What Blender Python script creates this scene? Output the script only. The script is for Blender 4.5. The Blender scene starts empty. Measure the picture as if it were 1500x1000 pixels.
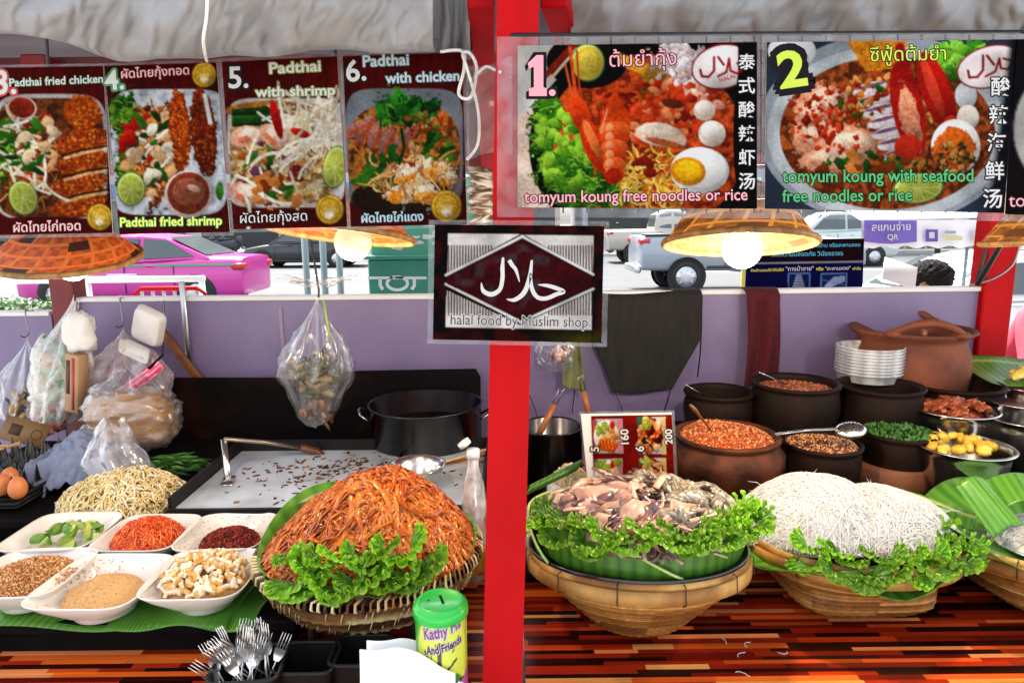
import bpy, math, random
import numpy as np
from mathutils import Vector, Matrix, Euler, noise
R = random.Random(7)
S = bpy.context.scene
COL = S.collection
rad = math.radians
pi = math.pi
# ---------------------------------------------------------------- camera
CAM = Vector((0, 0, 1.55))
PITCH = math.atan(0.175)
ROT = Matrix.Rotation(pi/2 - PITCH, 3, 'X') @ Matrix.Rotation(rad(-0.6), 3, 'Z')
cd = bpy.data.cameras.new('camera'); cam = bpy.data.objects.new('camera', cd); COL.objects.link(cam)
cam.location = CAM; cam.rotation_euler = ROT.to_euler()
cd.lens = 24; cd.sensor_width = 36; cd.clip_start = 0.05; cd.clip_end = 400
S.camera = cam
# ---------------------------------------------------------------- sky, sun, exposure
SUN_EL, SUN_AZ = rad(62), rad(-25)      # azimuth measured from +Y (behind the stall) towards +X
w = bpy.data.worlds.new("World"); S.world = w; w.use_nodes = True
wn = w.node_tree; bg = wn.nodes['Background']; sk = wn.nodes.new('ShaderNodeTexSky')
sk.sky_type = 'NISHITA'; sk.sun_disc = False; sk.sun_elevation = SUN_EL; sk.sun_rotation = SUN_AZ
sk.air_density = 1.0; sk.dust_density = 4.0; sk.ozone_density = 0.6
hz = wn.nodes.new('ShaderNodeHueSaturation'); hz.inputs['Saturation'].default_value = .4      # hazy sky
wn.links.new(sk.outputs[0], hz.inputs['Color']); wn.links.new(hz.outputs[0], bg.inputs[0]); bg.inputs[1].default_value = 0.15
ld = bpy.data.lights.new('sun', 'SUN'); ld.energy = 2.6; ld.angle = rad(0.6); ld.color = (1, .95, .88)
lo = bpy.data.objects.new('sun', ld); COL.objects.link(lo)
sd = Vector((math.sin(SUN_AZ)*math.cos(SUN_EL), math.cos(SUN_AZ)*math.cos(SUN_EL), math.sin(SUN_EL)))
lo.rotation_euler = sd.to_track_quat('Z', 'Y').to_euler(); lo.location = (0, 0, 20)
S.view_settings.view_transform = 'Standard'; S.view_settings.look = 'None'
S.view_settings.exposure = 2.05; S.view_settings.gamma = 1
S.render.engine = 'CYCLES'
cy = S.cycles
cy.use_denoising = True; cy.max_bounces = 8; cy.diffuse_bounces = 4; cy.glossy_bounces = 3
cy.transmission_bounces = 4; cy.transparent_max_bounces = 12; cy.caustics_reflective = False; cy.caustics_refractive = False
cy.sample_clamp_indirect = 6
# ---------------------------------------------------------------- pixel -> place
def ray(x, y): return ROT @ Vector(((x-750)/1000, -(y-500)/1000, -1))
def PY(x, y, Y): d = ray(x, y); return CAM + d*(Y/d.y)
def PZ(x, y, z): d = ray(x, y); return CAM + d*((z-CAM.z)/d.z)
def mpp(p): return -(ROT.transposed() @ (Vector(p)-CAM)).z/1000      # metres per photo pixel at p
# ---------------------------------------------------------------- materials
def lin(c): 
    return tuple(((x/12.92) if x <= .04045 else ((x+.055)/1.055)**2.4) for x in c)
def hexc(h): return lin(tuple(int(h[i:i+2], 16)/255 for i in (0, 2, 4)))
def M(name, col=(.5,.5,.5), rough=.5, metal=0, var=0, vscale=8, col2=None, bump=0, bscale=40, vcol=False, trans=0, alpha=1,
      emit=0, ecol=None, sss=0, coat=0, objrand=0, spec=.5, stretch=None, detail=4, fac=(.35,.65)):
    m = bpy.data.materials.new(name); m.use_nodes = True; nt = m.node_tree; N = nt.nodes; L = nt.links
    b = N['Principled BSDF']
    b.inputs['Roughness'].default_value = rough; b.inputs['Metallic'].default_value = metal
    b.inputs['Specular IOR Level'].default_value = spec
    b.inputs['Coat Weight'].default_value = coat; b.inputs['Coat Roughness'].default_value = .12
    tc = N.new('ShaderNodeTexCoord'); out = tc.outputs['Object']
    if stretch:
        mp = N.new('ShaderNodeMapping'); mp.inputs['Scale'].default_value = stretch; L.new(out, mp.inputs[0]); out = mp.outputs[0]
    src = None
    if vcol:
        a = N.new('ShaderNodeVertexColor'); a.layer_name = 'Col'; src = a.outputs[0]
    if col2 is not None:
        nz = N.new('ShaderNodeTexNoise'); nz.inputs['Scale'].default_value = vscale; nz.inputs['Detail'].default_value = detail; L.new(out, nz.inputs['Vector'])
        rp = N.new('ShaderNodeValToRGB'); rp.color_ramp.elements[0].position = fac[0]; rp.color_ramp.elements[1].position = fac[1]
        rp.color_ramp.elements[0].color = (*col, 1); rp.color_ramp.elements[1].color = (*col2, 1)
        L.new(nz.outputs['Fac'], rp.inputs[0]); src = rp.outputs[0]
    if var or objrand:
        hs = N.new('ShaderNodeHueSaturation')
        if src: L.new(src, hs.inputs['Color'])
        else: hs.inputs['Color'].default_value = (*col, 1)
        val = None
        if var:
            nz = N.new('ShaderNodeTexNoise'); nz.inputs['Scale'].default_value = vscale*1.7; nz.inputs['Detail'].default_value = 5; L.new(out, nz.inputs['Vector'])
            mr = N.new('ShaderNodeMapRange'); mr.inputs[1].default_value = .3; mr.inputs[2].default_value = .7
            mr.inputs[3].default_value = 1-var; mr.inputs[4].default_value = 1+var; L.new(nz.outputs['Fac'], mr.inputs[0]); val = mr.outputs[0]
        if objrand:
            oi = N.new('ShaderNodeObjectInfo'); m2 = N.new('ShaderNodeMapRange'); m2.inputs[3].default_value = 1-objrand; m2.inputs[4].default_value = 1+objrand
            L.new(oi.outputs['Random'], m2.inputs[0])
            if val:
                mm = N.new('ShaderNodeMath'); mm.operation = 'MULTIPLY'; L.new(val, mm.inputs[0]); L.new(m2.outputs[0], mm.inputs[1]); val = mm.outputs[0]
            else: val = m2.outputs[0]
        L.new(val, hs.inputs['Value']); src = hs.outputs[0]
    if src: L.new(src, b.inputs['Base Color'])
    else: b.inputs['Base Color'].default_value = (*col, 1)
    if bump:
        nz = N.new('ShaderNodeTexNoise'); nz.inputs['Scale'].default_value = bscale; nz.inputs['Detail'].default_value = 6; L.new(out, nz.inputs['Vector'])
        bp = N.new('ShaderNodeBump'); bp.inputs['Strength'].default_value = bump; bp.inputs['Distance'].default_value = .004
        L.new(nz.outputs['Fac'], bp.inputs['Height']); L.new(bp.outputs[0], b.inputs['Normal'])
    b.inputs['Transmission Weight'].default_value = trans; b.inputs['Alpha'].default_value = alpha
    if sss:
        b.inputs['Subsurface Weight'].default_value = sss; b.inputs['Subsurface Radius'].default_value = (.01,.006,.003); b.inputs['Subsurface Scale'].default_value = 1
    if emit:
        b.inputs['Emission Color'].default_value = (*(ecol or col), 1); b.inputs['Emission Strength'].default_value = emit
    return m
def leaf_mat(name, col, col2, vscale=30, transl=.35, rough=.4, bump=.2, vcol=False, objrand=0):
    m = M(name, col, rough, col2=None if vcol else col2, vscale=vscale, bump=bump, bscale=120, vcol=vcol, objrand=objrand)
    nt = m.node_tree; b = nt.nodes['Principled BSDF']; o = nt.nodes['Material Output']
    t = nt.nodes.new('ShaderNodeBsdfTranslucent'); mx = nt.nodes.new('ShaderNodeMixShader'); mx.inputs[0].default_value = transl
    lk = b.inputs['Base Color'].links
    if lk: nt.links.new(lk[0].from_socket, t.inputs[0])
    else: t.inputs[0].default_value = (*col, 1)
    nt.links.new(b.outputs[0], mx.inputs[1]); nt.links.new(t.outputs[0], mx.inputs[2]); nt.links.new(mx.outputs[0], o.inputs[0])
    return m
def film(name, tint=(.9,.92,.95), milky=.15, rough=.15, gloss=.12, bump=0, bscale=30, edge=.5):
    """thin clear plastic: mostly see-through, a little milky, with soft glints"""
    m = bpy.data.materials.new(name); m.use_nodes = True; nt = m.node_tree; N = nt.nodes; L = nt.links
    N.remove(N['Principled BSDF']); o = N['Material Output']
    t = N.new('ShaderNodeBsdfTransparent'); t.inputs[0].default_value = (*[min(1, .4+.6*c) for c in tint], 1)
    d = N.new('ShaderNodeBsdfDiffuse'); d.inputs[0].default_value = (*tint, 1)
    g = N.new('ShaderNodeBsdfGlossy'); g.inputs['Roughness'].default_value = rough; g.inputs[0].default_value = (1,1,1,1)
    m1 = N.new('ShaderNodeMixShader'); L.new(t.outputs[0], m1.inputs[1]); L.new(d.outputs[0], m1.inputs[2])
    tc = N.new('ShaderNodeTexCoord'); nz = N.new('ShaderNodeTexNoise'); nz.inputs['Scale'].default_value = bscale; L.new(tc.outputs['Object'], nz.inputs['Vector'])
    mr = N.new('ShaderNodeMapRange'); mr.inputs[1].default_value = .3; mr.inputs[2].default_value = .75; mr.inputs[3].default_value = milky*.4; mr.inputs[4].default_value = milky*1.7
    L.new(nz.outputs['Fac'], mr.inputs[0]); L.new(mr.outputs[0], m1.inputs[0])
    m2 = N.new('ShaderNodeMixShader'); L.new(m1.outputs[0], m2.inputs[1]); L.new(g.outputs[0], m2.inputs[2])
    lw = N.new('ShaderNodeLayerWeight'); lw.inputs[0].default_value = .25
    mm = N.new('ShaderNodeMath'); mm.operation = 'MULTIPLY_ADD'; mm.inputs[1].default_value = edge; mm.inputs[2].default_value = gloss; L.new(lw.outputs['Facing'], mm.inputs[0])
    L.new(mm.outputs[0], m2.inputs[0]); L.new(m2.outputs[0], o.inputs[0])
    if bump:
        bp = N.new('ShaderNodeBump'); bp.inputs['Strength'].default_value = bump; bp.inputs['Distance'].default_value = .01
        L.new(nz.outputs['Fac'], bp.inputs['Height']); L.new(bp.outputs[0], g.inputs['Normal'])
    return m
# ---------------------------------------------------------------- mesh builder
class MB:
    def __init__(s): s.v = []; s.f = []; s.c = []; s.mi = []; s.cur = 0; s.col = (1,1,1)
    def add(s, vs, fs, col=None):
        o = len(s.v); s.v += [tuple(v) for v in vs]; s.f += [tuple(i+o for i in f) for f in fs]
        s.c += [col or s.col]*len(vs); s.mi += [s.cur]*len(fs); return s
    def box(s, c, d, rot=None, bev=0, col=None):
        hx, hy, hz = d[0]/2, d[1]/2, d[2]/2; Rm = rot.to_matrix() if isinstance(rot, Euler) else (rot or Matrix.Identity(3)); c = Vector(c)
        if not bev:
            vs = [c + Rm @ Vector((x*hx, y*hy, z*hz)) for x in (-1,1) for y in (-1,1) for z in (-1,1)]
            return s.add(vs, [(0,1,3,2),(4,6,7,5),(0,4,5,1),(2,3,7,6),(0,2,6,4),(1,5,7,3)], col)
        b = min(bev, hx, hy, hz); vs = []; idx = {}
        for sx in (-1,1):
            for sy in (-1,1):
                for sz in (-1,1):
                    for a in range(3):
                        h = [hx-b, hy-b, hz-b]; h[a] = (hx,hy,hz)[a]
                        idx[(sx,sy,sz,a)] = len(vs); vs.append(c + Rm @ Vector((sx*h[0], sy*h[1], sz*h[2])))
        fs = []
        for a in range(3):
            o1, o2 = [(1,2),(2,0),(0,1)][a]
            for sg in (-1,1):
                q = []
                for s1, s2 in ((-1,-1),(1,-1),(1,1),(-1,1)):
                    k = [0,0,0]; k[a] = sg; k[o1] = s1; k[o2] = s2; q.append(idx[(*k, a)])
                fs.append(q if sg > 0 else q[::-1])
        for a in range(3):
            o1, o2 = [(1,2),(2,0),(0,1)][a]
            for s1 in (-1,1):
                for s2 in (-1,1):
                    k = [0,0,0]; k[o1] = s1; k[o2] = s2; k1 = list(k); k2 = list(k); k1[a] = -1; k2[a] = 1
                    q = [idx[(*k1,o1)], idx[(*k2,o1)], idx[(*k2,o2)], idx[(*k1,o2)]]
                    fs.append(q if s1*s2 < 0 else q[::-1])
        for sx in (-1,1):
            for sy in (-1,1):
                for sz in (-1,1):
                    q = [idx[(sx,sy,sz,0)], idx[(sx,sy,sz,1)], idx[(sx,sy,sz,2)]]
                    fs.append(q if sx*sy*sz > 0 else q[::-1])
        return s.add(vs, fs, col)
    def lathe(s, prof, c=(0,0,0), n=32, sx=1, sy=1, power=2, mat=None, col=None, wob=0, seed=0):
        """prof (r, z) from one end to the other; power > 2 squares the section; r = 0 closes"""
        c = Vector(c); vs = []; rings = []
        for k, (r, z) in enumerate(prof):
            if r <= 1e-6: rings.append([len(vs)]); vs.append(Vector((0,0,z))); continue
            ring = []
            for i in range(n):
                a = 2*pi*i/n; ca, sa = math.cos(a), math.sin(a)
                q = (abs(ca)**power + abs(sa)**power)**(-1/power)
                rr = r*q*(1 + (wob*noise.noise(Vector((ca*1.5+seed, sa*1.5, z*6))) if wob else 0))
                ring.append(len(vs)); vs.append(Vector((rr*ca*sx, rr*sa*sy, z)))
            rings.append(ring)
        fs = []
        for a, b in zip(rings, rings[1:]):
            for i in range(n):
                j = (i+1) % n
                if len(a) == 1 and len(b) == 1: break
                if len(a) == 1: fs.append((a[0], b[j], b[i]))
                elif len(b) == 1: fs.append((a[i], a[j], b[0]))
                else: fs.append((a[i], a[j], b[j], b[i]))
        return s.add([c + (mat @ v if mat else v) for v in vs], fs, col)
    def tube(s, pts, r, n=8, cap=True, closed=False, col=None, flat=1):
        pts = [Vector(p) for p in pts]; m = len(pts); rs = r if isinstance(r, (list, tuple)) else [r]*m
        vs = []; fs = []; up = None
        for k in range(m):
            t = (pts[(k+1) % m]-pts[k-1]) if closed else (pts[min(k+1, m-1)]-pts[max(k-1, 0)])
            if t.length < 1e-9: t = Vector((0,0,1))
            t.normalize()
            if up is None: up = Vector((0,0,1)) if abs(t.z) < .9 else Vector((1,0,0))
            x = up.cross(t)
            if x.length < 1e-6: x = Vector((1,0,0)).cross(t)
            x.normalize(); y = t.cross(x); up = y
            for i in range(n):
                a = 2*pi*i/n; vs.append(pts[k] + (x*math.cos(a) + y*math.sin(a)*flat)*rs[k])
        for k in range(m if closed else m-1):
            k2 = (k+1) % m
            for i in range(n): fs.append((k*n+i, k*n+(i+1) % n, k2*n+(i+1) % n, k2*n+i))
        if cap and not closed: fs.append(tuple(range(n))[::-1]); fs.append(tuple((m-1)*n+i for i in range(n)))
        return s.add(vs, fs, col)
    def sheet(s, fn, nu, nv, col=None, colfn=None):
        vs = [fn(i/nu, j/nv) for j in range(nv+1) for i in range(nu+1)]; w_ = nu+1
        fs = [(j*w_+i, j*w_+i+1, (j+1)*w_+i+1, (j+1)*w_+i) for j in range(nv) for i in range(nu)]
        s.add(vs, fs, col)
        if colfn:
            base = len(s.c)-len(vs)
            for j in range(nv+1):
                for i in range(nu+1): s.c[base+j*w_+i] = colfn(i/nu, j/nv)
        return s
    def blob(s, c, r, mat=None, nu=12, nv=8, amp=0, fr=3, seed=0, col=None, power=2):
        c = Vector(c); vs = [Vector((0,0,-1))]
        for j in range(1, nv):
            ph = -pi/2 + pi*j/nv
            for i in range(nu):
                a = 2*pi*i/nu; vs.append(Vector((math.cos(ph)*math.cos(a), math.cos(ph)*math.sin(a), math.sin(ph))))
        vs.append(Vector((0,0,1)))
        fs = [(0, 1+(i+1) % nu, 1+i) for i in range(nu)]
        for j in range(nv-2):
            o = 1+j*nu
            for i in range(nu): fs.append((o+i, o+(i+1) % nu, o+nu+(i+1) % nu, o+nu+i))
        o = 1+(nv-2)*nu; t = len(vs)-1
        fs += [(o+i, o+(i+1) % nu, t) for i in range(nu)]
        rr = r if isinstance(r, (tuple, list)) else (r, r, r); out = []
        for v in vs:
            if power != 2: v = v*(abs(v.x)**power+abs(v.y)**power+abs(v.z)**power)**(-1/power)
            k = 1 + (amp*noise.noise(v*fr + Vector((seed*3.1, seed*1.7, seed))) if amp else 0)
            q = Vector((v.x*rr[0]*k, v.y*rr[1]*k, v.z*rr[2]*k)); out.append(c + (mat @ q if mat else q))
        return s.add(out, fs, col)
    def prism(s, pts, depth, fr=None, col=None):
        """outline pts (2D, CCW) in the frame fr=(origin, u, v), thickness along u x v"""
        o, u, v = fr or (Vector(), Vector((1,0,0)), Vector((0,0,1))); nrm = u.cross(v).normalized(); n = len(pts)
        a = [o + u*p[0] + v*p[1] + nrm*depth/2 for p in pts]; b = [o + u*p[0] + v*p[1] - nrm*depth/2 for p in pts]
        fs = [tuple(range(n)), tuple(range(2*n-1, n-1, -1))] + [(i, n+i, n+(i+1) % n, (i+1) % n) for i in range(n)]
        return s.add(a+b, fs, col)
    def tx(s, mat):
        s.v = [tuple(mat @ Vector(v)) for v in s.v]; return s
def full_matrix(o):
    m = Matrix.LocRotScale(o.location, o.rotation_euler, o.scale)
    return full_matrix(o.parent) @ m if o.parent else m
def obj(name, mb, mats, parent=None, smooth=True, world=False, loc=None, solid=0, sub=0, bevel=0, angle=None):
    me = bpy.data.meshes.new(name)
    vs = mb.v
    if world and (parent is not None or loc is not None):
        inv = (full_matrix(parent) if parent else Matrix.Translation(loc)).inverted(); vs = [tuple(inv @ Vector(v)) for v in vs]
    me.from_pydata(vs, [], mb.f); me.update()
    if any(c != (1,1,1) for c in mb.c):
        at = me.color_attributes.new('Col', 'FLOAT_COLOR', 'POINT')
        arr = np.ones((len(mb.c), 4), np.float32); arr[:, :3] = np.array(mb.c, np.float32)[:, :3]; at.data.foreach_set('color', arr.ravel())
    for m in (mats if isinstance(mats, (list, tuple)) else [mats]): me.materials.append(m)
    if any(mb.mi): me.polygons.foreach_set('material_index', mb.mi)
    if smooth:
        me.polygons.foreach_set('use_smooth', [True]*len(me.polygons))
        if angle: me.set_sharp_from_angle(angle=rad(angle))
    o = bpy.data.objects.new(name, me); COL.objects.link(o)
    if loc is not None: o.location = loc
    if parent is not None: o.parent = parent
    if solid: md = o.modifiers.new('s', 'SOLIDIFY'); md.thickness = solid; md.offset = 0
    if sub: md = o.modifiers.new('d', 'SUBSURF'); md.levels = md.render_levels = sub
    return o
def tag(o, label=None, cat=None, group=None, kind=None):
    if label: o['label'] = label
    if cat: o['category'] = cat
    if group: o['group'] = group
    if kind: o['kind'] = kind
    return o
def thing(name, label, cat, loc=(0,0,0), rz=0, group=None, rot=None):
    o = bpy.data.objects.new(name, None); COL.objects.link(o); o.empty_display_size = .05
    o.location = loc; o.rotation_euler = rot or (0,0,rz); return tag(o, label, cat, group)
def dup(root, loc=None, rot=None, label=None, scale=None):
    def rec(o, par):
        c = o.copy(); COL.objects.link(c); c.parent = par
        for ch in list(o.children): rec(ch, c)
        return c
    r = rec(root, None)
    if loc is not None: r.location = loc
    if rot is not None: r.rotation_euler = rot
    if scale is not None: r.scale = (scale,)*3 if not isinstance(scale, (tuple, list)) else scale
    if label: r['label'] = label
    return r
def struct(name, mb, m, smooth=False): return tag(obj(name, mb, m, smooth=smooth), kind='structure')
# ---------------------------------------------------------------- lettering
def glyphs(body, off=0, res=3):
    c = bpy.data.curves.new('t', 'FONT'); c.body = body; c.offset = off; c.resolution_u = res
    o = bpy.data.objects.new('t', c); COL.objects.link(o)
    dg = bpy.context.evaluated_depsgraph_get(); e = o.evaluated_get(dg); me = e.to_mesh()
    vs = [(v.co.x, v.co.y) for v in me.vertices]; fs = [tuple(p.vertices) for p in me.polygons]
    e.to_mesh_clear(); bpy.data.objects.remove(o); bpy.data.curves.remove(c)
    return vs, fs
def write(mb, body, a, b, Y=None, place=None, k=1.0, fill=0, edge=None, ew=.035, lift=.0012, shear=0, bold=0):
    """lettering whose baseline runs from photo pixel a to b on the plane y=Y (or through place(x, y, lift))"""
    place = place or (lambda x, y, l: PY(x, y, Y-l))
    vs, fs = glyphs(body, bold)
    if not vs: return
    x0 = min(v[0] for v in vs); x1 = max(v[0] for v in vs); W_ = x1-x0
    dx, dy = b[0]-a[0], b[1]-a[1]; L_ = math.hypot(dx, dy); sc = L_/W_
    def put(vs, l):
        out = []
        for x, y in vs:
            s_, t_ = (x-x0)*sc + shear*y*sc, y*sc*k
            px, py = a[0] + (dx*s_ + dy*t_)/L_, a[1] + (dy*s_ - dx*t_)/L_
            out.append(place(px, py, l))
        return out
    if edge is not None:
        for q in range(10):
            an = 2*pi*q/10; mb.cur = edge
            mb.add(put([(x+ew*math.cos(an), y+ew*math.sin(an)/k) for x, y in vs], lift*.5 + q*.00003), fs)
    mb.cur = fill; mb.add(put(vs, lift), fs); mb.cur = 0
# ================================================================ PRINTED PICTURES
class Pic:
    """a printed picture, painted as one colour per grid point; coordinates are photo pixels on the print"""
    def __init__(s, TL, TR, BR, BL, bgc, res=.8, seed=1):
        s.q = [np.array(p, float) for p in (TL, TR, BR, BL)]
        s.nu = int(np.hypot(*(s.q[1]-s.q[0]))*res); s.nv = int(np.hypot(*(s.q[3]-s.q[0]))*res)
        u, v = np.meshgrid(np.linspace(0, 1, s.nu+1), np.linspace(0, 1, s.nv+1))
        p = ((1-u)*(1-v))[..., None]*s.q[0] + (u*(1-v))[..., None]*s.q[1] + (u*v)[..., None]*s.q[2] + ((1-u)*v)[..., None]*s.q[3]
        s.X, s.Y = p[..., 0], p[..., 1]; s.u, s.v = u, v
        s.a = np.zeros(u.shape+(3,)); s.a[:] = bgc
        s.rng = np.random.default_rng(seed); s.R = random.Random(seed)
        s.n = [s.noise(k) for k in (2.2, 6, 16)]
    def noise(s, cell):
        r = s.rng; h, w_ = s.u.shape; gh, gw = int(h/cell)+3, int(w_/cell)+3; g = r.random((gh, gw))
        yy = np.linspace(0, gh-2.01, h); xx = np.linspace(0, gw-2.01, w_); iy = yy.astype(int); ix = xx.astype(int)
        fy = (yy-iy)[:, None]; fx = (xx-ix)[None]; fy = fy*fy*(3-2*fy); fx = fx*fx*(3-2*fx)
        A = g[iy][:, ix]; B = g[iy][:, ix+1]; C = g[iy+1][:, ix]; D = g[iy+1][:, ix+1]
        return (A*(1-fx)+B*fx)*(1-fy)+(C*(1-fx)+D*fx)*fy
    def put(s, m, col, tex=0, lvl=1, col2=None):
        c = np.array(col, float)*np.ones(s.a.shape)
        if col2 is not None:
            k = np.clip((s.n[lvl]-.35)/.3, 0, 1)[..., None]; c = c*(1-k)+np.array(col2)*k
        if tex: c = c*(1+tex*(2*s.n[0]-1)+tex*.7*(2*s.n[1]-1))[..., None]
        m = np.clip(m, 0, 1)[..., None]; s.a = s.a*(1-m)+c*m
    def ell(s, cx, cy, rx, ry, rot=0, col=(1,1,1), tex=0, rag=0, power=2, inner=None, **k):
        a = rad(rot); dx, dy = s.X-cx, s.Y-cy; x = dx*math.cos(a)+dy*math.sin(a); y = -dx*math.sin(a)+dy*math.cos(a)
        d = (np.abs(x/rx)**power+np.abs(y/ry)**power)**(1/power)
        if rag: d = d*(1+rag*(2*s.n[1]-1)+rag*.6*(2*s.n[0]-1))
        m = (1-d)*min(rx, ry)+.5
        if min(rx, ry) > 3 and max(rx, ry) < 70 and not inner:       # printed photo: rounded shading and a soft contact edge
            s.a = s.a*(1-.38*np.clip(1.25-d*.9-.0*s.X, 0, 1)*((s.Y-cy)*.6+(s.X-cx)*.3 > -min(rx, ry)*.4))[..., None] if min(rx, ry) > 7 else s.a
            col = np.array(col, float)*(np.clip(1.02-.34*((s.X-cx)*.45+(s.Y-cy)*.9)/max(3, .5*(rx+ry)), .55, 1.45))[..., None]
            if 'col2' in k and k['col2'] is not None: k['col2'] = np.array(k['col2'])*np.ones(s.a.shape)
        if inner: m = np.minimum(m, (d-inner)*min(rx, ry)+.5)
        s.put(m, col, tex, **k)
    def line(s, pts, w_, col, tex=0, **k):
        d = np.full(s.X.shape, 1e9)
        for (x0, y0), (x1, y1) in zip(pts, pts[1:]):
            vx, vy = x1-x0, y1-y0; t = np.clip(((s.X-x0)*vx+(s.Y-y0)*vy)/(vx*vx+vy*vy+1e-9), 0, 1)
            d = np.minimum(d, np.hypot(s.X-x0-t*vx, s.Y-y0-t*vy))
        s.put(w_/2-d+.5, col, tex, **k)
    def poly(s, pts, col, tex=0, **k):
        m = np.zeros(s.X.shape, bool); n = len(pts)
        for i in range(n):
            (x0, y0), (x1, y1) = pts[i], pts[(i+1) % n]
            if y0 == y1: continue
            c = ((s.Y >= min(y0, y1)) & (s.Y < max(y0, y1))); xs = x0+(s.Y-y0)*(x1-x0)/(y1-y0); m ^= c & (s.X < xs)
        s.put(m.astype(float), col, tex, **k)
    def wood(s, c1, c2):
        h, w_ = s.u.shape; g = s.rng.random(60); k = g[(s.u*40+3*s.n[2]*.4).astype(int) % 60][..., None]; s.a = np.array(c1)*(1-k)+np.array(c2)*k
    def strands(s, n, cx, cy, rx, ry, cols, w_=(1.5, 3), ln=(12, 30), curl=1.2, ang=None, tex=.1):
        for _ in range(n):
            r = s.R; a = r.uniform(0, 2*pi); q = math.sqrt(r.random()); x, y = cx+rx*q*math.cos(a), cy+ry*q*math.sin(a)
            th = r.uniform(0, 2*pi) if ang is None else rad(ang+r.uniform(-25, 25)); L_ = r.uniform(*ln); pts = [(x, y)]; k = r.uniform(-curl, curl)
            for _ in range(4): x += math.cos(th)*L_/4; y += math.sin(th)*L_/4; th += k/2; pts.append((x, y))
            s.line(pts, r.uniform(*w_), r.choice(cols), tex)
    def bits(s, n, cx, cy, rx, ry, cols, sz=(2, 5), asp=(1, 2), rag=.3, tex=.15):
        for _ in range(n):
            r = s.R; a = r.uniform(0, 2*pi); q = math.sqrt(r.random()); z = r.uniform(*sz)
            s.ell(cx+rx*q*math.cos(a), cy+ry*q*math.sin(a), z*r.uniform(*asp), z, r.uniform(0, 180), r.choice(cols), tex, rag)
    def lime(s, cx, cy, rx, ry, rot=0, half=False):
        s.ell(cx, cy, rx, ry, rot, hexc('7f9a35'), .1); s.ell(cx, cy, rx*.92, ry*.92, rot, hexc('d9e0a4')); s.ell(cx, cy, rx*.84, ry*.84, rot, hexc('b4bd58'), .12)
        for k in range(9):
            a = 2*pi*k/9+rad(rot); s.line([(cx, cy), (cx+rx*.8*math.cos(a), cy+ry*.8*math.sin(a))], 1.1, hexc('d3d99a'))
    def lettuce(s, cx, cy, rx, ry, n=26):
        g = [hexc(h) for h in ('3f7a1f', '6fa32c', '2c5c18', '8fbf3f', '4d8a25')]
        s.ell(cx, cy, rx, ry, 0, g[0], .3, .35)
        for _ in range(n):
            r = s.R; a = r.uniform(0, 2*pi); q = math.sqrt(r.random()); x, y = cx+rx*q*math.cos(a), cy+ry*q*math.sin(a)
            z = r.uniform(5, 11); s.ell(x, y, z, z*.6, r.uniform(0, 180), r.choice(g), .35, .5)
            s.line([(x-z*.7, y+r.uniform(-3, 3)), (x, y-2), (x+z*.7, y+r.uniform(-3, 3))], 1.1, hexc('b5d26a'))
    def crust(s, cx, cy, rx, ry, rot, cols=('b4531c', 'd97a2b', '8a3a14', 'e08f3f')):
        c = [hexc(h) for h in cols]; s.ell(cx, cy, rx, ry, rot, c[0], .35, .12, col2=c[2]); a0 = rad(rot)
        for _ in range(int(rx*ry*.16)):
            r = s.R; a = r.uniform(0, 2*pi); q = math.sqrt(r.random())*.95; x, y = rx*q*math.cos(a), ry*q*math.sin(a)
            s.ell(cx+x*math.cos(a0)-y*math.sin(a0), cy+x*math.sin(a0)+y*math.cos(a0), r.uniform(1, 2.8), r.uniform(.9, 2), r.uniform(0, 180), r.choice(c), .2)
    def seal(s, cx, cy, r):
        s.ell(cx, cy, r, r*1.04, 0, hexc('8a6a1c')); s.ell(cx, cy, r*.94, r*.98, 0, hexc('d8b54a'), .2); s.ell(cx, cy, r*.76, r*.8, 0, hexc('a07c26'), inner=.93)
        s.poly([(cx-r*.45, cy-r*.1), (cx+r*.45, cy-r*.1), (cx+r*.3, cy+r*.35), (cx, cy+r*.75), (cx-r*.3, cy+r*.35)], hexc('ead389'), .1)
        s.ell(cx, cy+r*.42, r*.3, r*.2, 0, hexc('efe9d4'), .3, .4)
    def mesh(s, Y, lift=.0006):
        b = s.a.copy()
        for ax in (0, 1): b = .5*b+.25*np.roll(b, 1, ax)+.25*np.roll(b, -1, ax)
        g_ = s.noise(26); b = (b*.6+s.a*.4)*(.72+.5*g_+.14*(s.n[0]-.5))[..., None]; s.a = np.clip(b, 0, 1)
        mb = MB(); h, w_ = s.u.shape
        X = (s.X-750)/1000; Yy = -(s.Y-500)/1000; Rm = np.array(ROT); d = np.stack([X, Yy, -np.ones_like(X)], -1) @ Rm.T
        p = np.array(CAM) + d*((Y-lift)/d[..., 1])[..., None]
        mb.v = [tuple(x) for x in p.reshape(-1, 3).tolist()]; mb.c = [tuple(x) for x in np.clip(np.clip(s.a,0,1)**1.36*.50, 0.001, .46).reshape(-1, 3).tolist()]
        i = np.arange((h-1)*w_).reshape(h-1, w_)[:, :-1].ravel(); f = np.stack([i, i+w_, i+w_+1, i+1], 1); mb.f = [tuple(x) for x in f.tolist()]; mb.mi = [0]*len(mb.f)
        return mb
W_, K_ = hexc('f4f1ea'), hexc('141012')
def hx(*a): return [hexc(h) for h in a]
m_print = M('printed_paper', (1,1,1), .5, vcol=True, spec=.02)
m_paper = M('paper_white', (.45,.45,.44), .6)
m_sleeve = film('plastic_sleeve', milky=.05, gloss=.008, edge=.10, rough=.2)
m_black_ink = M('ink_black', (.008,.006,.008), .5, spec=.05); m_white_ink = M('ink_white', (.46,.455,.45), .5)
def ink(h, n): return M('ink_'+n, hexc(h), .5)
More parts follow.
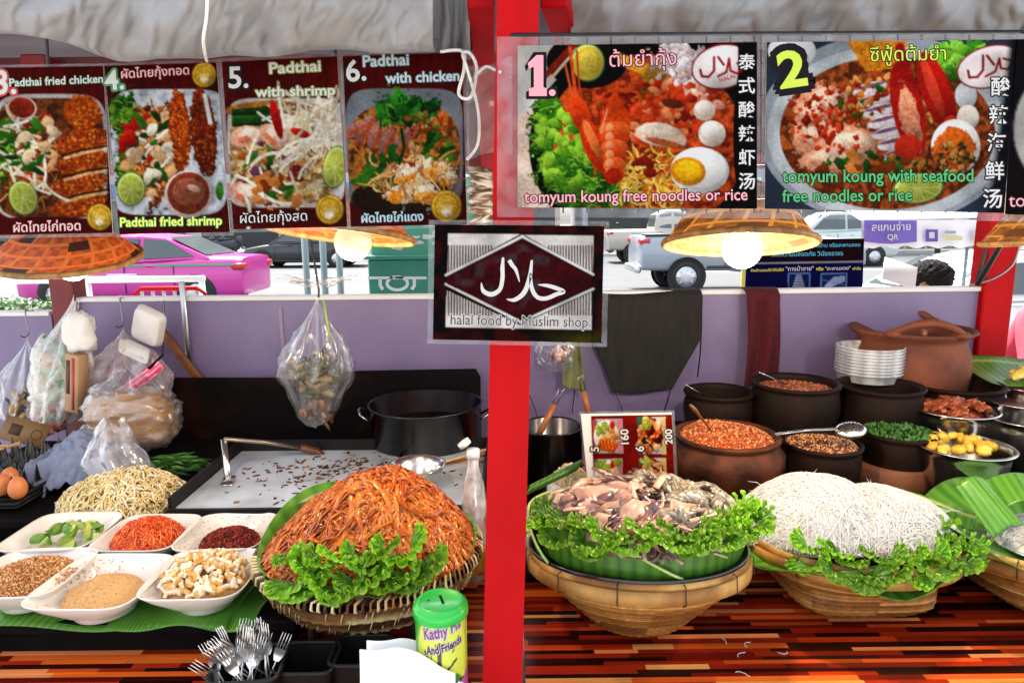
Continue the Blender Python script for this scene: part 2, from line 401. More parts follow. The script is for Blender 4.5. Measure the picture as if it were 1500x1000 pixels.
I_green, I_lime, I_pink, I_dkgreen, I_teal, I_ygreen, I_maroon, I_red = ink('1f6e3c','green'), ink('c9d84a','lime'), ink('d58a95','pink'), ink('2f9450','dark_green'), ink('2b7d8c','teal'), ink('a9bd2e','yellow_green'), ink('5a1a20','maroon'), ink('9c1f24','red')
I_brown, I_blue, I_yellow, I_purple, I_olive = ink('2a1208','brown'), ink('3fa6c4','blue'), ink('d9d046','yellow'), ink('4d2f80','purple'), ink('6d7a2a','olive')

def backing(mb, quad, Y, th=.0012):
    f = [PY(*p, Y) for p in quad]; b = [v+Vector((0, th, 0)) for v in f]
    mb.add(f+b, [(0,1,2,3), (7,6,5,4), (0,4,5,1), (1,5,6,2), (2,6,7,3), (3,7,4,0)][::1]); return mb
def poster(name, label, cat, pic, Y, sleeve, inks, texts, group):
    q = [tuple(p) for p in pic.q]; c = PY(*q[3], Y)
    t = thing(name, label, cat, c, group=group)
    obj('paper_sheet', backing(MB(), q, Y), m_paper, t, smooth=False, world=True)
    obj('printed_picture', pic.mesh(Y), m_print, t, world=True)
    if sleeve: obj('plastic_sleeve', backing(MB(), sleeve, Y+.0016, .0008), m_sleeve, t, smooth=False, world=True)
    for tx in texts: mb = MB(); write(mb, *tx[:3], Y=Y, **tx[3]); obj('lettering', mb, inks, t, smooth=False, world=True)
    return t
YL, YR = 1.12, .985
MAR, MAR2 = hexc('5e100e'), hexc('741a14')
NOOD = hx('b5682f', 'c98a4a', '8f4a20', 'd8a060', 'a0562a')
GRN = hx('2e6a22', '477f2c', '1f4d1a'); SPR = hx('efe6d2', 'f7f3e6', 'd9cbb0')
# ---- 3
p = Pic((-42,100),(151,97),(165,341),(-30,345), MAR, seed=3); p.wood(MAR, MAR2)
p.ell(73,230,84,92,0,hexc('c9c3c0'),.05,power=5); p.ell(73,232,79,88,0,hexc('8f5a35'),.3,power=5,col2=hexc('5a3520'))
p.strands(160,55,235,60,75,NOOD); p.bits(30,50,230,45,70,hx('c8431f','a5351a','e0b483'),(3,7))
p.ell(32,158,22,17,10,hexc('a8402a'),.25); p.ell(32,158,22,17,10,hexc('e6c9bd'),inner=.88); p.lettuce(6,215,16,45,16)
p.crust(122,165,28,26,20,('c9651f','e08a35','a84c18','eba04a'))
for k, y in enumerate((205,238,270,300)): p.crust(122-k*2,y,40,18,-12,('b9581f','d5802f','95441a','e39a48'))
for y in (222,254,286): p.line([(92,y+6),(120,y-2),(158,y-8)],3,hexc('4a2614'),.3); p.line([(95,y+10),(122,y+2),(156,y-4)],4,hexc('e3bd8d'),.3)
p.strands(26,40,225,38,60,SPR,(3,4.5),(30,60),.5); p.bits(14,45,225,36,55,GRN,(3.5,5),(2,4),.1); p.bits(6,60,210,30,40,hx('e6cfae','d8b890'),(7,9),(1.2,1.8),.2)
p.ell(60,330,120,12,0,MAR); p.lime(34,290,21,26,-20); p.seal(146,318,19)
poster('menu_poster', 'laminated maroon menu poster numbered 3, Padthai fried chicken', 'poster', p, YL, [(-46,96),(156,93),(170,346),(-34,350)], [m_white_ink, I_green, I_red],
 [("3.",(-8,138),(24,137),dict(edge=2,ew=.06,bold=.02)), ("Padthai fried chicken",(14,127),(151,121),dict(edge=1,ew=.05,bold=.012)), ("ผัดไทยไก่ทอด",(20,340),(118,337),dict(edge=2,ew=.05))], 'numbered menu posters')
# ---- 4
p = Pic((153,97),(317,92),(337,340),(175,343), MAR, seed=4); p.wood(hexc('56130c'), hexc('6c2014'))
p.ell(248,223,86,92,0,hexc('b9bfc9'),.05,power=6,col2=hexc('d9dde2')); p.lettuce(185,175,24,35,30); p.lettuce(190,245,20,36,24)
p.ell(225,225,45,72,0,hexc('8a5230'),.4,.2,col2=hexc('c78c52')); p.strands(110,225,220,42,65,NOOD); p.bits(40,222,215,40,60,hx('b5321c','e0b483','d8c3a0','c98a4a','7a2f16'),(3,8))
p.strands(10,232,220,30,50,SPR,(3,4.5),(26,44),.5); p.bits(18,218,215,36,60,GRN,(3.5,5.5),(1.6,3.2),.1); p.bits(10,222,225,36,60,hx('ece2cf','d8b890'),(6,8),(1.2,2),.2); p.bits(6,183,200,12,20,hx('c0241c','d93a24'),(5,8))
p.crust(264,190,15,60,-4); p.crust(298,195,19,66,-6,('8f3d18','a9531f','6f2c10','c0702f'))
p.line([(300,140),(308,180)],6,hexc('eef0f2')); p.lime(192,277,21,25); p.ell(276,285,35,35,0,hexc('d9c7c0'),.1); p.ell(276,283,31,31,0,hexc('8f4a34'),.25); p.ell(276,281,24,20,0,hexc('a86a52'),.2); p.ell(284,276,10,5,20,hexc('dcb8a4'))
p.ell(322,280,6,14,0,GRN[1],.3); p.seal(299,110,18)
poster('menu_poster', 'laminated maroon menu poster numbered 4, Padthai fried shrimp', 'poster', p, YL, [(151,93),(322,88),(342,345),(171,348)], [m_white_ink, I_green, I_red, I_lime],
 [("4.",(154,132),(182,130),dict(edge=1,ew=.08,bold=.02)), ("ผัดไทยกุ้งทอด",(178,115),(277,109),dict(edge=2,ew=.05)), ("Padthai fried shrimp",(176,332),(325,329),dict(edge=1,ew=.07,fill=3,bold=.015))], 'numbered menu posters')
# ---- 5
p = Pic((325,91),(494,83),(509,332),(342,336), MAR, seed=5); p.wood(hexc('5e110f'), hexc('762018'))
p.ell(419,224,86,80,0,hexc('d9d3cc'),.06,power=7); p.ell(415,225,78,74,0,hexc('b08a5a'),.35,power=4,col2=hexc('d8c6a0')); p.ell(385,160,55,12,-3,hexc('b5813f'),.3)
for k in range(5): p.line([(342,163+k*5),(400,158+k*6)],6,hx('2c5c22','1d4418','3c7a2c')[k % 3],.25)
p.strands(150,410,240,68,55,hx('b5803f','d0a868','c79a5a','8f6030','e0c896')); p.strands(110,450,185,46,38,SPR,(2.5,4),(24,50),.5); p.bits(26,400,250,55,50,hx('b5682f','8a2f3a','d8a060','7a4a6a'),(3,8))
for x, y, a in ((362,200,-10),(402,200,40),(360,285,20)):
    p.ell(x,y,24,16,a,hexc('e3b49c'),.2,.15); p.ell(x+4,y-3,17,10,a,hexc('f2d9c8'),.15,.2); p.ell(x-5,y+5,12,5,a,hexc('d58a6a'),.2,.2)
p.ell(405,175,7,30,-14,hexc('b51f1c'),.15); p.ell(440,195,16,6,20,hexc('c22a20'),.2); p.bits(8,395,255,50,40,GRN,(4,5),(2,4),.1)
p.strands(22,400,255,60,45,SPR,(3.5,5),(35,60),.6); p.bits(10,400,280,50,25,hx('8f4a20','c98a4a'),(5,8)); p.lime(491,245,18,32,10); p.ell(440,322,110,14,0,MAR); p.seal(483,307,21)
poster('menu_poster', 'laminated maroon menu poster numbered 5, Padthai with shrimp', 'poster', p, YL, [(320,86),(499,79),(513,336),(338,341)], [m_white_ink, I_olive, m_black_ink],
 [("5.",(335,129),(364,128),dict(edge=2,ew=.09,bold=.02)), ("Padthai",(395,108),(470,104),dict(edge=1,ew=.06,bold=.015,k=.85)), ("with shrimp",(374,142),(491,139),dict(edge=1,ew=.06,bold=.015,k=.85)), ("ผัดไทยกุ้งสด",(352,327),(450,323),dict(edge=2,ew=.05))], 'numbered menu posters')
# ---- 6
p = Pic((502,83),(677,77),(684,329),(514,332), MAR, seed=6); p.wood(hexc('5a0f0c'), hexc('701a14'))
p.ell(592,218,86,88,0,hexc('8f959c'),.06,power=6); p.ell(592,228,82,76,0,hexc('7a4a26'),.4,power=3,col2=hexc('b5803f')); p.ell(590,290,76,30,0,hexc('3a2a20'),.3)
p.strands(130,592,225,70,60,hx('b5682f','c98a4a','e0a860','8a4a20')); p.bits(40,592,200,70,45,hx('8a3a1a','c0602f','d8b080'),(3,7))
for x, y, a in ((535,188,-60),(550,198,-70),(568,205,-60),(590,205,-55),(604,188,-65),(520,190,-30)): p.ell(x,y,22,9,a,hexc('b5847a'),.25,.12); p.ell(x+4,y+1,20,2.5,a,hexc('c9602f'),.2)
p.bits(70,595,162,42,16,hx('2f7a2c','4b9a3a','1f5a22','6bb04a'),(4,9),(1,2.2),.5,.3); p.bits(18,560,250,40,25,GRN,(5,9),(1.4,3),.4); p.bits(12,640,225,25,30,GRN,(5,9),(1.4,3),.4)
for x, y, r in ((600,262,26),(640,250,24),(585,285,20),(625,285,22),(655,262,14)): p.ell(x,y,r,r*.7,20,hexc('e0d6c0'),.2,.4); p.ell(x-3,y+4,r*.7,r*.45,0,hexc('e09a2c'),.3,.4)
p.bits(26,625,180,35,15,hx('8f4a1c','c07a35'),(1.5,3)); p.strands(50,600,265,60,35,hx('d8a060','b5803f','e8c890'),(2,3),(15,40)); p.line([(588,190),(592,215),(585,240)],5,GRN[2]); p.seal(654,302,23)
poster('menu_poster', 'laminated maroon menu poster numbered 6, Padthai with chicken', 'poster', p, YL, [(498,79),(684,72),(690,333),(510,337)], [m_white_ink, I_teal, m_black_ink],
 [("6.",(508,120),(537,117),dict(edge=2,ew=.06,bold=.02)), ("Padthai",(532,98),(599,95),dict(edge=1,ew=.05,bold=.012)), ("with chicken",(565,122),(673,118),dict(edge=1,ew=.05,bold=.012)), ("ผัดไทยไก่แดง",(530,326),(620,323),dict(edge=1,ew=.05))], 'numbered menu posters')
for i, (x0, x1) in enumerate(((-120,-44),)):      # the poster that only shows its edge at the left border of the photo is outside the frame
    pass
# ---- 1
p = Pic((758,67),(1109,62),(1109,306),(758,304), hexc('d9d5d0'), seed=11, res=.85)
p.put((p.X-(845+.2*(160-p.Y)))*.2, hexc('1a0f0c'), .3); p.ell(790,240,60,80,0,hexc('e8d2c4'),.1); p.ell(940,215,165,150,0,hexc('17100e'),.1); p.ell(945,212,146,132,0,hexc('9c3a1c'),.35,col2=hexc('c8602f'))
p.ell(860,90,60,40,0,hexc('17100c'),.1); p.line([(795,115),(845,62)],9,hexc('9c3520'),.2); p.line([(803,120),(845,72)],4,hexc('e0c8b0'))
p.ell(985,110,46,34,-10,hexc('b07a2c'),.35,.3); p.ell(940,100,40,10,25,hexc('d0a03c'),.25,.2); p.bits(20,1000,90,40,20,hx('c9952f','e0b84a','8a5a1c'),(5,12),(1,2))
p.ell(1050,80,70,30,0,hexc('120c0c'),.2); p.bits(46,1002,95,26,30,hx('e9dfe0','f4efee','cfc0c2'),(4,8),(1,1.6),.5); p.bits(40,1010,140,50,34,hx('d5572c','e8b09a','c03f22','f0dcd0'),(4,9),(1,1.8),.5)
p.bits(120,960,165,85,45,hx('c8431f','e0602a','8f2a14','e89a6a','d9502a'),(2,6)); p.bits(24,985,95,30,30,hx('f2ecec','e0d0d0'),(3,6),(1,1.5),.5)
p.lime(861,92,25,28,0); p.ell(861,92,21,24,0,hexc('d8c04a'),.12); p.ell(861,90,14,17,0,hexc('e3cf5f'),.12)
p.lettuce(800,185,22,50,34); p.lettuce(835,245,45,35,46); p.lettuce(870,285,60,20,40); p.bits(60,830,220,40,60,hx('8fbf3f','a8d050','5f9a2c'),(4,8),(1,1.6),.6)
p.strands(130,965,262,62,40,hx('d8a838','e8c860','c08a2a','f0d880'),(2,3),(18,40),1.5); p.bits(6,945,245,16,10,hx('8a2a1c'),(6,9),(1,1.4),.4)
# prawns
p.line([(835,70),(842,130),(852,165)],5,hexc('e0672f'),.2); p.line([(828,95),(838,140)],3,hexc('e57a3f')); p.line([(845,75),(850,150)],3,hexc('c94a20'))
p.ell(850,168,14,30,-22,hexc('d9531f'),.2); p.ell(872,215,17,40,-24,hexc('c8451c'),.25); p.ell(868,205,7,32,-24,hexc('ea8a4a'),.15)
p.bits(10,905,140,18,14,hx('d9602a','8a2a14'),(2,4),(2,5),.1); p.poly([(890,150),(900,132),(912,150),(924,180),(922,205),(878,205),(880,178)],hexc('dd5a22'),.15)
for k in range(6): p.ell(900,190+k*13,23-1.6*k,12,0,hx('e8763a','d95a24')[k % 2],.12); p.ell(893,188+k*13,6,7,0,hexc('f2a878'))
p.ell(898,258,13,12,0,hexc('b8341a'),.2); p.line([(880,195),(890,160)],2,hexc('f3b48c'))
p.ell(968,200,38,15,12,hexc('e8cdb6'),.12,.1); p.ell(965,190,28,10,5,hexc('f2e2d2'),.12,.1); p.ell(975,210,30,5,14,hexc('b5683f'),.2); p.ell(985,152,16,7,10,hexc('7a3a18'))
p.ell(1032,162,16,15,0,hexc('ead9c8'),.06); p.ell(1030,159,11,10,0,hexc('f5ebe0')); p.ell(1043,196,20,19,0,hexc('e8dccd'),.06); p.ell(1040,191,13,12,0,hexc('f7f0e8'))
p.ell(1025,250,43,34,0,hexc('e9e7e4'),.03); p.ell(1026,246,38,29,0,hexc('fbfaf7')); p.ell(1008,251,26,21,8,hexc('d99a14'),.15); p.ell(1008,250,20,15,8,hexc('efbf2a'),.15)
p.ell(1058,98,46,33,-12,hexc('9c1f2a')); p.ell(1058,98,43.5,30.5,-12,hexc('efe6e4')); p.ell(1108,200,34,150,0,hexc('0f0b0b'),.3,inner=.2)
p.put((p.X-1080)*.5, hexc('120d0d'), .3)
cal = [("a",[(1026,103),(1028,112),(1038,113),(1046,104),(1046,84)],4),("b",[(1052,84),(1060,95)],4),("c",[(1052,112),(1064,106),(1068,86),(1070,104),(1080,108),(1092,98),(1080,93)],3.6)]
for _, pts, w0 in cal: p.line(pts, w0, hexc('a51d28'))
poster('menu_poster', 'large laminated poster numbered 1, tomyum koung with prawns and half an egg', 'poster', p, YR, [(728,54),(1114,50),(1114,320),(728,318)], [I_pink, m_black_ink, m_white_ink, I_red],
 [("ต้มยำกุ้ง",(893,98),(991,95),dict(edge=1,ew=.05)), ("tomyum koung free noodles or rice",(768,297),(1095,293),dict(edge=1,ew=.06,bold=.01,k=1.1)),
  ("HALAL",(1055,121),(1080,113),dict(fill=3,bold=.01))] + [(ch,(1082,100+35*i),(1106,100+35*i),dict(fill=2,edge=1,ew=.06,bold=.012)) for i, ch in enumerate("泰式酸辣虾汤")], 'numbered menu posters')
t1 = [o for o in COL.objects if o.name == 'menu_poster.004'][0]; mb = MB()
for grow, l, mi in ((4.5,.0007,1),(0,.0013,0)):
    P1 = [(773,93),(786,81),(796,81),(796,128),(801,130),(801,141),(775,141),(775,130),(782,128),(782,98),(775,101)]; cx = 786; mb.cur = mi
    Q1 = [(x+grow*(1 if x > 790 else -1), y+grow*(1 if y > 125 or (y > 92 and x < 780) else -1)) for x, y in P1]; mb.add([PY(x, y, YR-l) for x, y in Q1], [tuple(range(len(Q1)))])
    mb.add([PY(809+(5+grow*.8)*math.cos(k*pi/8), 136+(5+grow*.8)*math.sin(k*pi/8), YR-l-.00005) for k in range(16)], [tuple(range(16))])
obj('number', mb, [I_pink, m_black_ink], t1, smooth=False, world=True)
# ---- 2
p = Pic((1123,62),(1490,58),(1471,312),(1120,306), hexc('3f4a5a'), seed=12, res=.85)
p.ell(1300,190,190,140,0,hexc('aab0b8'),.04); p.ell(1300,195,176,128,0,hexc('c9cdd0'),.04); p.ell(1300,195,158,112,0,hexc('7a3f1f'),.35,col2=hexc('a8602f')); p.ell(1160,75,35,25,0,hexc('d9dadb'))
p.poly([(1240,60),(1330,60),(1318,100),(1268,105)],hexc('d9962c'),.3); p.lettuce(1415,90,45,26,36); p.bits(30,1400,80,40,22,hx('7fc03f','9fd65a','4d9a2a'),(5,10),(1,2),.5)
p.bits(160,1280,160,90,50,hx('b0522a','d0803f','8a3518','e0a868'),(2,5))
for x, y, rx, ry in ((1205,150,38,28),(1190,195,30,38),(1240,215,45,32),(1215,235,40,20),(1185,165,24,22)): p.ell(x,y,rx,ry,0,hexc('d8a184'),.25,.18); p.ell(x+4,y-6,rx*.65,ry*.55,0,hexc('eccdb6'),.2,.3)
p.bits(80,1195,165,45,45,hx('a83518','c8522a','8a2412','d8763f'),(1.5,4)); p.bits(30,1225,190,40,40,hx('a83518','c8522a'),(2,5))
for k in range(7): p.ell(1275+k*7,130+k*16,26,9,-14,hexc('e0d6d6'),.12,.06); p.ell(1275+k*7,126+k*16,24,3,-14,hexc('8f6a86'),.2)
p.bits(30,1265,145,40,26,hx('c98a4a','a83a1c','3f6a24'),(2,5)); p.bits(50,1275,245,80,18,hx('2e5a22','3f7a2c','8a4a20','c98a4a'),(3,8),(1,2))
p.ell(1330,160,23,72,-12,hexc('b5261c'),.15); p.ell(1334,175,13,52,-12,hexc('d99a7a'),.25,.2); p.ell(1372,135,22,62,-20,hexc('b8281c'),.12); p.ell(1366,128,8,48,-20,hexc('d8553a'),.12); p.ell(1395,185,13,16,-10,hexc('c23a28')); p.ell(1330,215,20,18,-8,hexc('c8402a'),.12); p.line([(1318,70),(1330,110)],14,hexc('b5261c'),.2)
p.ell(1415,140,16,20,0,hexc('d3d4d6'),.05); p.ell(1418,172,16,18,0,hexc('e0d8cc'),.05); p.ell(1400,215,36,40,0,hexc('e6e2dc'),.04); p.ell(1398,220,31,34,0,hexc('c9702a'),.3,.1); p.bits(60,1395,232,30,22,hx('5a3a1c','8a5a2c','c8a060','3f4a20'),(2,4))
p.lime(1345,276,38,22,-8); p.ell(1450,98,50,31,-16,hexc('9c1f2a')); p.ell(1450,98,47.5,28.5,-16,hexc('efe6e4'))
for pts, w0 in (([(1418,104),(1420,114),(1432,113),(1440,103),(1440,82)],4),([(1446,82),(1456,95)],4),([(1444,112),(1458,105),(1464,86),(1466,100),(1476,102),(1484,90),(1470,86)],3.6)): p.line(pts, w0, hexc('a51d28'))
p.put(((p.Y-110)*.06+(p.X-1470+.07*(p.Y-60)))*.1-.2, hexc('20242c'), .1)
poster('menu_poster', 'large laminated poster numbered 2, tomyum koung with seafood and red crab sticks', 'poster', p, YR, [(1116,50),(1494,48),(1476,324),(1115,320)], [I_ygreen, m_black_ink, m_white_ink, I_dkgreen],
 [("2",(1143,129),(1184,123),dict(edge=1,ew=.13,bold=.03,k=.87)), ("ซีฟู้ดต้มยำ",(1275,90),(1386,88),dict(edge=1,ew=.05)), ("tomyum koung with seafood",(1146,267),(1426,266),dict(fill=3,edge=1,ew=.05,bold=.012,k=1.1)),
  ("free noodles or rice",(1146,296),(1336,294),dict(fill=3,edge=1,ew=.05,bold=.012,k=1.1))] + [(ch,(1452-3*i,138+41*i),(1480-3*i,138+41*i),dict(fill=2,edge=1,ew=.07,bold=.012)) for i, ch in enumerate("酸辣海鲜汤")], 'numbered menu posters')
# ---- third large one, only its left edge shows
p = Pic((1488,58),(1840,52),(1826,322),(1472,314), hexc('241c22'), seed=13, res=.4); p.ell(1620,190,135,115,0,hexc('c9c6c2')); p.ell(1620,195,110,92,0,hexc('8f3a1c'),.3); p.bits(60,1620,195,90,70,hx('c8602f','e0b483','5a7a2c'),(6,14))
poster('menu_poster', 'large laminated poster cut by the right edge of the photo', 'poster', p, YR, [(1486,50),(1846,44),(1830,332),(1470,324)], [I_pink, m_black_ink], [("tomyum",(1478,303),(1570,301),dict(edge=1,ew=.06))], 'numbered menu posters')
# ---- halal board on the post
YH = .955
q = [(637,329),(885,331),(881,502),(634,497)]
p = Pic((637,329),(885,331),(881,502),(634,497), hexc('1c1014'), res=.9, seed=21)
p.put(np.clip((p.n[2]-.35)*3, 0, 1)*.8, hexc('55161c'), .25); p.put(np.clip((p.u-.55)*3, 0, 1)*np.clip((p.v-.86)*9, 0, 1)*.8, hexc('5a5a14'), .2)
inn = lambda u, v: (655+u*212, 343+v*140)
p.poly([(656,342),(870,345),(866,483),(653,479)], hexc('e6e2de'), .02)
x0, x1, ymid = 655, 868, 407
for xx in np.arange(657, 868, 4.2):
    if abs(xx-762) < 38: continue
    p.line([(xx,360),(xx,399)],1.9,hexc('4d1f20')); p.line([(xx,420),(xx,461)],1.9,hexc('4d1f20'))
dia = [(653,408),(764,344),(868,407),(868,420),(762,474),(653,420)]
p.poly([(653,402),(764,342),(869,401),(869,426),(762,476),(653,424)], hexc('2a1114'))
for a, b in (((653,403),(766,346)),((764,346),(869,402)),((653,416),(764,472)),((762,472),(869,423))): p.line([a, b], 3.6, hexc('f1edea'))
p.poly([(655,412),(656,405),(765,351),(867,406),(867,419),(763,467),(655,416)], hexc('5c1a26'), .25)
p.put(np.clip((p.n[2]-.55)*4,0,1)*((np.abs(p.X-735)<70)&(p.Y>358)&(p.Y<455)&(np.abs(p.Y-410)<.5*(110-np.abs(p.X-762))))*.5, hexc('6a666c'), .2)
def cal_stroke(mb, pts, ws):
    """pen stroke of varying width"""
    q_ = []
    for k in range(len(pts)-1):
        for s_ in range(6):
            t = s_/6; g = lambda i: pts[max(0, min(len(pts)-1, i))]
            c = [0.5*((2*g(k)[d]) + (-g(k-1)[d]+g(k+1)[d])*t + (2*g(k-1)[d]-5*g(k)[d]+4*g(k+1)[d]-g(k+2)[d])*t*t + (-g(k-1)[d]+3*g(k)[d]-3*g(k+1)[d]+g(k+2)[d])*t**3) for d in (0, 1)]
            q_.append((c[0], c[1], ws[k]*(1-t)+ws[k+1]*t))
    q_.append((*pts[-1], ws[-1])); vs = []
    for k, (x, y, w0) in enumerate(q_):
        a, b = q_[max(0, k-1)], q_[min(len(q_)-1, k+1)]; dx, dy = b[0]-a[0], b[1]-a[1]; l = math.hypot(dx, dy) or 1
        vs += [PY(x-dy/l*w0/2, y+dx/l*w0/2, YH-.0013), PY(x+dy/l*w0/2, y-dx/l*w0/2, YH-.0013)]
    mb.add(vs, [(2*k, 2*k+1, 2*k+3, 2*k+2) for k in range(len(q_)-1)])
t = poster('shop_sign', 'laminated dark sign with white Arabic lettering in a diamond, fixed to the red post', 'sign', p, YH, [(628,322),(893,324),(889,508),(626,503)], [I_brown, m_white_ink],
 [("halal food by Muslim shop",(660,475),(861,479),dict(edge=1,ew=.05,k=1.15))], None)
mb = MB()
cal_stroke(mb, [(705,414),(708,426),(720,431),(732,424),(736,408),(736,392),(737,377)], [1,6,7,6,6,6,3])
cal_stroke(mb, [(746,381),(750,388),(756,396),(761,413)], [6,6,5,1])
cal_stroke(mb, [(742,438),(754,439),(768,428),(776,405),(779,381)], [1,6,7,6,3])
cal_stroke(mb, [(777,400),(779,422),(787,435),(800,437),(815,431),(826,427),(812,421),(800,418),(788,417)], [3,6,6,6,6,5,6,5,1])
obj('calligraphy', mb, m_white_ink, t, smooth=False, world=True)
# ================================================================ GROUND, STREET
m_conc = M('pavement_concrete', (.45,.43,.40), .85, col2=(.36,.35,.33), vscale=3, bump=.3)
m_road = M('road_concrete', (.098,.103,.108), .8, col2=(.078,.082,.087), vscale=.8, bump=.2, stretch=(.15,1,1))
m_earth = M('ground_earth', (.28,.26,.23), .9, col2=(.2,.2,.17), vscale=.3)
m_kerb = M('kerb_concrete', (.5,.49,.46), .8, var=.2); m_paint = M('road_paint', (.8,.8,.78), .6, var=.08, vscale=3)
struct('ground', MB().box((0,100,-.4),(500,600,.5)), m_earth)
struct('pavement', MB().box((0,-.75,-.075),(60,10.7,.15)), m_conc)
struct('road', MB().box((0,18.6,-.135),(300,28,.03)), m_road)
struct('kerb', MB().box((0,4.75,-.07),(60,.3,.16),bev=.02), m_kerb)
mb = MB()
for k in range(-20, 21): mb.box((k*6,15.2,-.118),(3,.14,.004)); mb.box((k*6+1,22.5,-.118),(3,.14,.004))
struct('lane_markings', mb, m_paint)
struct('far_pavement', MB().box((0,36,-.06),(300,7,.16)), m_conc)
# ================================================================ STALL FRAME
m_red = M('red_paint', tuple(c*.95 for c in hexc('ad0209')), .5, spec=.10, col2=(.20,.004,.008), fac=(.60,.74), detail=9, var=.15, vscale=9, stretch=(1,1,.25), bump=.06, bscale=30)
m_dred = M('dark_red_paint', tuple(c*.7 for c in hexc('7d0a14')), .5, var=.12, vscale=5)
m_maroon = M('maroon_board', hexc('4a0b12'), .6, var=.15, vscale=5)
m_roof = M('roof_underside', hexc('655a66'), .8, var=.12, vscale=3)
t = thing('stall_post', 'bright red square post in the middle of the stall', 'post', PZ(735,1000,.0)*0+Vector((-.02,1.03,0)))
a, b = PY(728,0,1.0), PY(790,0,1.0); c, d = PY(707,1000,1.0), PY(765,1000,1.0)
mb = MB()
def lerp(p, q, z): return p+(q-p)*((z-p.z)/(q.z-p.z))
za, zb = 2.36, 0
P4 = [lerp(a,c,zb), lerp(b,d,zb), lerp(b,d,za), lerp(a,c,za)]; bk = [v+Vector((0,.055,0)) for v in P4]
mb.add(P4+bk, [(0,1,2,3),(7,6,5,4),(4,5,1,0),(5,6,2,1),(6,7,3,2),(7,4,0,3)])
obj('post_shaft', mb, m_red, t, smooth=False, world=True, bevel=1)
def bar(mb, p, q, w_, h_):
    p, q = Vector(p), Vector(q); y = (q-p).normalized(); x = y.cross(Vector((0,0,1))); x = Vector((1,0,0)) if x.length < 1e-4 else x.normalized(); z = x.cross(y)
    mb.box((p+q)/2, (w_, (q-p).length, h_), Matrix((x, y, z)).transposed(), bev=.002)
mb = MB(); p0 = PY(705,24,1.075); bar(mb, p0+Vector((0,.0,.055)), p0+Vector((-.05,1.9,-.18)), .04, .09)
obj('roof_brace', mb, m_red, t, smooth=False, world=True)
mb = MB(); p0 = PY(812,24,1.075); bar(mb, p0+Vector((0,.0,.055)), p0+Vector((.42,1.9,-.18)), .04, .09)
obj('roof_brace', mb, m_red, t, smooth=False, world=True)
for x0, x1, lab in ((76,110,'dark red square post behind the hanging bags at the back left corner'), (1438,1482,'red square post at the back right corner of the stall')):
    Yp = 2.33; p, q = PY(x0,470,Yp), PY(x1,470,Yp); cx = (p.x+q.x)/2; wd = q.x-p.x
    tag(obj('stall_post', MB().box((0,0,1.05),(wd,.08,2.1),bev=.004), m_red if x0 > 800 else m_dred, loc=(cx,Yp+.045,0), smooth=False), lab, 'post')
    if x0 > 800: right_post = (cx, wd)
# roof: sheet, back valance
t = thing('stall_roof', 'purple grey roof of the stall with a maroon board along the back', 'roof', (0,1.9,2.1))
mb = MB(); V = [(-3.2,.96,2.42),(3.2,.96,2.42),(3.2,3.3,2.02),(-3.2,3.3,2.02)]
mb.add([Vector(v) for v in V]+[Vector(v)+Vector((0,0,.02)) for v in V], [(3,2,1,0),(4,5,6,7),(0,1,5,4),(1,2,6,5),(2,3,7,6),(3,0,4,7)])
obj('roof_sheet', mb, m_roof, t, smooth=False, world=True)
obj('back_board', MB().box((0,2.44,1.93),(6.2,.03,.36)), m_maroon, t, smooth=False, world=True)
obj('back_beam', MB().box((0,2.395,1.745),(6.2,.05,.05),bev=.004), m_dred, t, smooth=False, world=True)
obj('side_beam', MB().box((-1.9,1.7,2.16),(.06,1.4,.1),Euler((rad(-9),0,0))), m_dred, t, smooth=False, world=True)
# lavender back panels
m_lav = M('lavender_panel', (.195,.148,.285), .42, col2=(.145,.105,.19), fac=(.58,.80), detail=8, var=.10, vscale=3.2, bump=.05, bscale=15)
m_cap = M('white_trim', (.72,.71,.70), .4)
YP = 2.36
def panel(name, lab, x0, y0, x1, y1, seam=()):
    a, b = PY(x0,y0,YP), PY(x1,y1,YP); t = thing(name, lab, 'panel', ((a.x+b.x)/2,YP,0))
    f = lambda q, h: [(q[0].x,YP,.1),(q[1].x,YP,.1),(q[1].x,YP,q[1].z-h),(q[0].x,YP,q[0].z-h)]
    fr = [Vector(v) for v in f((a,b),.012)]; bk = [v+Vector((0,.03,0)) for v in fr]
    obj('panel_board', MB().add(fr+bk, [(0,1,2,3),(7,6,5,4),(4,5,1,0),(5,6,2,1),(6,7,3,2),(7,4,0,3)]), m_lav, t, smooth=False, world=True)
    mb = MB(); bar(mb, Vector((a.x,YP+.012,a.z-.004)), Vector((b.x,YP+.012,b.z-.004)), .045, .016); obj('top_trim', mb, m_cap, t, smooth=False, world=True)
    for s_ in seam:
        u = PY(s_,y0,YP); obj('seam_strip', MB().box((u.x,YP-.003,.6),(.012,.006,2*(min(a.z,b.z)-.6)-.07)), M('seam',hexc('8f7c98'),.5), t, smooth=False, world=True)
panel('back_panel', 'long lavender panel along the back of the stall', 112, 437, 717, 432, (410,))
panel('back_panel', 'lavender panel behind the clay pots, right of the red post', 718, 430, 1446, 421)
panel('back_panel', 'short lavender panel at the left edge of the photo, below green plants', -120, 459, 74, 457)
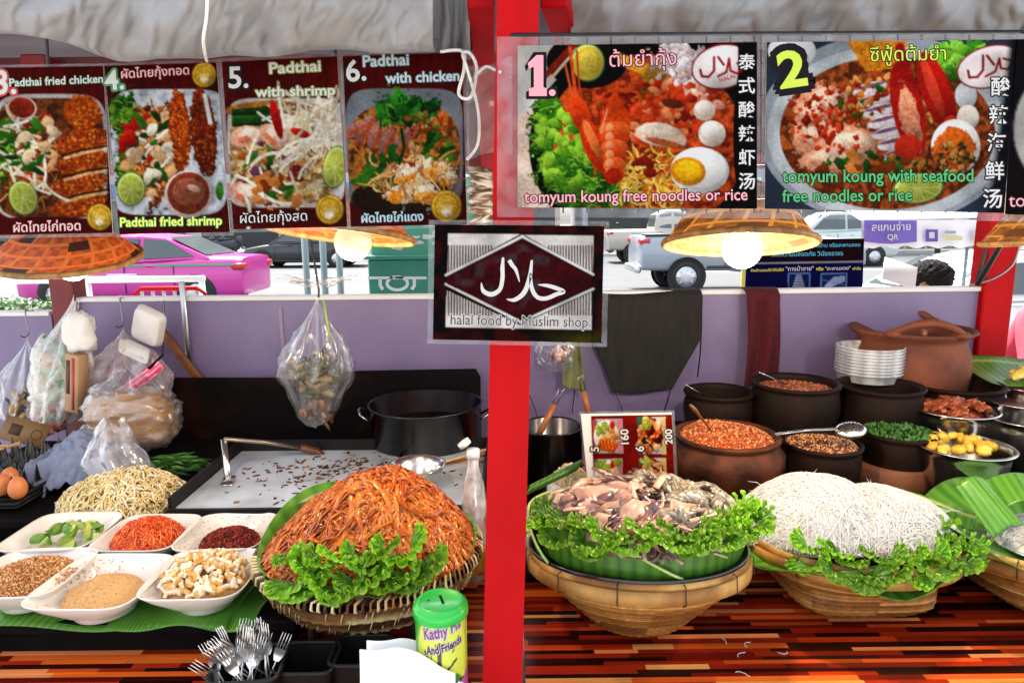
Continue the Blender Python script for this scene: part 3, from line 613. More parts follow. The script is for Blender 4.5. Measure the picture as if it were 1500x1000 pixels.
# ================================================================ TABLES
def planks(x0, x1, y0, y1, z, seed):
    r = random.Random(seed); mb = MB(); y = y0
    pal = [hexc(h) for h in ('1a0705','2a0b07','7e1c0c','a02a10','d44e1a','ee6a24','f89850','6a160c','b83414','3a0d08','8d220e')]
    while y < y1:
        h = min(r.choice((.011,.014,.017)), y1-y); x = x0 - r.uniform(0,.2)
        while x < x1:
            l = r.uniform(.07,.3); a, b = max(x, x0), min(x+l, x1)
            if b > a: mb.add([(a,y,z),(b,y,z),(b,y+h,z),(a,y+h,z)], [(0,1,2,3)], col=tuple(c*r.uniform(.8,1.15) for c in r.choice(pal)))
            x += l
        y += h
    return mb
m_plank = M('varnished_planks', (1,1,1), .22, spec=.3, vcol=True, var=.3, vscale=25, stretch=(.06,1,1), coat=.05, bump=.04, bscale=40)
m_darkwood = M('dark_wood', hexc('1c0d08'), .5, var=.3, vscale=8)
for nm, x0, x1, sd in (('left', -1.75, -.052, 3), ('right', .018, 1.75, 9)):
    t = thing('counter_table', f'counter of red and brown planks {"under the white bowls" if nm == "left" else "under the bamboo baskets"}, {nm} of the red post', 'counter', ((x0+x1)/2,1.6,0))
    obj('table_top', MB().box(((x0+x1)/2,1.59,.695),(x1-x0,1.4,.05)), m_darkwood, t, smooth=False, world=True)
    obj('plank_surface', planks(x0, x1, .9, 2.28, .722, sd), m_plank, t, smooth=False, world=True)
    obj('front_apron', MB().box(((x0+x1)/2,.93,.57),(x1-x0-.04,.02,.2)), m_darkwood, t, smooth=False, world=True)
    for lx in (x0+.06, x1-.06):
        for ly in (.96, 2.2): obj('leg', MB().box((lx,ly,.335),(.05,.05,.67),bev=.004), m_darkwood, t, smooth=False, world=True)
m_blackst = M('black_stand', (.006,.005,.005), .7, var=.3, spec=.05)
def riser(x0, x1, y0, y1, z0, z1, lab, mat=None):
    c = Vector(((x0+x1)/2,(y0+y1)/2,z0)); t = thing('display_riser', lab, 'riser', c)
    obj('riser_top', MB().box((c.x,c.y,z1-.012),(x1-x0,y1-y0,.024),bev=.004), mat or m_blackst, t, smooth=False, world=True)
    obj('riser_body', MB().box((c.x,c.y+.01,(z0+z1-.024)/2),(x1-x0-.04,y1-y0-.04,z1-z0-.024)), mat or m_blackst, t, smooth=False, world=True)
ZT = .722
riser(.36,1.6,1.56,1.83,ZT,.82,'dark riser under the steel bowls and round board on the right')
riser(.30,1.62,1.835,2.22,ZT,.885,'dark raised shelf under the back row of clay pots')
riser(-1.5,-.42,1.2,1.56,ZT,.80,'dark low riser under the banana leaf and white bowls')
riser(-1.6,-.80,1.57,2.2,ZT,.845,'dark shelf under the egg tray and bean sprouts')
# ================================================================ CANVAS, STRING, WIRE
m_canvas = M('canvas_cloth', (.295,.295,.305), .85, col2=(.245,.245,.25), vscale=3, bump=.05, bscale=300)
def interp(tab, x):
    for (a, u), (b, v) in zip(tab, tab[1:]):
        if x <= b: return u+(v-u)*(x-a)/(b-a) if x > a else u
    return tab[-1][1]
def canvas_roll(name, lab, edge, x0, x1, Y, bulge, top, seed, n=(260,60)):
    def fn(u, v):
        x = x0+(x1-x0)*u; yb = interp(edge, x); fl = noise.noise(Vector((u*9+seed, v*2.2, seed))); f2 = noise.noise(Vector((u*26+v*7, v*5+seed, 2)))
        diag = abs(noise.noise(Vector((u*6-v*2.5+seed, u*2+v*3, 5))))
        if v < .75:
            k = v/.75; y = top+(yb-top)*k; dy = -bulge*math.sin(pi*min(1, k*1.02)*.9)*(1+.35*fl) + (.3+.7*k)*(.015*math.sin(2*pi*(u*4.3+.55*k+.5*fl+seed))+.007*math.sin(2*pi*(u*9.5-.8*k+.7*fl))+.004*math.sin(2*pi*(u*21+1.3*k+f2))) - .010*diag
            return PY(x, y+6*fl*(1-k), Y+dy+.02)
        k = (v-.75)/.25; p = PY(x, yb, Y); return p+Vector((0, .02+.16*k, .012*math.sin(pi*k)+.10*k*k+.01*fl))
    return tag(obj(name, MB().sheet(fn, *n), m_canvas, solid=.002), lab, 'awning')
canvas_roll('canvas_awning', 'crumpled cream canvas awning rolled up over the portrait posters', [(-60,42),(0,46),(90,64),(160,80),(240,86),(330,76),(450,70),(560,70),(645,68)], -80, 634, 1.06, .085, -120, 4.2)
canvas_roll('canvas_awning', 'pale grey canvas flap hanging beside the red beam, left of the post', [(600,80),(690,82)], 612, 688, 1.14, .02, -120, 9.1, (20,24))
canvas_roll('canvas_awning', 'grey canvas awning folded over the two large landscape posters', [(820,54),(900,62),(1100,58),(1500,52),(1600,50)], 836, 1600, 1.14, .07, -140, 14.7)
m_string = M('white_string', (.72,.70,.66), .8, bump=.3, bscale=300)
def rope(name, lab, pts, r, mat=None, cat='string'):
    P_ = [Vector(p) for p in pts]; out = []
    for k in range(len(P_)-1):
        for s_ in range(8):
            t = s_/8; g = lambda i: P_[max(0, min(len(P_)-1, i))]
            out.append(0.5*((2*g(k)) + (g(k+1)-g(k-1))*t + (2*g(k-1)-5*g(k)+4*g(k+1)-g(k+2))*t*t + (3*g(k)-g(k-1)-3*g(k+1)+g(k+2))*t**3))
    out.append(P_[-1]); c = out[-1]
    return tag(obj(name, MB().tube([p-c for p in out], r, 6), mat or m_string, loc=c), lab, cat)
rope('tie_string', 'white string tied around the rolled cream canvas', [PY(304,-40,.96),PY(303,20,.955),PY(298,60,.965),PY(303,90,1.05)], .0022)
rope('tie_string', 'white looped cord hanging between the Padthai with chicken poster and the post', [PY(645,76,1.11),PY(676,75,1.105),PY(680,100,1.1),PY(672,138,1.1),PY(690,142,1.09),PY(698,100,1.09),PY(688,78,1.09),PY(678,80,1.09),PY(684,100,1.08),PY(700,160,1.09),PY(700,210,1.09),PY(684,234,1.1)], .0025)
rope('tie_string', 'short white cord running from the looped cord to the red post', [PY(700,108,1.08),PY(712,98,1.06),PY(724,102,1.03),PY(733,106,.998)], .0022)
m_wire = M('dark_wire', (.02,.02,.022), .4, metal=.6)
mb = MB(); mb.tube([PY(748,52,1.0),PY(1560,47,1.0)], .003, 6)
for k in range(24):
    x = 790+k*35; mb.tube([PY(x,51,1.003),PY(x,312,1.003)], .0014, 5)
for y in (92,140,190,240,290): mb.tube([PY(752,y,1.006),PY(1560,y,1.006)], .0014, 5)
tag(obj('wire_rack', MB().add([v for v in mb.v], mb.f), m_wire), 'dark wire rack that the large landscape posters hang on', 'wire rack')
m_wrap = film('stretch_film', milky=.08, gloss=.03, edge=.3, bump=.6, bscale=9)
def wrapfn(u, v):
    x = 684+66*u; y = 96+138*v-10*u; return PY(x, y+5*math.sin(v*9+u*4), 1.09-.11*u+.008*math.sin(v*22+u*5))
tag(obj('plastic_wrap', MB().sheet(wrapfn, 14, 30), m_wrap), 'crinkled clear plastic film stretched from the left posters to the red post', 'plastic film')
# ================================================================ LAMPS
m_weave = M('woven_bamboo', (1,1,1), .55, vcol=True, bump=.2, bscale=150)
nt = m_weave.node_tree; b_ = nt.nodes['Principled BSDF']; t_ = nt.nodes.new('ShaderNodeBsdfTranslucent'); mx = nt.nodes.new('ShaderNodeMixShader'); mx.inputs[0].default_value = .10
nt.links.new(b_.inputs['Base Color'].links[0].from_socket, t_.inputs[0]); nt.links.new(b_.outputs[0], mx.inputs[1]); nt.links.new(t_.outputs[0], mx.inputs[2]); nt.links.new(mx.outputs[0], nt.nodes['Material Output'].inputs[0])
m_rim = M('straw_rim', hexc('9c7440'), .7, col2=hexc('6e4c24'), vscale=60, bump=.5, bscale=90)
m_bulb = M('lit_bulb', (.6,.5,.4), .2, emit=.42, ecol=(1,.74,.42)); m_bulb2 = M('warm_bulb', (.7,.6,.45), .25, emit=.15, ecol=(1,.74,.42), var=.25, vscale=25); m_sock = M('lamp_socket', (.6,.55,.45), .5); m_cord = M('lamp_cord', (.02,.02,.02), .5)
bulbs = []
def lamp(lab, x, y, Y, r, h, rot, bulb, br, power, cols):
    c = PY(x, y, Y); rr = random.Random(int(x)); t = thing('pendant_lamp', lab, 'lamp', c, group='woven pendant lamps', rot=rot)
    mb = MB(); n = 96; prof = [(r*.985, .002), (r*.9, h*.16), (r*.78, h*.36), (r*.62, h*.58), (r*.42, h*.8), (r*.2, h*.96), (r*.09, h)]
    pal = [hexc(q) for q in cols]; P_ = []
    for (r0, z0), (r1, z1) in zip(prof, prof[1:]):
        for k in range(4): P_.append((r0+(r1-r0)*k/4, z0+(z1-z0)*k/4))
    P_.append(prof[-1])
    for i in range(n):
        for j in range(len(P_)-1):
            a0, a1 = 2*pi*i/n+.10*j/4, 2*pi*(i+1)/n+.10*j/4; (r0, z0), (r1, z1) = P_[j], P_[j+1]
            warp = (i//2+j//2) % 2 == 0; thin = i % 6 == 0 or j % 4 == 3
            q = pal[2] if (i//6+3*(j//3)) % 11 == 0 else (pal[3] if thin else (pal[0] if warp else pal[1])); q = tuple(v*rr.uniform(.85,1.15) for v in q)
            mb.add([(r0*math.cos(a0),r0*math.sin(a0),z0),(r0*math.cos(a1),r0*math.sin(a1),z0),(r1*math.cos(a1+.025),r1*math.sin(a1+.025),z1),(r1*math.cos(a0+.025),r1*math.sin(a0+.025),z1)], [(0,1,2,3)], col=q)
    obj('lamp_shade', mb, m_weave, t)
    obj('shade_rim', MB().tube([(r*math.cos(2*pi*k/48), r*math.sin(2*pi*k/48), 0) for k in range(48)], r*.045, 8, closed=True), m_rim, t)
    inv = full_matrix(t).inverted(); lb = inv @ PY(*bulb, Y)
    obj('bulb', MB().blob(lb, br, nu=24, nv=16), m_bulb if power > 1 else m_bulb2, t)
    obj('socket', MB().lathe([(0,-.0),(.016,0),(.018,.05),(0,.052)], lb+Vector((0,0,br*.9)), 16), m_sock, t)
    obj('cord', MB().tube([(0,0,h*.97), inv @ (c+Vector((0,.02,h+.35))), inv @ (c+Vector((0,.04,h+.66)))], .003, 6), m_cord, t)
    l = bpy.data.lights.new('bulb_light', 'POINT'); l.energy = power*2.5; l.color = (1,.78,.52); l.shadow_soft_size = .02
    o = bpy.data.objects.new('bulb_light', l); COL.objects.link(o); o.location = full_matrix(t) @ (lb+Vector((0,0,-br-.022)))
    l2 = bpy.data.lights.new('bulb_light', 'POINT'); l2.energy = power*.16; l2.color = (1,.72,.40); l2.shadow_soft_size = .015
    o2 = bpy.data.objects.new('bulb_light', l2); COL.objects.link(o2); o2.location = full_matrix(t) @ Vector((lb.x*.3, lb.y*.3, max(.03, lb.z+br+.025)))
OR = ('9c4716','82380f','2c1208','a85a22'); ST = ('6e4418','5c3814','482a0e','96682e')
lamp('woven lamp shade of orange check below the menu posters numbered 3 and 4', 98, 377, 1.34, .130, .080, (rad(12),rad(3),0), (105,384), .036, .6, OR)
lamp('tilted woven lamp shade with a clear round bulb above the green box', 500, 343, 1.34, .14, .09, (rad(-8),rad(6),0), (517,355), .036, .6, OR)
lamp('brown woven lamp shade with a glowing bulb below the tomyum posters', 1082, 356, 1.30, .138, .125, (rad(-11),rad(2),0), (1087,364), .038, 1.7, ST)
lamp('woven lamp shade cut by the right edge of the photo', 1552, 350, 1.30, .125, .1, (rad(-3),rad(-4),0), (1560,358), .036, .95, ST)
# ================================================================ FOOD MATERIALS
m_porc = M('white_melamine', (.74,.73,.69), .22, var=.03, vscale=4, coat=.2)
m_bamboo = M('bamboo_weave', (1,1,1), .55, vcol=True, var=.25, vscale=18, bump=.3, bscale=200)
m_steel = M('stainless_steel', (.62,.61,.58), .22, metal=1, var=.08, vscale=12, bump=.03, bscale=30)
m_clay = M('dark_clay', hexc('21110a'), .6, spec=.15, col2=hexc('0e0705'), vscale=9, bump=.35, bscale=50)
m_clayr = M('brown_clay', hexc('5a2d15'), .55, spec=.2, col2=hexc('261108'), vscale=14, bump=.35, bscale=60)
m_terra = M('terracotta', hexc('82432a'), .75, col2=hexc('5c2c18'), vscale=7, bump=.3, bscale=60)
m_banana = leaf_mat('banana_leaf', (.05,.13,.018), (.09,.2,.03), transl=.2, rough=.3, bump=.1, vcol=True)
m_lettuce = leaf_mat('lettuce_leaf', (.1,.3,.02), (.2,.4,.04), transl=.35, rough=.35, bump=.25, vcol=True, objrand=.38)
m_noodle = M('orange_noodle', hexc('d9761f'), .28, col2=hexc('b5501a'), vscale=14, sss=.15, bump=.15, bscale=60)
m_ricen = M('rice_noodle', (.80,.78,.72), .4, var=.06, vscale=20, sss=.1)
m_sprout = M('bean_sprout', hexc('e9d9a8'), .35, col2=hexc('d2b878'), vscale=40, sss=.15)
m_lime = M('lime_skin', hexc('4d7a1c'), .35, col2=hexc('6f9a2c'), vscale=40, bump=.2, bscale=200); m_limef = M('lime_flesh', hexc('c3cc7a'), .3, col2=hexc('a9b858'), vscale=60, sss=.2)
m_vc = M('food_bits', (1,1,1), .5, vcol=True, var=.15, vscale=60); m_vcg = M('food_bits_glossy', (1,1,1), .25, vcol=True, var=.15, vscale=50, sss=.08)
m_soil = M('dark_filling', hexc('2a140a'), .6, var=.3)
m_plasticblk = M('black_plastic', (.009,.008,.008), .4, spec=.25, bump=.1, bscale=60)
class Mound:
    def __init__(s, c, rx, ry, h, p=.8, amp=.1, fr=6, seed=0, peak=(0,0), ex=1.5, tilt=0): s.ex = ex; s.tilt = tilt; s.c = Vector(c); s.rx, s.ry, s.h, s.p, s.amp, s.fr, s.seed, s.pk = rx, ry, h, p, amp, fr, seed, peak
    def z(s, x, y):
        dx, dy = (x-s.c.x)/s.rx, (y-s.c.y)/s.ry; q = dx*dx+dy*dy
        t_ = -(y-s.c.y)*s.tilt
        if q >= 1: return s.c.z+t_
        k = 1-q; dx -= s.pk[0]*k; dy -= s.pk[1]*k; q = min(1, dx*dx+dy*dy)
        return s.c.z + t_ + s.h*(1-min(1,q**.5)**s.ex)**s.p*(1+s.amp*noise.noise(Vector((x*s.fr*3, y*s.fr*3, s.seed))))*(1 if q < 1 else 0)
    def rnd(s, r, k=1): a = r.uniform(0, 2*pi); q = math.sqrt(r.random())*k; return s.c.x+s.rx*q*math.cos(a), s.c.y+s.ry*q*math.sin(a)
    def nrm(s, x, y):
        e = .006; return Vector((s.z(x-e,y)-s.z(x+e,y), s.z(x,y-e)-s.z(x,y+e), 2*e)).normalized()
    def base(s, n=(40,16), drop=0, k=1):
        def fn(u, v):
            a = 2*pi*u; q = v*k; x, y = s.c.x+s.rx*q*math.cos(a), s.c.y+s.ry*q*math.sin(a); return Vector((x, y, s.z(x, y)-drop))
        return MB().sheet(fn, *n)
def strands(mb, mo, n, r, ln, rad_, curl, seg=12, ns=5, flat=1, k=.95, lift=.004, jit=.004, cols=None, wave=0, out=None, sag=0):
    for _ in range(n):
        x, y = mo.rnd(r, k); th = r.uniform(0, 2*pi) if out is None else math.atan2(y-mo.c.y, x-mo.c.x)+r.uniform(-out, out)
        L_ = r.uniform(*ln); c = r.uniform(-curl, curl); pts = []; z0 = r.uniform(0, lift); ph = r.uniform(0, 6); w0 = r.uniform(.5, 1.5)
        for q in range(seg):
            pts.append(Vector((x, y, mo.z(x, y)+z0+jit*math.sin(q*w0+ph)+(.0 if not sag else -sag*max(0, ((x-mo.c.x)/mo.rx)**2+((y-mo.c.y)/mo.ry)**2-1)))))
            x += math.cos(th)*L_/seg; y += math.sin(th)*L_/seg; th += c/seg + (wave*math.sin(q*1.3+ph) if wave else 0)
            qq = ((x-mo.c.x)/mo.rx)**2+((y-mo.c.y)/mo.ry)**2
            if qq > 1: th = math.atan2(mo.c.y-y, mo.c.x-x)+r.uniform(-1.2, 1.2)
        rr = r.uniform(*rad_); mb.tube(pts, [rr*.6]+[rr]*(seg-2)+[rr*.6], ns, flat=flat, col=r.choice(cols) if cols else None)
def bits(mb, mo, n, r, size, cols, k=.97, kind='blob', lift=.0015):
    for _ in range(n):
        x, y = mo.rnd(r, k); p = Vector((x, y, mo.z(x, y)+r.uniform(0, lift))); z = r.uniform(*size); ro = Euler((r.uniform(0,6), r.uniform(0,6), r.uniform(0,6))).to_matrix(); c = r.choice(cols)
        if kind == 'blob': mb.blob(p, (z*r.uniform(.8,1.5), z, z*.8), ro, 5, 3, col=c)
        elif kind == 'flake': mb.box(p, (z*2*r.uniform(.6,1.4), z*1.5, z*.3), ro, col=c)
        else: mb.box(p, (z*r.uniform(.9,2), z, z*r.uniform(.5,1)), ro, col=c)
def stuff(name, mb, m, label, cat, smooth=True): 
    c = Vector(mb.v[0]); o = obj(name, mb, m, smooth=smooth, world=True, loc=c); return tag(o, label, cat, kind='stuff')
# ---- banana leaf sheets
LG = [hexc(h) for h in ('3f7d22','57992c','2f6a1c','6aa838')]
def leaf_sheet(name, lab, fn, nu, nv, ribs=40, seed=0, parent=None, shade=1, midrib=None):
    def cf(u, v):
        k = .5+.5*math.sin(u*ribs*2*pi); k = k**.6*.8+.15*(1+noise.noise(Vector((u*7, v*5, seed)))); a, b = LG[2], LG[3]
        c = tuple((a[i]*(1-k)+b[i]*k)*shade for i in range(3))
        if midrib is not None and abs(v-midrib) < .02: c = hexc('b8c878')
        return c
    o = obj(name, MB().sheet(fn, nu, nv, colfn=cf), m_banana, parent, world=True, solid=.0008, loc=None if parent else fn(.5,.5))
    return tag(o, lab, 'banana leaf') if parent is None else o
# ---- lettuce
def lettuce_mesh(seed):
    r = random.Random(seed); f1, f2, p1, p2 = r.uniform(3,4.5), r.uniform(8,10), r.uniform(0,6), r.uniform(0,6)
    w1, w2 = r.randint(9,11), r.randint(25,29)
    def fn(u, v):
        a = (u-.5)*pi*1.2; L_ = .012+.056*v*(1+.06*math.sin(u*9+p1)); e = v**1.8; n_ = noise.noise(Vector((u*7, v*5, seed)))
        f = w1*2*pi*u+p1+1.5*n_; g = w2*2*pi*u+p2+v*3; A, B = .0085*e*(1+.5*n_), .0034*v**3; T = (math.cos(a), -math.sin(a))
        tx = A*math.cos(f)+B*math.cos(g); tz = A*math.sin(f)+B*math.sin(g)
        return Vector((math.sin(a)*L_+T[0]*tx, math.cos(a)*L_+T[1]*tx+.3*B*math.sin(g*2), .020*math.sin(v*2.0)+tz+.010*v*v*abs(math.sin(a))+.010*e*n_))
    def cf(u, v):
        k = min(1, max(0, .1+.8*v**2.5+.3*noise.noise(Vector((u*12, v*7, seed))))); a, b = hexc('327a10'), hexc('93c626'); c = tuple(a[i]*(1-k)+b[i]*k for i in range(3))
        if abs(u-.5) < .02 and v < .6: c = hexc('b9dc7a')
        return c
    return MB().sheet(fn, 190, 16, colfn=cf)
LET = []
def lettuce_row(pts, r, lab, grp, size=(.8,1.15), tilt=(-.5,.5)):
    """pts: (place, outward angle); one leaf each"""
    for i, (p, az) in enumerate(pts):
        k = r.randrange(4)
        while len(LET) <= k: LET.append(None)
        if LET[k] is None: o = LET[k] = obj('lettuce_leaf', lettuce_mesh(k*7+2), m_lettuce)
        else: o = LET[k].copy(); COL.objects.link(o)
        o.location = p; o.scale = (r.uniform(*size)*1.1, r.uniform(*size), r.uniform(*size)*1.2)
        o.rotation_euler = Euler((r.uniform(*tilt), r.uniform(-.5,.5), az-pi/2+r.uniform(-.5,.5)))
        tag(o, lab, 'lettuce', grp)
# ---- baskets
def weave(mb, prof, c, n, ribs, amp, cols, r, rings, sq=2, sqz=None, wob=.0):
    """woven wall: prof (r, z) resampled to rings, each ring passes in and out of the ribs"""
    L_ = [0]
    for a, b in zip(prof, prof[1:]): L_.append(L_[-1]+math.hypot(b[0]-a[0], b[1]-a[1]))
    rows = []
    for k in range(rings+1):
        s_ = L_[-1]*k/rings; i = max(q for q in range(len(L_)) if L_[q] <= s_+1e-9); i = min(i, len(prof)-2); t = (s_-L_[i])/(L_[i+1]-L_[i])
        rows.append((prof[i][0]+(prof[i+1][0]-prof[i][0])*t, prof[i][1]+(prof[i+1][1]-prof[i][1])*t))
    vs = []; cs = []
    for k, (rr, z) in enumerate(rows):
        cc = [r.choice(cols) for _ in range(8)]; pw = sq if sqz is None else sqz(z)
        for sub in (0, 1):
            if sub and k == rings: break
            for i in range(n):
                a = 2*pi*i/n; ph = ribs*a+(pi if k % 2 else 0); ca, sa = math.cos(a), math.sin(a); q = (abs(ca)**pw+abs(sa)**pw)**(-1/pw)
                d = amp*math.sin(ph)*(1 if not sub else 0) - (amp*.9 if sub else 0)
                z2 = z if not sub else (z+rows[k+1][1])/2; r2 = rr if not sub else (rr+rows[k+1][0])/2
                w_ = wob*noise.noise(Vector((ca*2, sa*2, z*8)))
                vs.append(Vector(c)+Vector(((r2+w_)*q*ca+d*ca, (r2+w_)*q*sa+d*sa, z2)))
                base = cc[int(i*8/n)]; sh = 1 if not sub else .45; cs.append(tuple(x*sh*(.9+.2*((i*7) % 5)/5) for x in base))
    m = len(vs)//n; o = len(mb.v); mb.v += [tuple(v) for v in vs]; mb.c += cs
    for k in range(m-1):
        for i in range(n): mb.f.append((o+k*n+i, o+k*n+(i+1) % n, o+(k+1)*n+(i+1) % n, o+(k+1)*n+i)); mb.mi.append(mb.cur)
    return mb
BAM = [hexc(h) for h in ('b5843f','a06c2c','c99a52','8a5a24')]
def ringband(c, r0, h, th, m, parent, name='rim_band', sq=2, n=64, cols=None, tilt=0):
    """flat bamboo hoop of height h and thickness th"""
    mb = MB(); prof = [(r0-th/2,0),(r0+th/2,.001),(r0+th*.6,h/2),(r0+th/2,h),(r0-th/2,h),(r0-th/2,0)]
    mb.lathe(prof, c, n, power=sq); 
    if cols: mb.c = [tuple(x*(.85+.3*noise.noise(Vector(v)*9)) for x in cols[int((math.atan2(v[1]-c[1], v[0]-c[0])+pi)*2.4) % len(cols)]) for v in mb.v]
    return obj(name, mb, m, parent, world=True)
# ================================================================ LEFT BASKET OF ORANGE NOODLES
r = random.Random(5)
B1 = PY(543,800,1.33); R1 = 159*mpp(B1)
t = thing('noodle_basket', 'coarse woven straw basket on a dark stand, heaped with orange noodles', 'basket', (B1.x,B1.y,ZT))
STRAW = [hexc(h) for h in ('c9b482','5a3a1c','8a6a38','3a2412','d8c898','6e4a26')]
mb = weave(MB(), [(R1*.55,-.095),(R1*.8,-.085),(R1*.93,-.05),(R1*1.0,-.012)], B1, 220, 55, .0035, STRAW, r, 9, wob=.006); obj('woven_wall', mb, m_bamboo, t, world=True)
mb = MB()
for k in range(110):     # lashed edge
    a = 2*pi*k/110; a2 = a+.05; p = B1+Vector((math.cos(a)*R1*1.01, math.sin(a)*R1*1.01, 0))
    q = B1+Vector((math.cos(a2)*R1*.985, math.sin(a2)*R1*.985, .002)); o_ = Vector((math.cos(a), math.sin(a), 0))
    mb.tube([p-o_*.006+Vector((0,0,-.016)), p+o_*.006+Vector((0,0,-.006)), p+o_*.003+Vector((0,0,.006)), q-o_*.004+Vector((0,0,.008))], r.uniform(.0028,.0042), 5, flat=.6, col=STRAW[k % 2*4] if r.random() < .4 else r.choice(STRAW))
for k in range(150):      # loose pale straw ends over the dark wall
    a = 2*pi*r.random(); z = r.uniform(-.078,-.03); o_ = Vector((math.cos(a), math.sin(a), 0)); rr = R1*interp([(-.095,.55),(-.085,.8),(-.05,.93),(-.012,1.0)], z); p = B1+o_*(rr+.004)+Vector((0,0,z))
    mb.tube([p, p+Vector((-o_.y,o_.x,0))*.006+Vector((0,0,.02))+o_*.004], .002, 5, flat=.5, col=hexc('c9b88a'))
obj('lashed_rim', mb, m_bamboo, t, world=True)
for k in range(4):
    a = pi/4+k*pi/2; p = Vector((B1.x+R1*.62*math.cos(a), B1.y+R1*.62*math.sin(a), 0)); obj('stand_leg', MB().tube([(p.x,p.y,ZT+.001),(p.x,p.y,B1.z-.085)], .011, 8), M('stand_wood', hexc('2a150b'), .6), t, world=True)
def lining(u, v):
    a = 2*pi*u; q = R1*(.75+.23*v); zz = B1.z+.004+.022*v*v*(1+.8*math.sin(a*3+1))+.035*v*v*max(0,math.sin(a-.35))**3+.03*v*v*max(0,math.cos(a-2.9))**4; return Vector((B1.x+q*math.cos(a), B1.y+q*math.sin(a), zz-.012))
leaf_sheet('leaf_lining', '', lining, 90, 6, 60, 2, parent=t)
pk = PY(575,696,1.36)
MO1 = Mound((B1.x+.005,B1.y,B1.z+.002), R1*.95, R1*.93, pk.z-B1.z, p=.95, amp=.16, fr=4, seed=3, peak=(.10,.10), ex=1.75)
mb = MO1.base(drop=.006); mb.c = [hexc('5a260a')]*len(mb.v); NC = [(hexc(h)[0]*.82, hexc(h)[1]*.74, hexc(h)[2]*.6) for h in ('d2751e','bc5c14','c86a20','a64b10','d88636')]
strands(mb, MO1, 1150, r, (.06,.15), (.0034,.0056), 4.6, 18, 6, .30, .97, .010, .003, NC, .36)
strands(mb, MO1, 160, r, (.09,.18), (.0046,.0066), 2.2, 18, 6, .26, .75, .014, .003, NC, .2)
m_nood2 = M('noodle_strands', (1,1,1), .24, vcol=True, var=.18, vscale=22, sss=.12, bump=.1, bscale=80)
stuff('noodle_heap', mb, m_nood2, 'tall heap of glossy orange flat rice noodles in the straw basket', 'noodles')
def along(pix, z, n, r, jit=.006):
    """n places spread along a pixel polyline at height z (height may be a list)"""
    P_ = [PZ(x, y, z if not isinstance(z, (list, tuple)) else z[i]) for i, (x, y) in enumerate(pix)]; out = []
    for k in range(n):
        s_ = k/(n-1)*(len(P_)-1); i = min(int(s_), len(P_)-2); p = P_[i].lerp(P_[i+1], s_-i); out.append(p+Vector((r.uniform(-jit,jit), r.uniform(-jit,jit), r.uniform(-jit,jit))))
    return out
def garland(c, R_, mo, a0, a1, n, lab, grp, r, size, rows=((.80,.030,-.1,.5),(.93,.016,-.5,.2),(1.02,.0,-.9,-.2)), zmin=0, sy=1):
    """rows (radius share, lift, tilt range) of leaves round the front of a basket, angles in degrees"""
    for q, (k, up, t0, t1) in enumerate(rows):
        for i in range(n):
            a = rad(a0+(a1-a0)*(i+.5*(q % 2)+r.uniform(-.25,.25))/n); x, y = c.x+R_*k*math.cos(a), c.y+R_*k*sy*math.sin(a)
            lettuce_row([(Vector((x, y, max(mo.z(x, y), zmin)+up+r.uniform(-.006,.008))), a+r.uniform(-.4,.4))], r, lab, grp, size, (t0, t1))
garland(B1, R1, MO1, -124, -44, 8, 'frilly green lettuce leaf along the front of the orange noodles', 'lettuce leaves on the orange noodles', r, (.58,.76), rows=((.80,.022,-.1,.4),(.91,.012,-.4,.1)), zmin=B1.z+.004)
# ================================================================ MIDDLE BAMBOO BASKET OF SEAFOOD
def bamboo_basket(lab, c, R_, h, base, sq=False, rings=26, group='bamboo baskets', tilt=rad(6)):
    t = thing('bamboo_basket', lab, 'basket', (c.x,c.y,c.z-h), group=group); pr = [(0.01,-h+.002),(base*.9,-h+.001),(base,-h+.004),(base*1.25,-h*.8),(R_*.72,-h*.5),(R_*.9,-h*.25),(R_*.97,0)]
    sqz = (lambda z: 2+2.6*max(0, min(1, (-z-h*.35)/(h*.5)))) if sq else None
    obj('woven_wall', weave(MB(), pr, c, 216, 36, .0016, BAM, r, rings, sqz=sqz), m_bamboo, t, world=True)
    ringband(c+Vector((0,0,-.022)), R_*.985, .026, .008, m_bamboo, t, 'outer_hoop', cols=BAM[:3]); ringband(c+Vector((0,0,.0)), R_*.965, .016, .007, m_bamboo, t, 'top_hoop', cols=BAM[1:])
    mb = MB()
    for k in range(12):
        a = 2*pi*k/12+.2; o_ = Vector((math.cos(a), math.sin(a), 0)); p = c+o_*R_*.99
        mb.tube([p-o_*.008+Vector((0,0,.017)), p+o_*.006+Vector((0,0,.012)), p+o_*.007+Vector((0,0,-.02)), p-o_*.006+Vector((0,0,-.026))], .0012, 5, col=hexc('2a1a0c'))
    obj('hoop_binding', mb, m_bamboo, t, world=True); t.rotation_euler.x = -tilt; t.location.z += base*math.sin(tilt)*.8; return t
TL = rad(9)
c2 = PZ(934,920,ZT); c2 = Vector((c2.x, c2.y+.012, ZT+.14)); R2 = 162*mpp(c2)
bamboo_basket('round bamboo basket under the black tray of squid and shrimp', c2, R2, .137, R2*.42, tilt=rad(9))
t = thing('black_tray', 'black metal tray resting in the bamboo basket under the leaf bowl', 'tray', (c2.x,c2.y,ZT)); tray = t
obj('tray_body', MB().lathe([(0,-.03),(R2*.7,-.03),(R2*.9,-.008),(R2*.965,.024),(R2*.985,.026),(R2*.985,.021),(R2*.92,-.014),(R2*.7,-.036),(0,-.036)], c2, 72), M('black_enamel', (.012,.012,.014), .18, coat=.3), t, world=True)
t = thing('leaf_bowl', 'bowl folded from dark green banana leaves holding squid and shrimp', 'leaf bowl', (c2.x,c2.y,ZT)); lbowl = t
zb = c2.z+.016; RB = R2*.93
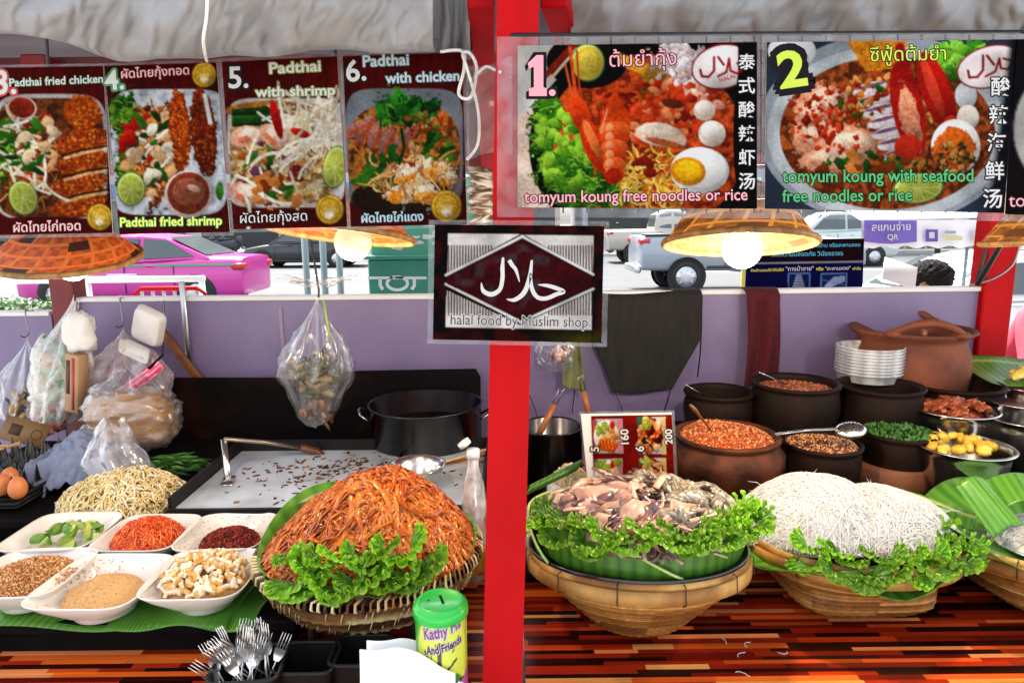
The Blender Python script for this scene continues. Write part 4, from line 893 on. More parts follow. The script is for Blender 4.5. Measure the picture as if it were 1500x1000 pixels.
for k in range(5):       # overlapping folded leaf walls
    a0 = -pi/2-1.75+k*1.27; span = 1.95
    def fn(u, v, a0=a0, span=span, k=k):
        a = a0+span*u; q = RB*(.95+.06*v)+.0055*u+.0015*k; hh = (.078+.014*math.sin(u*pi)*(.5+.5*math.cos(k*2.1)))*(1-.9*max(0, (u-.66)/.34))
        return Vector((c2.x+q*math.cos(a), c2.y+q*math.sin(a), zb+hh*v))
    o = leaf_sheet('leaf_wall', '', fn, 60, 8, 16, k, parent=t, shade=.62)
    mb = MB(); mb.tube([fn(u/24, 1.0) for u in range(25)], .003, 6); obj('leaf_fold', mb, M('leaf_edge', hexc('a9bf74'), .4), t, world=True)
mb = MB(); ap = PY(1062,870,1.12)
mb.tube([PY(940,855,1.105),PY(1000,862,1.10),PY(1050,850,1.115),PY(1072,856,1.12)], .002, 6); obj('leaf_tie', mb, M('leaf_edge_pale', hexc('a8b878'), .4), t, world=True)
for q in (tray, lbowl): q.rotation_euler.x = -TL; q.location.z += .01
# seafood
zs = zb+.07; c2 = c2+Vector((0,-.02,0)); c2.y += .02-math.sin(TL)*.15*-1-.018; pkz = PY(935,706,1.37).z
c2s = c2; MO2 = Mound((c2.x,c2.y,zs), RB*.95, RB*.92, (pkz-zs), p=.85, amp=.14, fr=5, seed=8, peak=(.0,.1), ex=2.2, tilt=math.tan(TL))
mb = MO2.base(drop=.012); mb.c = [hexc('8a6f62') if v[0] < c2.x+.0 else hexc('77705f') for v in mb.v]
stuff('seafood_base', mb, m_vcg, 'packed raw seafood under the squid and shrimp that lie on top', 'seafood')
def shrimp_mesh(seed):
    r = random.Random(seed); mb = MB(); pts = []; rs = []; n = 15
    for k in range(n):
        t_ = k/(n-1); a = -1.1+3.0*t_; q = .017+.004*t_; pts.append(Vector((q*math.cos(a), q*math.sin(a), .003*math.sin(t_*5+seed))))
        rs.append((.0075*(1-.62*t_)*(1+.10*math.sin(t_*38)))*(.5 if k == 0 else 1))
    mb.tube(pts, rs, 9); cols = [hexc(h) for h in ('9a9280','6e6858','b0a896','524e44','857e6c')]
    mb.c = [tuple(x*(1.0+.25*math.sin(i//9*2.6)) for x in cols[(i//9+i % 3) % 5]) for i in range(len(mb.v))]
    for s_ in (-1, 0, 1):
        p = pts[-1]; d = (pts[-1]-pts[-2]).normalized(); x = Vector((-d.y, d.x, 0)); mb.tube([p, p+d*.006+x*.003*s_, p+d*.011+x*.006*s_], [.0018,.003,.0012], 5, flat=.35, col=hexc('5a4a3a'))
    return mb
def squid_mesh(k):
    r = random.Random(k*5+1); mb = MB(); cols = [hexc(h) for h in ('a88474','7e5c52','be9a86','604446','90705f','5a444a')]
    if k < 2:        # tentacle bunch
        mb.blob((0,0,0), (.013,.012,.009), None, 10, 6, .2, 4, k, col=cols[k])
        for i in range(6):
            a = -1+2*i/5+r.uniform(-.15,.15); L_ = r.uniform(.025,.05); c = r.uniform(-2.6,2.6); p = Vector((.008*math.cos(a), .008*math.sin(a), 0)); P_ = [p.copy()]
            for q in range(8): p += Vector((math.cos(a), math.sin(a), r.uniform(-.4,.1)))*L_/8; a += c/8; P_.append(p.copy())
            mb.tube(P_, [.0052*(1-.085*q) for q in range(9)], 6, col=r.choice(cols))
    elif k == 2:     # curled body strip
        P_ = [Vector((.03*math.cos(a*.26), .022*math.sin(a*.26), .006*math.sin(a*.4))) for a in range(14)]; mb.tube(P_, [.004+.004*math.sin(i/13*pi) for i in range(14)], 8, flat=.5, col=cols[2]); mb.c = [cols[(i//24) % 3*2 % 6] for i in range(len(mb.v))]
    elif k == 3:     # flat slab of mantle
        def fn(u, v): return Vector(((u-.5)*.05, (v-.5)*.032*(1-.4*u), .009*math.sin(v*pi)+.006*math.sin(u*4)))
        mb.sheet(fn, 10, 8, colfn=lambda u, v: tuple(a*(1-v)+b*v for a, b in zip(cols[0], cols[2])))
        mb.sheet(lambda u, v: fn(u, v)-Vector((0,0,.004)), 10, 8, col=cols[4])
    else:            # hooded head with dark skin
        mb.blob((0,0,0), (.02,.013,.01), None, 14, 8, .3, 3, k, col=cols[3]); mb.blob((.018,.003,.002), (.008,.009,.007), None, 10, 6, col=cols[5]); mb.blob((.012,-.011,.006), .0035, None, 8, 6, col=(.02,.02,.02)); mb.blob((-.012,0,.004), (.014,.012,.008), None, 10, 6, .3, 4, 2, col=cols[1])
    return mb
def pile(meshes, name, mat, mo, n, r, ok, lab, cat, grp, lift=.0, size=(.85,1.2), tilt=.45, k=.88):
    protos = []; c = 0; tries = 0
    while c < n and tries < 5000:
        tries += 1; x, y = mo.rnd(r, k)
        if not ok(x, y): continue
        i = r.randrange(len(meshes))
        while len(protos) <= i: protos.append(None)
        if protos[i] is None: o = protos[i] = obj(name, meshes[i], mat)
        else: o = protos[i].copy(); COL.objects.link(o)
        nq = mo.nrm(x, y).to_track_quat('Z', 'Y'); o.location = (x, y, mo.z(x, y)+r.uniform(.2,1)*lift); o.rotation_euler = (nq.to_matrix() @ Euler((r.uniform(-tilt,tilt), r.uniform(-tilt,tilt), r.uniform(0,6.28))).to_matrix()).to_euler(); s_ = r.uniform(*size); o.scale = (s_,)*3
        tag(o, lab, cat, grp); c += 1
m_shrimp = M('raw_shrimp', (1,1,1), .18, vcol=True, var=.25, vscale=70, sss=.2, coat=.4, objrand=.3); m_squid = M('raw_squid', (1,1,1), .2, vcol=True, var=.2, vscale=60, sss=.2, coat=.4, objrand=.3)
side = lambda x, y: x-c2.x-.02+.25*(y-c2.y)
pile([shrimp_mesh(k) for k in range(3)], 'raw_shrimp', m_shrimp, MO2, 85, r, lambda x, y: side(x, y) > 0 and y < c2.y+.16, 'raw grey peeled shrimp in the right half of the seafood heap', 'shrimp', 'raw shrimp heaped in the leaf bowl', .012, (1.5,2.1))
pile([squid_mesh(k) for k in range(5)], 'squid_piece', m_squid, MO2, 95, r, lambda x, y: side(x, y) < .01 and y < c2.y+.16, 'raw pinkish squid piece in the left half of the seafood heap', 'squid', 'raw squid heaped in the leaf bowl', .010, (1.3,1.8))
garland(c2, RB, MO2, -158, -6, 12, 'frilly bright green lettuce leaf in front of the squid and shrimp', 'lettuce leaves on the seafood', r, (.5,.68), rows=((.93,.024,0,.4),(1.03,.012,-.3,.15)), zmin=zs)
# ================================================================ RIGHT BASKET OF WHITE NOODLES
c3 = PZ(1240,884,ZT); c3 = Vector((c3.x, c3.y+.015, ZT+.13)); R3 = 148*mpp(c3)
bamboo_basket('square footed bamboo basket heaped with white rice noodles', c3, R3, .127, R3*.52, True)
def l3(u, v):
    a = 2*pi*u; q = R3*(.80+.30*v*(1+.25*math.sin(a*2+.5))); zz = .004+.05*v*v*(.35+.65*max(0, math.sin(a+.2)))+.02*v*math.sin(a*5); return Vector((c3.x+q*math.cos(a), c3.y+q*math.sin(a)*.96, c3.z+zz))
leaf_sheet('banana_leaf', 'banana leaf lining under the white rice noodles', l3, 100, 8, 45, 7)
for k, (pp, lab) in enumerate((([(1300,700),(1350,705),(1440,750),(1405,768),(1330,735)],'pointed banana leaf piece standing up behind the white noodles'),)):
    def fq(u, v):
        A, B = PY(1290,705+8,1.50), PY(1436,748,1.43); C_, D = PY(1330,745,1.44), PY(1425,775,1.40); return A.lerp(B, u).lerp(C_.lerp(D, u), v)+Vector((0,0,.012*math.sin(v*pi)+.006*math.sin(u*5)))
    leaf_sheet('banana_leaf', lab, fq, 24, 8, 9, k+3, midrib=.5)
r = random.Random(11); mb = None
A3 = PZ(1180,790,c3.z+.02); 
MA = Mound((c3.x-.062,c3.y+.055,c3.z+.006), R3*.82, R3*.66, .118, p=.8, amp=.08, fr=4, seed=5, peak=(.05,.1), ex=2.2, tilt=.1); MBm = Mound((c3.x+.088,c3.y+.045,c3.z+.006), R3*.74, R3*.64, .096, p=.8, amp=.1, fr=4, seed=6, peak=(0,.1), ex=2.2, tilt=.1)
class MX: 
    def z(s, x, y): return max(MA.z(x, y), MBm.z(x, y))
MX3 = MX()
RN = [(.84,.83,.81),(.81,.80,.77),(.86,.85,.84),(.66,.65,.62)]
mb = MA.base((48,18), .004); b2 = MBm.base((48,18), .004); mb.add(b2.v, b2.f); mb.c = [(.84,.83,.80)]*len(mb.v)
strands(mb, MA, 1500, r, (.16,.36), (.0006,.0011), 3.0, 18, 3, 1, 1.0, .010, .003, RN, .05); strands(mb, MBm, 1300, r, (.16,.36), (.0006,.0011), 6.5, 18, 3, 1, 1.0, .010, .003, RN, .1)
for k in range(60):
    a = r.uniform(0, 2*pi); mo = MA if k % 2 else MBm; q = r.uniform(.5,.95); x, y = mo.c.x+mo.rx*q*math.cos(a), mo.c.y+mo.ry*q*math.sin(a); p = Vector((x, y, mo.z(x, y))); d = Vector((math.cos(a+r.uniform(-.8,.8)), math.sin(a+r.uniform(-.8,.8)), r.uniform(.3,1)))
    L_ = r.uniform(.015,.04); mb.tube([p, p+d*L_*.5, p+d*L_+Vector((0,0,-L_*.35))], .0006, 3, col=RN[2])
m_ricen = M('rice_noodles', (1,1,1), .35, vcol=True, sss=.3); stuff('rice_noodle_heap', mb, m_ricen, 'two joined mounds of thin white rice noodles in the square footed basket', 'noodles')
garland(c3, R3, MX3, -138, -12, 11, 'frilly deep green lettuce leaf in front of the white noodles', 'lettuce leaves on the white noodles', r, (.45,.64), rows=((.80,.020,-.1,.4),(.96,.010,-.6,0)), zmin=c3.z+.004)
# far right basket, cut by the frame
c4 = PY(1535,800,1.38); R4 = .22
bamboo_basket('bamboo basket lined with banana leaves, cut by the right edge of the photo', Vector((c4.x,c4.y,ZT+.12)), R4, .118, R4*.5, True); c4 = Vector((c4.x,c4.y,ZT+.12))
def l4(u, v):
    a = 2*pi*u; q = R4*(.3+.82*v); return Vector((c4.x+q*math.cos(a), c4.y+q*math.sin(a), c4.z+.002+.05*v*v+.016*v*math.sin(a*4+1)))
leaf_sheet('banana_leaf', 'folded banana leaf lining the basket at the right edge of the photo', l4, 80, 10, 36, 5)
for k, (q0, q1, q2, q3, lab) in enumerate((((1400,712),(1440,700),(1500,768),(1455,790),'glossy strip of banana leaf over the left rim of the right edge basket'), ((1440,705),(1510,695),(1530,735),(1470,745),'bright banana leaf piece lying inside the basket at the right edge'))):
    def fq(u, v):
        Yk = 1.40+.04*k; A = PY(*q0, Yk).lerp(PY(*q1, Yk+.02), u); B = PY(*q3, Yk-.08).lerp(PY(*q2, Yk-.08), u); return A.lerp(B, v)+Vector((0,0,.012*math.sin(u*pi)))
    leaf_sheet('banana_leaf', lab, fq, 16, 16, 6, k+9)
MO4 = Mound((c4.x+.01,c4.y-.02,c4.z+.02), R4*.6, R4*.55, .05, p=.7, seed=2); mb = MO4.base((30,10)); mb.c = [(.7,.68,.6)]*len(mb.v); strands(mb, MO4, 300, r, (.06,.14), (.0008,.0012), 4, 12, 3, cols=RN); stuff('rice_noodle_heap', mb, m_ricen, 'small mound of white noodles on leaves at the right edge of the photo', 'noodles')
# ================================================================ WHITE BOWLS AND WHAT IS IN THEM
def leaf_strip(x0, y0, x1, y1, z, dy, seed, lab):
    a, b = PZ(x0,y0,z), PZ(x1,y1,z)
    def fn(u, v): 
        p = a.lerp(b, u); return Vector((p.x, p.y+dy*v, z+.003+.004*math.sin(u*7+seed)*(1-v)**2-.010*(1-v)**6*(.5+.5*math.sin(u*11+seed))+.003*math.sin(v*9)))
    leaf_sheet('banana_leaf', lab, fn, 70, 30, 34, seed)
leaf_strip(-60,916,330,921,.801,.42,2,'wide banana leaf spread under the white bowls')
leaf_strip(150,922,368,917,.804,.25,5,'shorter banana leaf showing under the bowl of diced tofu')
ZB = .812
def bowl(px, r0, lab, rz=0, h=.062):
    c = PZ(px[0], px[1], ZB+h); o = Vector((c.x, c.y, ZB)); t = thing('square_bowl', lab, 'bowl', o, rz, group='square white bowls')
    pr = [(0,.004),(r0*.46,.004),(r0*.46,0),(r0*.52,0),(r0*.52,.008),(r0*.60,.014),(r0*.86,.042),(r0*.985,h-.003),(r0*1.0,h),(r0*.985,h+.001),(r0*.955,h-.004),(r0*.83,.044),(r0*.55,.018),(r0*.3,.014),(0,.014)]
    mb = MB(); n = 64; 
    for k, (q, z) in enumerate(pr): pass
    mb.lathe(pr, n=n, power=2)
    out = []
    for v in mb.v:       # square towards the rim, round at the foot
        k = min(1, max(0, (v[2]-.006)/(h-.006)))**.6; a = math.atan2(v[1], v[0]); pw = 2+3.2*k; q = (abs(math.cos(a))**pw+abs(math.sin(a))**pw)**(-1/pw); out.append((v[0]*q, v[1]*q, v[2]))
    mb.v = out; obj('bowl_body', mb, m_porc, t); return o+Vector((0,0,.0)), r0, h
r = random.Random(21)
def fill(o, r0, h, peak=.03, level=.55, dx=0, dy=0, k=.80, p=.7, amp=.2, seed=1):
    return Mound((o.x+dx, o.y+dy, o.z+h*level), r0*k, r0*k, peak, p=p, amp=amp, fr=9, seed=seed, ex=2)
def disc(mo, drop, col, n=(40,12)): mb = mo.base(n, drop); mb.c = [col]*len(mb.v); return mb
# lime
o, r0, h = bowl((92,776), .100, 'square white bowl of lime wedges', .03)
MOl = Mound((o.x+.015,o.y-.005,o.z+.03), r0*.72, r0*.62, .036, p=.7, amp=.1)
def wedge(seed):
    mb = MB(); n = 12; vs = []; R_ = .021
    for k in range(n+1):
        a = pi*k/n
        for q in (-.55, -.18, .18, .55): vs.append((R_*math.cos(a), R_*math.sin(a)*math.sin(q)*1.0, R_*math.sin(a)*math.cos(q)-.010))
    fs = [(k*4+q, k*4+q+1, (k+1)*4+q+1, (k+1)*4+q) for k in range(n) for q in range(3)]; mb.add(vs, fs)
    mb.cur = 1
    for q in (0, 3):
        ring = [Vector(vs[k*4+q]) for k in range(n+1)]; c = sum(ring, Vector())/(n+1); c = Vector((0,0,-.010)); o = len(mb.v); mb.add([c]+ring, [(0, k+1, k+2) if q else (0, k+2, k+1) for k in range(n)])
    mb.cur = 0; return mb
W0 = None
for k in range(22):
    x, y = MOl.rnd(r, .95)
    if W0 is None: W = W0 = obj('lime_wedge', wedge(0), [m_lime, m_limef])
    else: W = W0.copy(); COL.objects.link(W)
    W.location = (x, y, MOl.z(x, y)+.008); W.rotation_euler = (r.uniform(-1.9,1.9), r.uniform(-.5,.5), r.uniform(0,6.28)); W.scale = (r.uniform(.85,1.1),)*3
    tag(W, 'cut lime wedge lying in the square white bowl', 'lime', 'lime wedges in the white bowl')
# carrot
o, r0, h = bowl((216,778), .094, 'square white bowl piled with shredded carrot', -.02)
mo = fill(o, r0, h, .045, .62, k=.80, seed=2); mb = disc(mo, .004, hexc('c9521a')); CC = [hexc(q) for q in ('f0682a','e0531c','f58a45','d9481a')]
strands(mb, mo, 900, r, (.012,.035), (.0010,.0016), 2.5, 5, 4, .7, .98, .006, .003, CC); stuff('shredded_carrot', mb, m_vcg, 'heap of shredded orange carrot in a square white bowl', 'carrot')
# chili
o, r0, h = bowl((333,777), .096, 'square white bowl of red chili flakes with flecked rim', .02)
mo = fill(o, r0, h, .034, .5, dx=.006, dy=-.006, k=.68, seed=3); mb = disc(mo, .002, hexc('5a0f0a')); CH = [hexc(q) for q in ('7a1410','96201a','5a0d0a','b5381f','40100a','a84a24')]
bits(mb, mo, 1500, r, (.0012,.0026), CH, kind='flake', lift=.003)
for k in range(170):      # flecks stuck on the sloping wall
    a = r.uniform(0, 2*pi); q = r.uniform(.66,.95)*r0; pw = 4.4; s_ = (abs(math.cos(a))**pw+abs(math.sin(a))**pw)**(-1/pw); f = (q/r0-.55)/.28; z = .018+.026*min(1, f)+max(0, f-1)*.03
    mb.box((o.x+q*s_*math.cos(a)*.97, o.y+q*s_*math.sin(a)*.97, o.z+z+.003), (r.uniform(.001,.003), r.uniform(.001,.002), .0008), Euler((r.uniform(-.5,.5), r.uniform(-.5,.5), r.uniform(0,3))), col=r.choice(CH))
stuff('chili_flakes', mb, m_vc, 'dark red dried chili flakes in a square white bowl', 'chili flakes', smooth=False)
# peanuts
o, r0, h = bowl((42,836), .100, 'square white bowl of chopped peanuts at the left edge of the photo', .03)
mo = fill(o, r0, h, .030, .70, k=.83, seed=4); mb = disc(mo, .003, hexc('a9713a')); bits(mb, mo, 2200, r, (.0011,.0024), [hexc(q) for q in ('c98f52','b5783c','dcae74','9c622c','e3bf8c')], lift=.003)
stuff('chopped_peanuts', mb, m_vc, 'heap of coarsely chopped brown peanuts in a square white bowl', 'peanuts', smooth=False)
# sugar
o, r0, h = bowl((150,848), .106, 'square white bowl of pale brown sugar with smeared rim', -.03)
mo = fill(o, r0, h, .030, .52, dx=.004, dy=-.008, k=.68, amp=.35, seed=5); mb = disc(mo, 0, hexc('d3a76c'), (72,30)); bits(mb, mo, 1600, r, (.0005,.001), [hexc(q) for q in ('dcb47a','c99a5c','e6c592')], lift=.001)
for k in range(130):
    a = r.gauss(2.4,.35) if k % 3 else r.uniform(0,6.3); q = r.uniform(.62,.93)*r0; pw = 4.4; s_ = (abs(math.cos(a))**pw+abs(math.sin(a))**pw)**(-1/pw); f = (q/r0-.55)/.28; z = .018+.026*min(1, f)+max(0, f-1)*.03
    mb.blob((o.x+q*s_*math.cos(a)*.97, o.y+q*s_*math.sin(a)*.97, o.z+z+.002), (r.uniform(.0008,.0028), r.uniform(.0008,.002), .001), None, 6, 4, .3, col=hexc('c89a60'))
stuff('sugar_mound', mb, M('sugar_grains', (1,1,1), .7, vcol=True, bump=.6, bscale=700), 'smooth mound of pale brown sugar in a square white bowl', 'sugar')
# tofu
o, r0, h = bowl((300,838), .100, 'square white bowl of diced tofu beside the orange noodles', .02)
mo = fill(o, r0, h, .036, .68, k=.80, seed=6); mb = disc(mo, .006, hexc('b98a4c')); stuff('tofu_crumbs', mb, m_vc, 'tofu crumbs under the diced tofu in the square bowl', 'tofu crumbs')
TF = []
for k in range(4):
    m_ = MB(); d = [(.026,.009,.008),(.020,.010,.009),(.016,.012,.008),(.022,.008,.010)][k]; m_.box((0,0,0), d, bev=.001); y0 = d[1]/2-.0015
    m_.c = [hexc('cf9a48') if (v[1] > y0 and k != 1) or (k == 3 and v[2] > d[2]/2-.0012) else hexc('ece0c4') for v in m_.v]; TF.append(m_)
m_tofu = M('tofu', (1,1,1), .5, vcol=True, var=.12, vscale=90, sss=.1, objrand=.1)
pile(TF, 'tofu_piece', m_tofu, mo, 210, r, lambda x, y: True, 'small stick of white tofu with golden skin in the square bowl', 'tofu', 'diced tofu in the white bowl', .012, (.8,1.1), 1.2, .97)
# bean sprouts and herbs
p0 = PZ(186,735,.846); mo = Mound((p0.x,p0.y,.846), .165, .115, .075, p=.8, amp=.2, fr=5, seed=9, ex=1.8); mb = disc(mo, .008, hexc('b89a5c'))
SP = [hexc(q) for q in ('efe2b8','e3cf98','f5ecd0','d8be80','e8d4a0')]
strands(mb, mo, 620, r, (.04,.075), (.0016,.0026), 1.8, 8, 5, 1, 1.0, .012, .006, SP)
for k in range(120):
    x, y = mo.rnd(r, .98); mb.blob((x, y, mo.z(x, y)+.012), (.004,.0025,.0025), Euler((0,0,r.uniform(0,6))).to_matrix(), 7, 5, col=hexc('d9c060'))
stuff('bean_sprouts', mb, M('bean_sprouts', (1,1,1), .35, vcol=True, var=.1, vscale=60, sss=.15), 'loose heap of pale bean sprouts behind the white bowls', 'bean sprouts')
p0 = PZ(235,695,.86); mb = MB(); mo = Mound((p0.x+.005,p0.y+.02,.86), .095, .05, .035, p=.8, seed=3)
for k in range(150):
    x, y = mo.rnd(r); z = mo.z(x, y)+r.uniform(0,.015); a = r.gauss(.3,.5); L_ = r.uniform(.03,.07); d = Vector((math.cos(a), math.sin(a), r.uniform(-.25,.15))); s_ = Vector((-math.sin(a), math.cos(a), .2)); p = Vector((x, y, z)); c = r.choice([hexc(q) for q in ('2c5a1c','3f7a26','1f4414','5a9236')])
    mb.add([p, p+d*L_*.5+s_*.004+Vector((0,0,.003)), p+d*L_, p+d*L_*.5-s_*.004], [(0,1,2,3)], col=c)
stuff('chopped_chives', mb, leaf_mat('chives', (.1,.3,.02), (.1,.3,.02), vcol=True), 'dark green chopped chives behind the bean sprouts', 'chives', smooth=False)
# ================================================================ PLASTIC BAGS
m_bag = film('bag_film', milky=.035, gloss=.03, rough=.18, bump=.3, bscale=26); m_bagw = film('white_bag_film', tint=(.90,.90,.88), milky=.26, gloss=.04, rough=.25, bump=.3, bscale=24)
def bag_mesh(top, bot, w0, d0, seed, neck=.18, ridges=9, vmax=.62, end=0, n=60, m=36, tip=.006, pix=None, Y=None, sag=1.0):
    """a hanging bag: gathered at the top, wide near the bottom, with gathers running down from the knot"""
    top, bot = Vector(top), Vector(bot); 
    def fn(u, v):
        a = 2*pi*u; c = top.lerp(bot, v); k = neck if v < .0 else 1
        e = min(1, (v/vmax))**.85; e = e*e*(3-2*e); e *= (math.sqrt(max(0, 1-max(0, (v-.72)/.285)**2.2)) if not end else (1-(1-end)*max(0,(v-vmax)/(1-vmax))**.9)*math.sqrt(max(0, 1-max(0, (v-.9)/.1)**2.2))); gat = (1-.75*v)*.30
        q = tip+e*(1+gat*math.sin(ridges*a+seed+3*v)*min(1, v*4)+.16*noise.noise(Vector((math.cos(a)*2+seed, math.sin(a)*2, v*5)))+.10*noise.noise(Vector((math.cos(a)*6+seed, math.sin(a)*6, v*11))))
        return c+Vector((w0*q*math.cos(a), d0*q*math.sin(a), .012*noise.noise(Vector((math.cos(a)*2, v*4, seed)))*v))
    return MB().sheet(fn, n, m)
m_hook = M('hook_wire', (.25,.25,.26), .35, metal=1)
def hook(x, y0, y1, lab, Y=2.335):
    a, b = PY(x,y0,Y), PY(x,y1,Y); L_ = a.z-b.z; s_ = .018
    pts = [(0,.03,-.012),(0,.03,.006),(0,-.008,.008),(0,-.010,-.02),(.003,-.010,-L_*.7),(.004,-.014,-L_*.92),(-.002,-.026,-L_),(-.008,-.038,-L_*.93),(-.009,-.04,-L_*.82)]
    return tag(obj('wire_hook', MB().tube(pts, .0022, 6), m_hook, loc=a), lab, 'hook')
hook(40,458,492,'thin wire hook on the short panel at the left edge, holding a bag'); hook(178,440,478,'thin wire hook on the back panel, holding the bag with the foam box')
YB = 2.24
def veg_blob(parent, c, rx, rz, cols, n, seed, name='bag_contents', ry=None, sz=(.02,.045)):
    r = random.Random(seed); mb = MB()
    for k in range(n):
        a, b = r.uniform(0,6.3), r.uniform(-1,1); q = r.random()**.4; p = Vector(c)+Vector((rx*q*math.cos(a)*math.sqrt(1-b*b), (ry or rx*.6)*q*math.sin(a)*math.sqrt(1-b*b), rz*q*b)); z = r.uniform(*sz)
        mb.blob(p, (z, z*r.uniform(.3,.8), z*r.uniform(.15,.5)), Euler((r.uniform(0,6), r.uniform(0,6), r.uniform(0,6))).to_matrix(), 9, 6, .35, 3, k, col=r.choice(cols))
    return obj(name, mb, m_vcg, parent, world=True)
def bag(name, lab, x, y0, y1, wpx, Y, seed, film_, contents=None, knot=True, cat='plastic bag', d=.6, tipx=None, **kw):
    a, b = PY(tipx or x,y0,Y), PY(x,y1,Y); t = thing(name, lab, cat, b); w0 = wpx*mpp(a)/2
    obj('bag_film', bag_mesh(a, b, w0, w0*d, seed, **kw), film_, t, world=True)
    if contents: contents(t, a, b, w0)
    return t
HX = lambda *h: [hexc(q) for q in h]
# vegetables bag in the middle
def cont(t, a, b, w0):
    veg_blob(t, a.lerp(b,.60), w0*.72, .07, HX('3f4420','6a5a2c','2c3814','75683a','28280f','80693f','3a2e16'), 110, 3, sz=(.012,.034))
    veg_blob(t, a.lerp(b,.86), w0*.42, .05, HX('5a3a1c','3f2410','8a5a2c','4a2c14'), 40, 4, 'bag_leftovers', sz=(.012,.03))
tv = bag('plastic_bag', 'clear plastic bag of trimmed vegetables hanging from a cord', 464, 432, 624, 104, 1.90, 2.0, m_bag, cont, ridges=11, vmax=.60, end=.40)
mb = MB(); a = PY(466,425,1.90)
mb.tube([a+Vector((0,0,-.02)), a+Vector((.002,0,.0)), PY(460,380,1.86), PY(452,335,1.8), PY(448,250,1.7)], .0028, 6); obj('hanging_cord', mb, m_cord, tv, world=True)
def fan(u, v): q = (u-.5); return a+Vector((q*.17*(.5+v), -.01+.012*math.sin(u*19+v*3), .012+.030*v*(.5+abs(q)*1.2)+.012*noise.noise(Vector((u*8, v*4, 1)))))
obj('bag_ears', MB().sheet(fan, 30, 8), m_bagw, tv, world=True)
obj('spring_onion_stem', MB().tube([PY(474,440,1.87),PY(479,470,1.86),PY(484,500,1.86)], .003, 6), M('stem_green', hexc('8fa848'), .4), tv, world=True)
# small bag far left
def cont(t, a, b, w0): veg_blob(t, a.lerp(b,.78), w0*.6, .05, HX('5a5a6a','8a6a4a','c0a060','3a3a44'), 40, 6, sz=(.012,.03))
bag('plastic_bag', 'small clear plastic bag hanging on the hook at the left edge', 30, 492, 622, 66, 2.20, 5.0, m_bag, cont, tipx=40)
# white bag with foam pack and cardboard box
def cont(t, a, b, w0):
    veg_blob(t, a.lerp(b,.6)+Vector((-.03,0,0)), w0*.55, .12, HX('d8dcd8','b8d0c0','e8e8e4','4f9a6a','c9b0a0'), 50, 8, sz=(.025,.05)); veg_blob(t, a.lerp(b,.88)+Vector((-.02,0,0)), w0*.5, .05, HX('b5605a','8f8a7a','6aa070','d8d0c8'), 24, 9)
bag('plastic_bag', 'milky plastic bag of green and white packets hanging from the dark red post', 82, 432, 628, 84, 2.16, 7.5, m_bagw, cont, tipx=108)
c = PY(117,484,2.10); t = thing('foam_pack', 'white lumpy foam pack hanging in front of the dark red post', 'foam pack', c)
mb = MB(); mb.blob(c+Vector((0,0,-.005)), (.044,.03,.062), Euler((0,.1,0)).to_matrix(), 20, 14, .35, 2.2, 4, power=3); obj('foam_body', mb, M('white_foam', (.72,.71,.68), .6, bump=.3, bscale=40), t, world=True)
obj('strap', MB().tube([c+Vector((-.005,0,.05)), PY(113,440,2.2), PY(120,436,2.33)], .006, 6, flat=.4), m_bagw, t, world=True)
c = PY(112,560,2.11); t = thing('carton', 'narrow tan carton with red print leaning beside the milky bag', 'carton', c, rot=(0,rad(9),rad(-14)))
mb = MB(); mb.box((0,0,0), (.052,.04,.19), bev=.002); obj('carton_body', mb, M('tan_card', hexc('b08a66'), .6, var=.1, vscale=12), t)
mb = MB(); mb.box((.008,-.0206,.0), (.010,.001,.17)); obj('red_print', mb, M('red_print', hexc('a5281f'), .5), t)
mb = MB(); mb.box((-.012,-.0206,.02), (.014,.001,.11)); obj('dark_print', mb, M('dark_print', hexc('4a3426'), .5), t)
# foam clamshell box
c = PY(213,480,2.16); t = thing('foam_box', 'open white foam food box propped above the pink bag', 'foam box', c, rot=(rad(12),rad(24),rad(-8)))
def tray_mb(w_, d_, h_):
    mb = MB(); mb.lathe([(0,0),(.80,0),(.86,.1),(1,1),(1.02,1),(1.02,.93),(.89,0),(.84,-.12),(0,-.12)], n=48, power=6); mb.v = [(v[0]*w_/2, -v[2]*h_, v[1]*d_/2) for v in mb.v]; return mb
m_foam = M('foam_box', (.66,.63,.61), .5, sss=.1, bump=.08, bscale=120)
obj('box_lid', tray_mb(.105,.125,-.022), m_foam, t); m2 = tray_mb(.105,.05,.02); m2.v = [(v[0], v[1]-.02, v[2]-.075) for v in m2.v]; obj('box_base', m2, m_foam, t)
# pinkish bag with bright packet, bag of tan noodles
bag('plastic_bag', 'thin pinkish plastic bag hanging on the hook, under the foam box', 192, 480, 596, 112, 2.2, 11.0, film('pink_film', tint=(.86,.72,.72), milky=.25, gloss=.04, rough=.25, bump=.3), None, tipx=180, ridges=7)
a, b = PY(184,576,2.09), PY(236,532,2.09); t = thing('snack_packet', 'bright pink packet with a black tip sticking out of the noodle bag', 'packet', a)
d = b-a; up = Vector((0,0,1)).cross(d).cross(d).normalized()*-1; n_ = d.cross(up).normalized()
def fp(u, v): return a+d*u+up*((v-.5)*.045*(1-.25*u))+n_*(.008*math.sin(pi*v)*math.sin(pi*u)+.003*math.sin(u*14))
obj('packet_body', MB().sheet(fp, 20, 10, colfn=lambda u, v: hexc('d9245f') if (v*3+u) % 1.1 < .75 else hexc('e8a8b8')), M('packet_foil', (1,1,1), .3, vcol=True, coat=.4), t, world=True, solid=.003)
obj('packet_tip', MB().tube([a+d*.75+up*.012, a+d*1.15+up*.016], [.011,.006], 8, flat=.5), m_black_ink, t, world=True)
c = PY(194,612,2.06); t = thing('noodle_bag', 'bulging plastic bag of tan dried noodles hanging by the black plate', 'plastic bag', c)
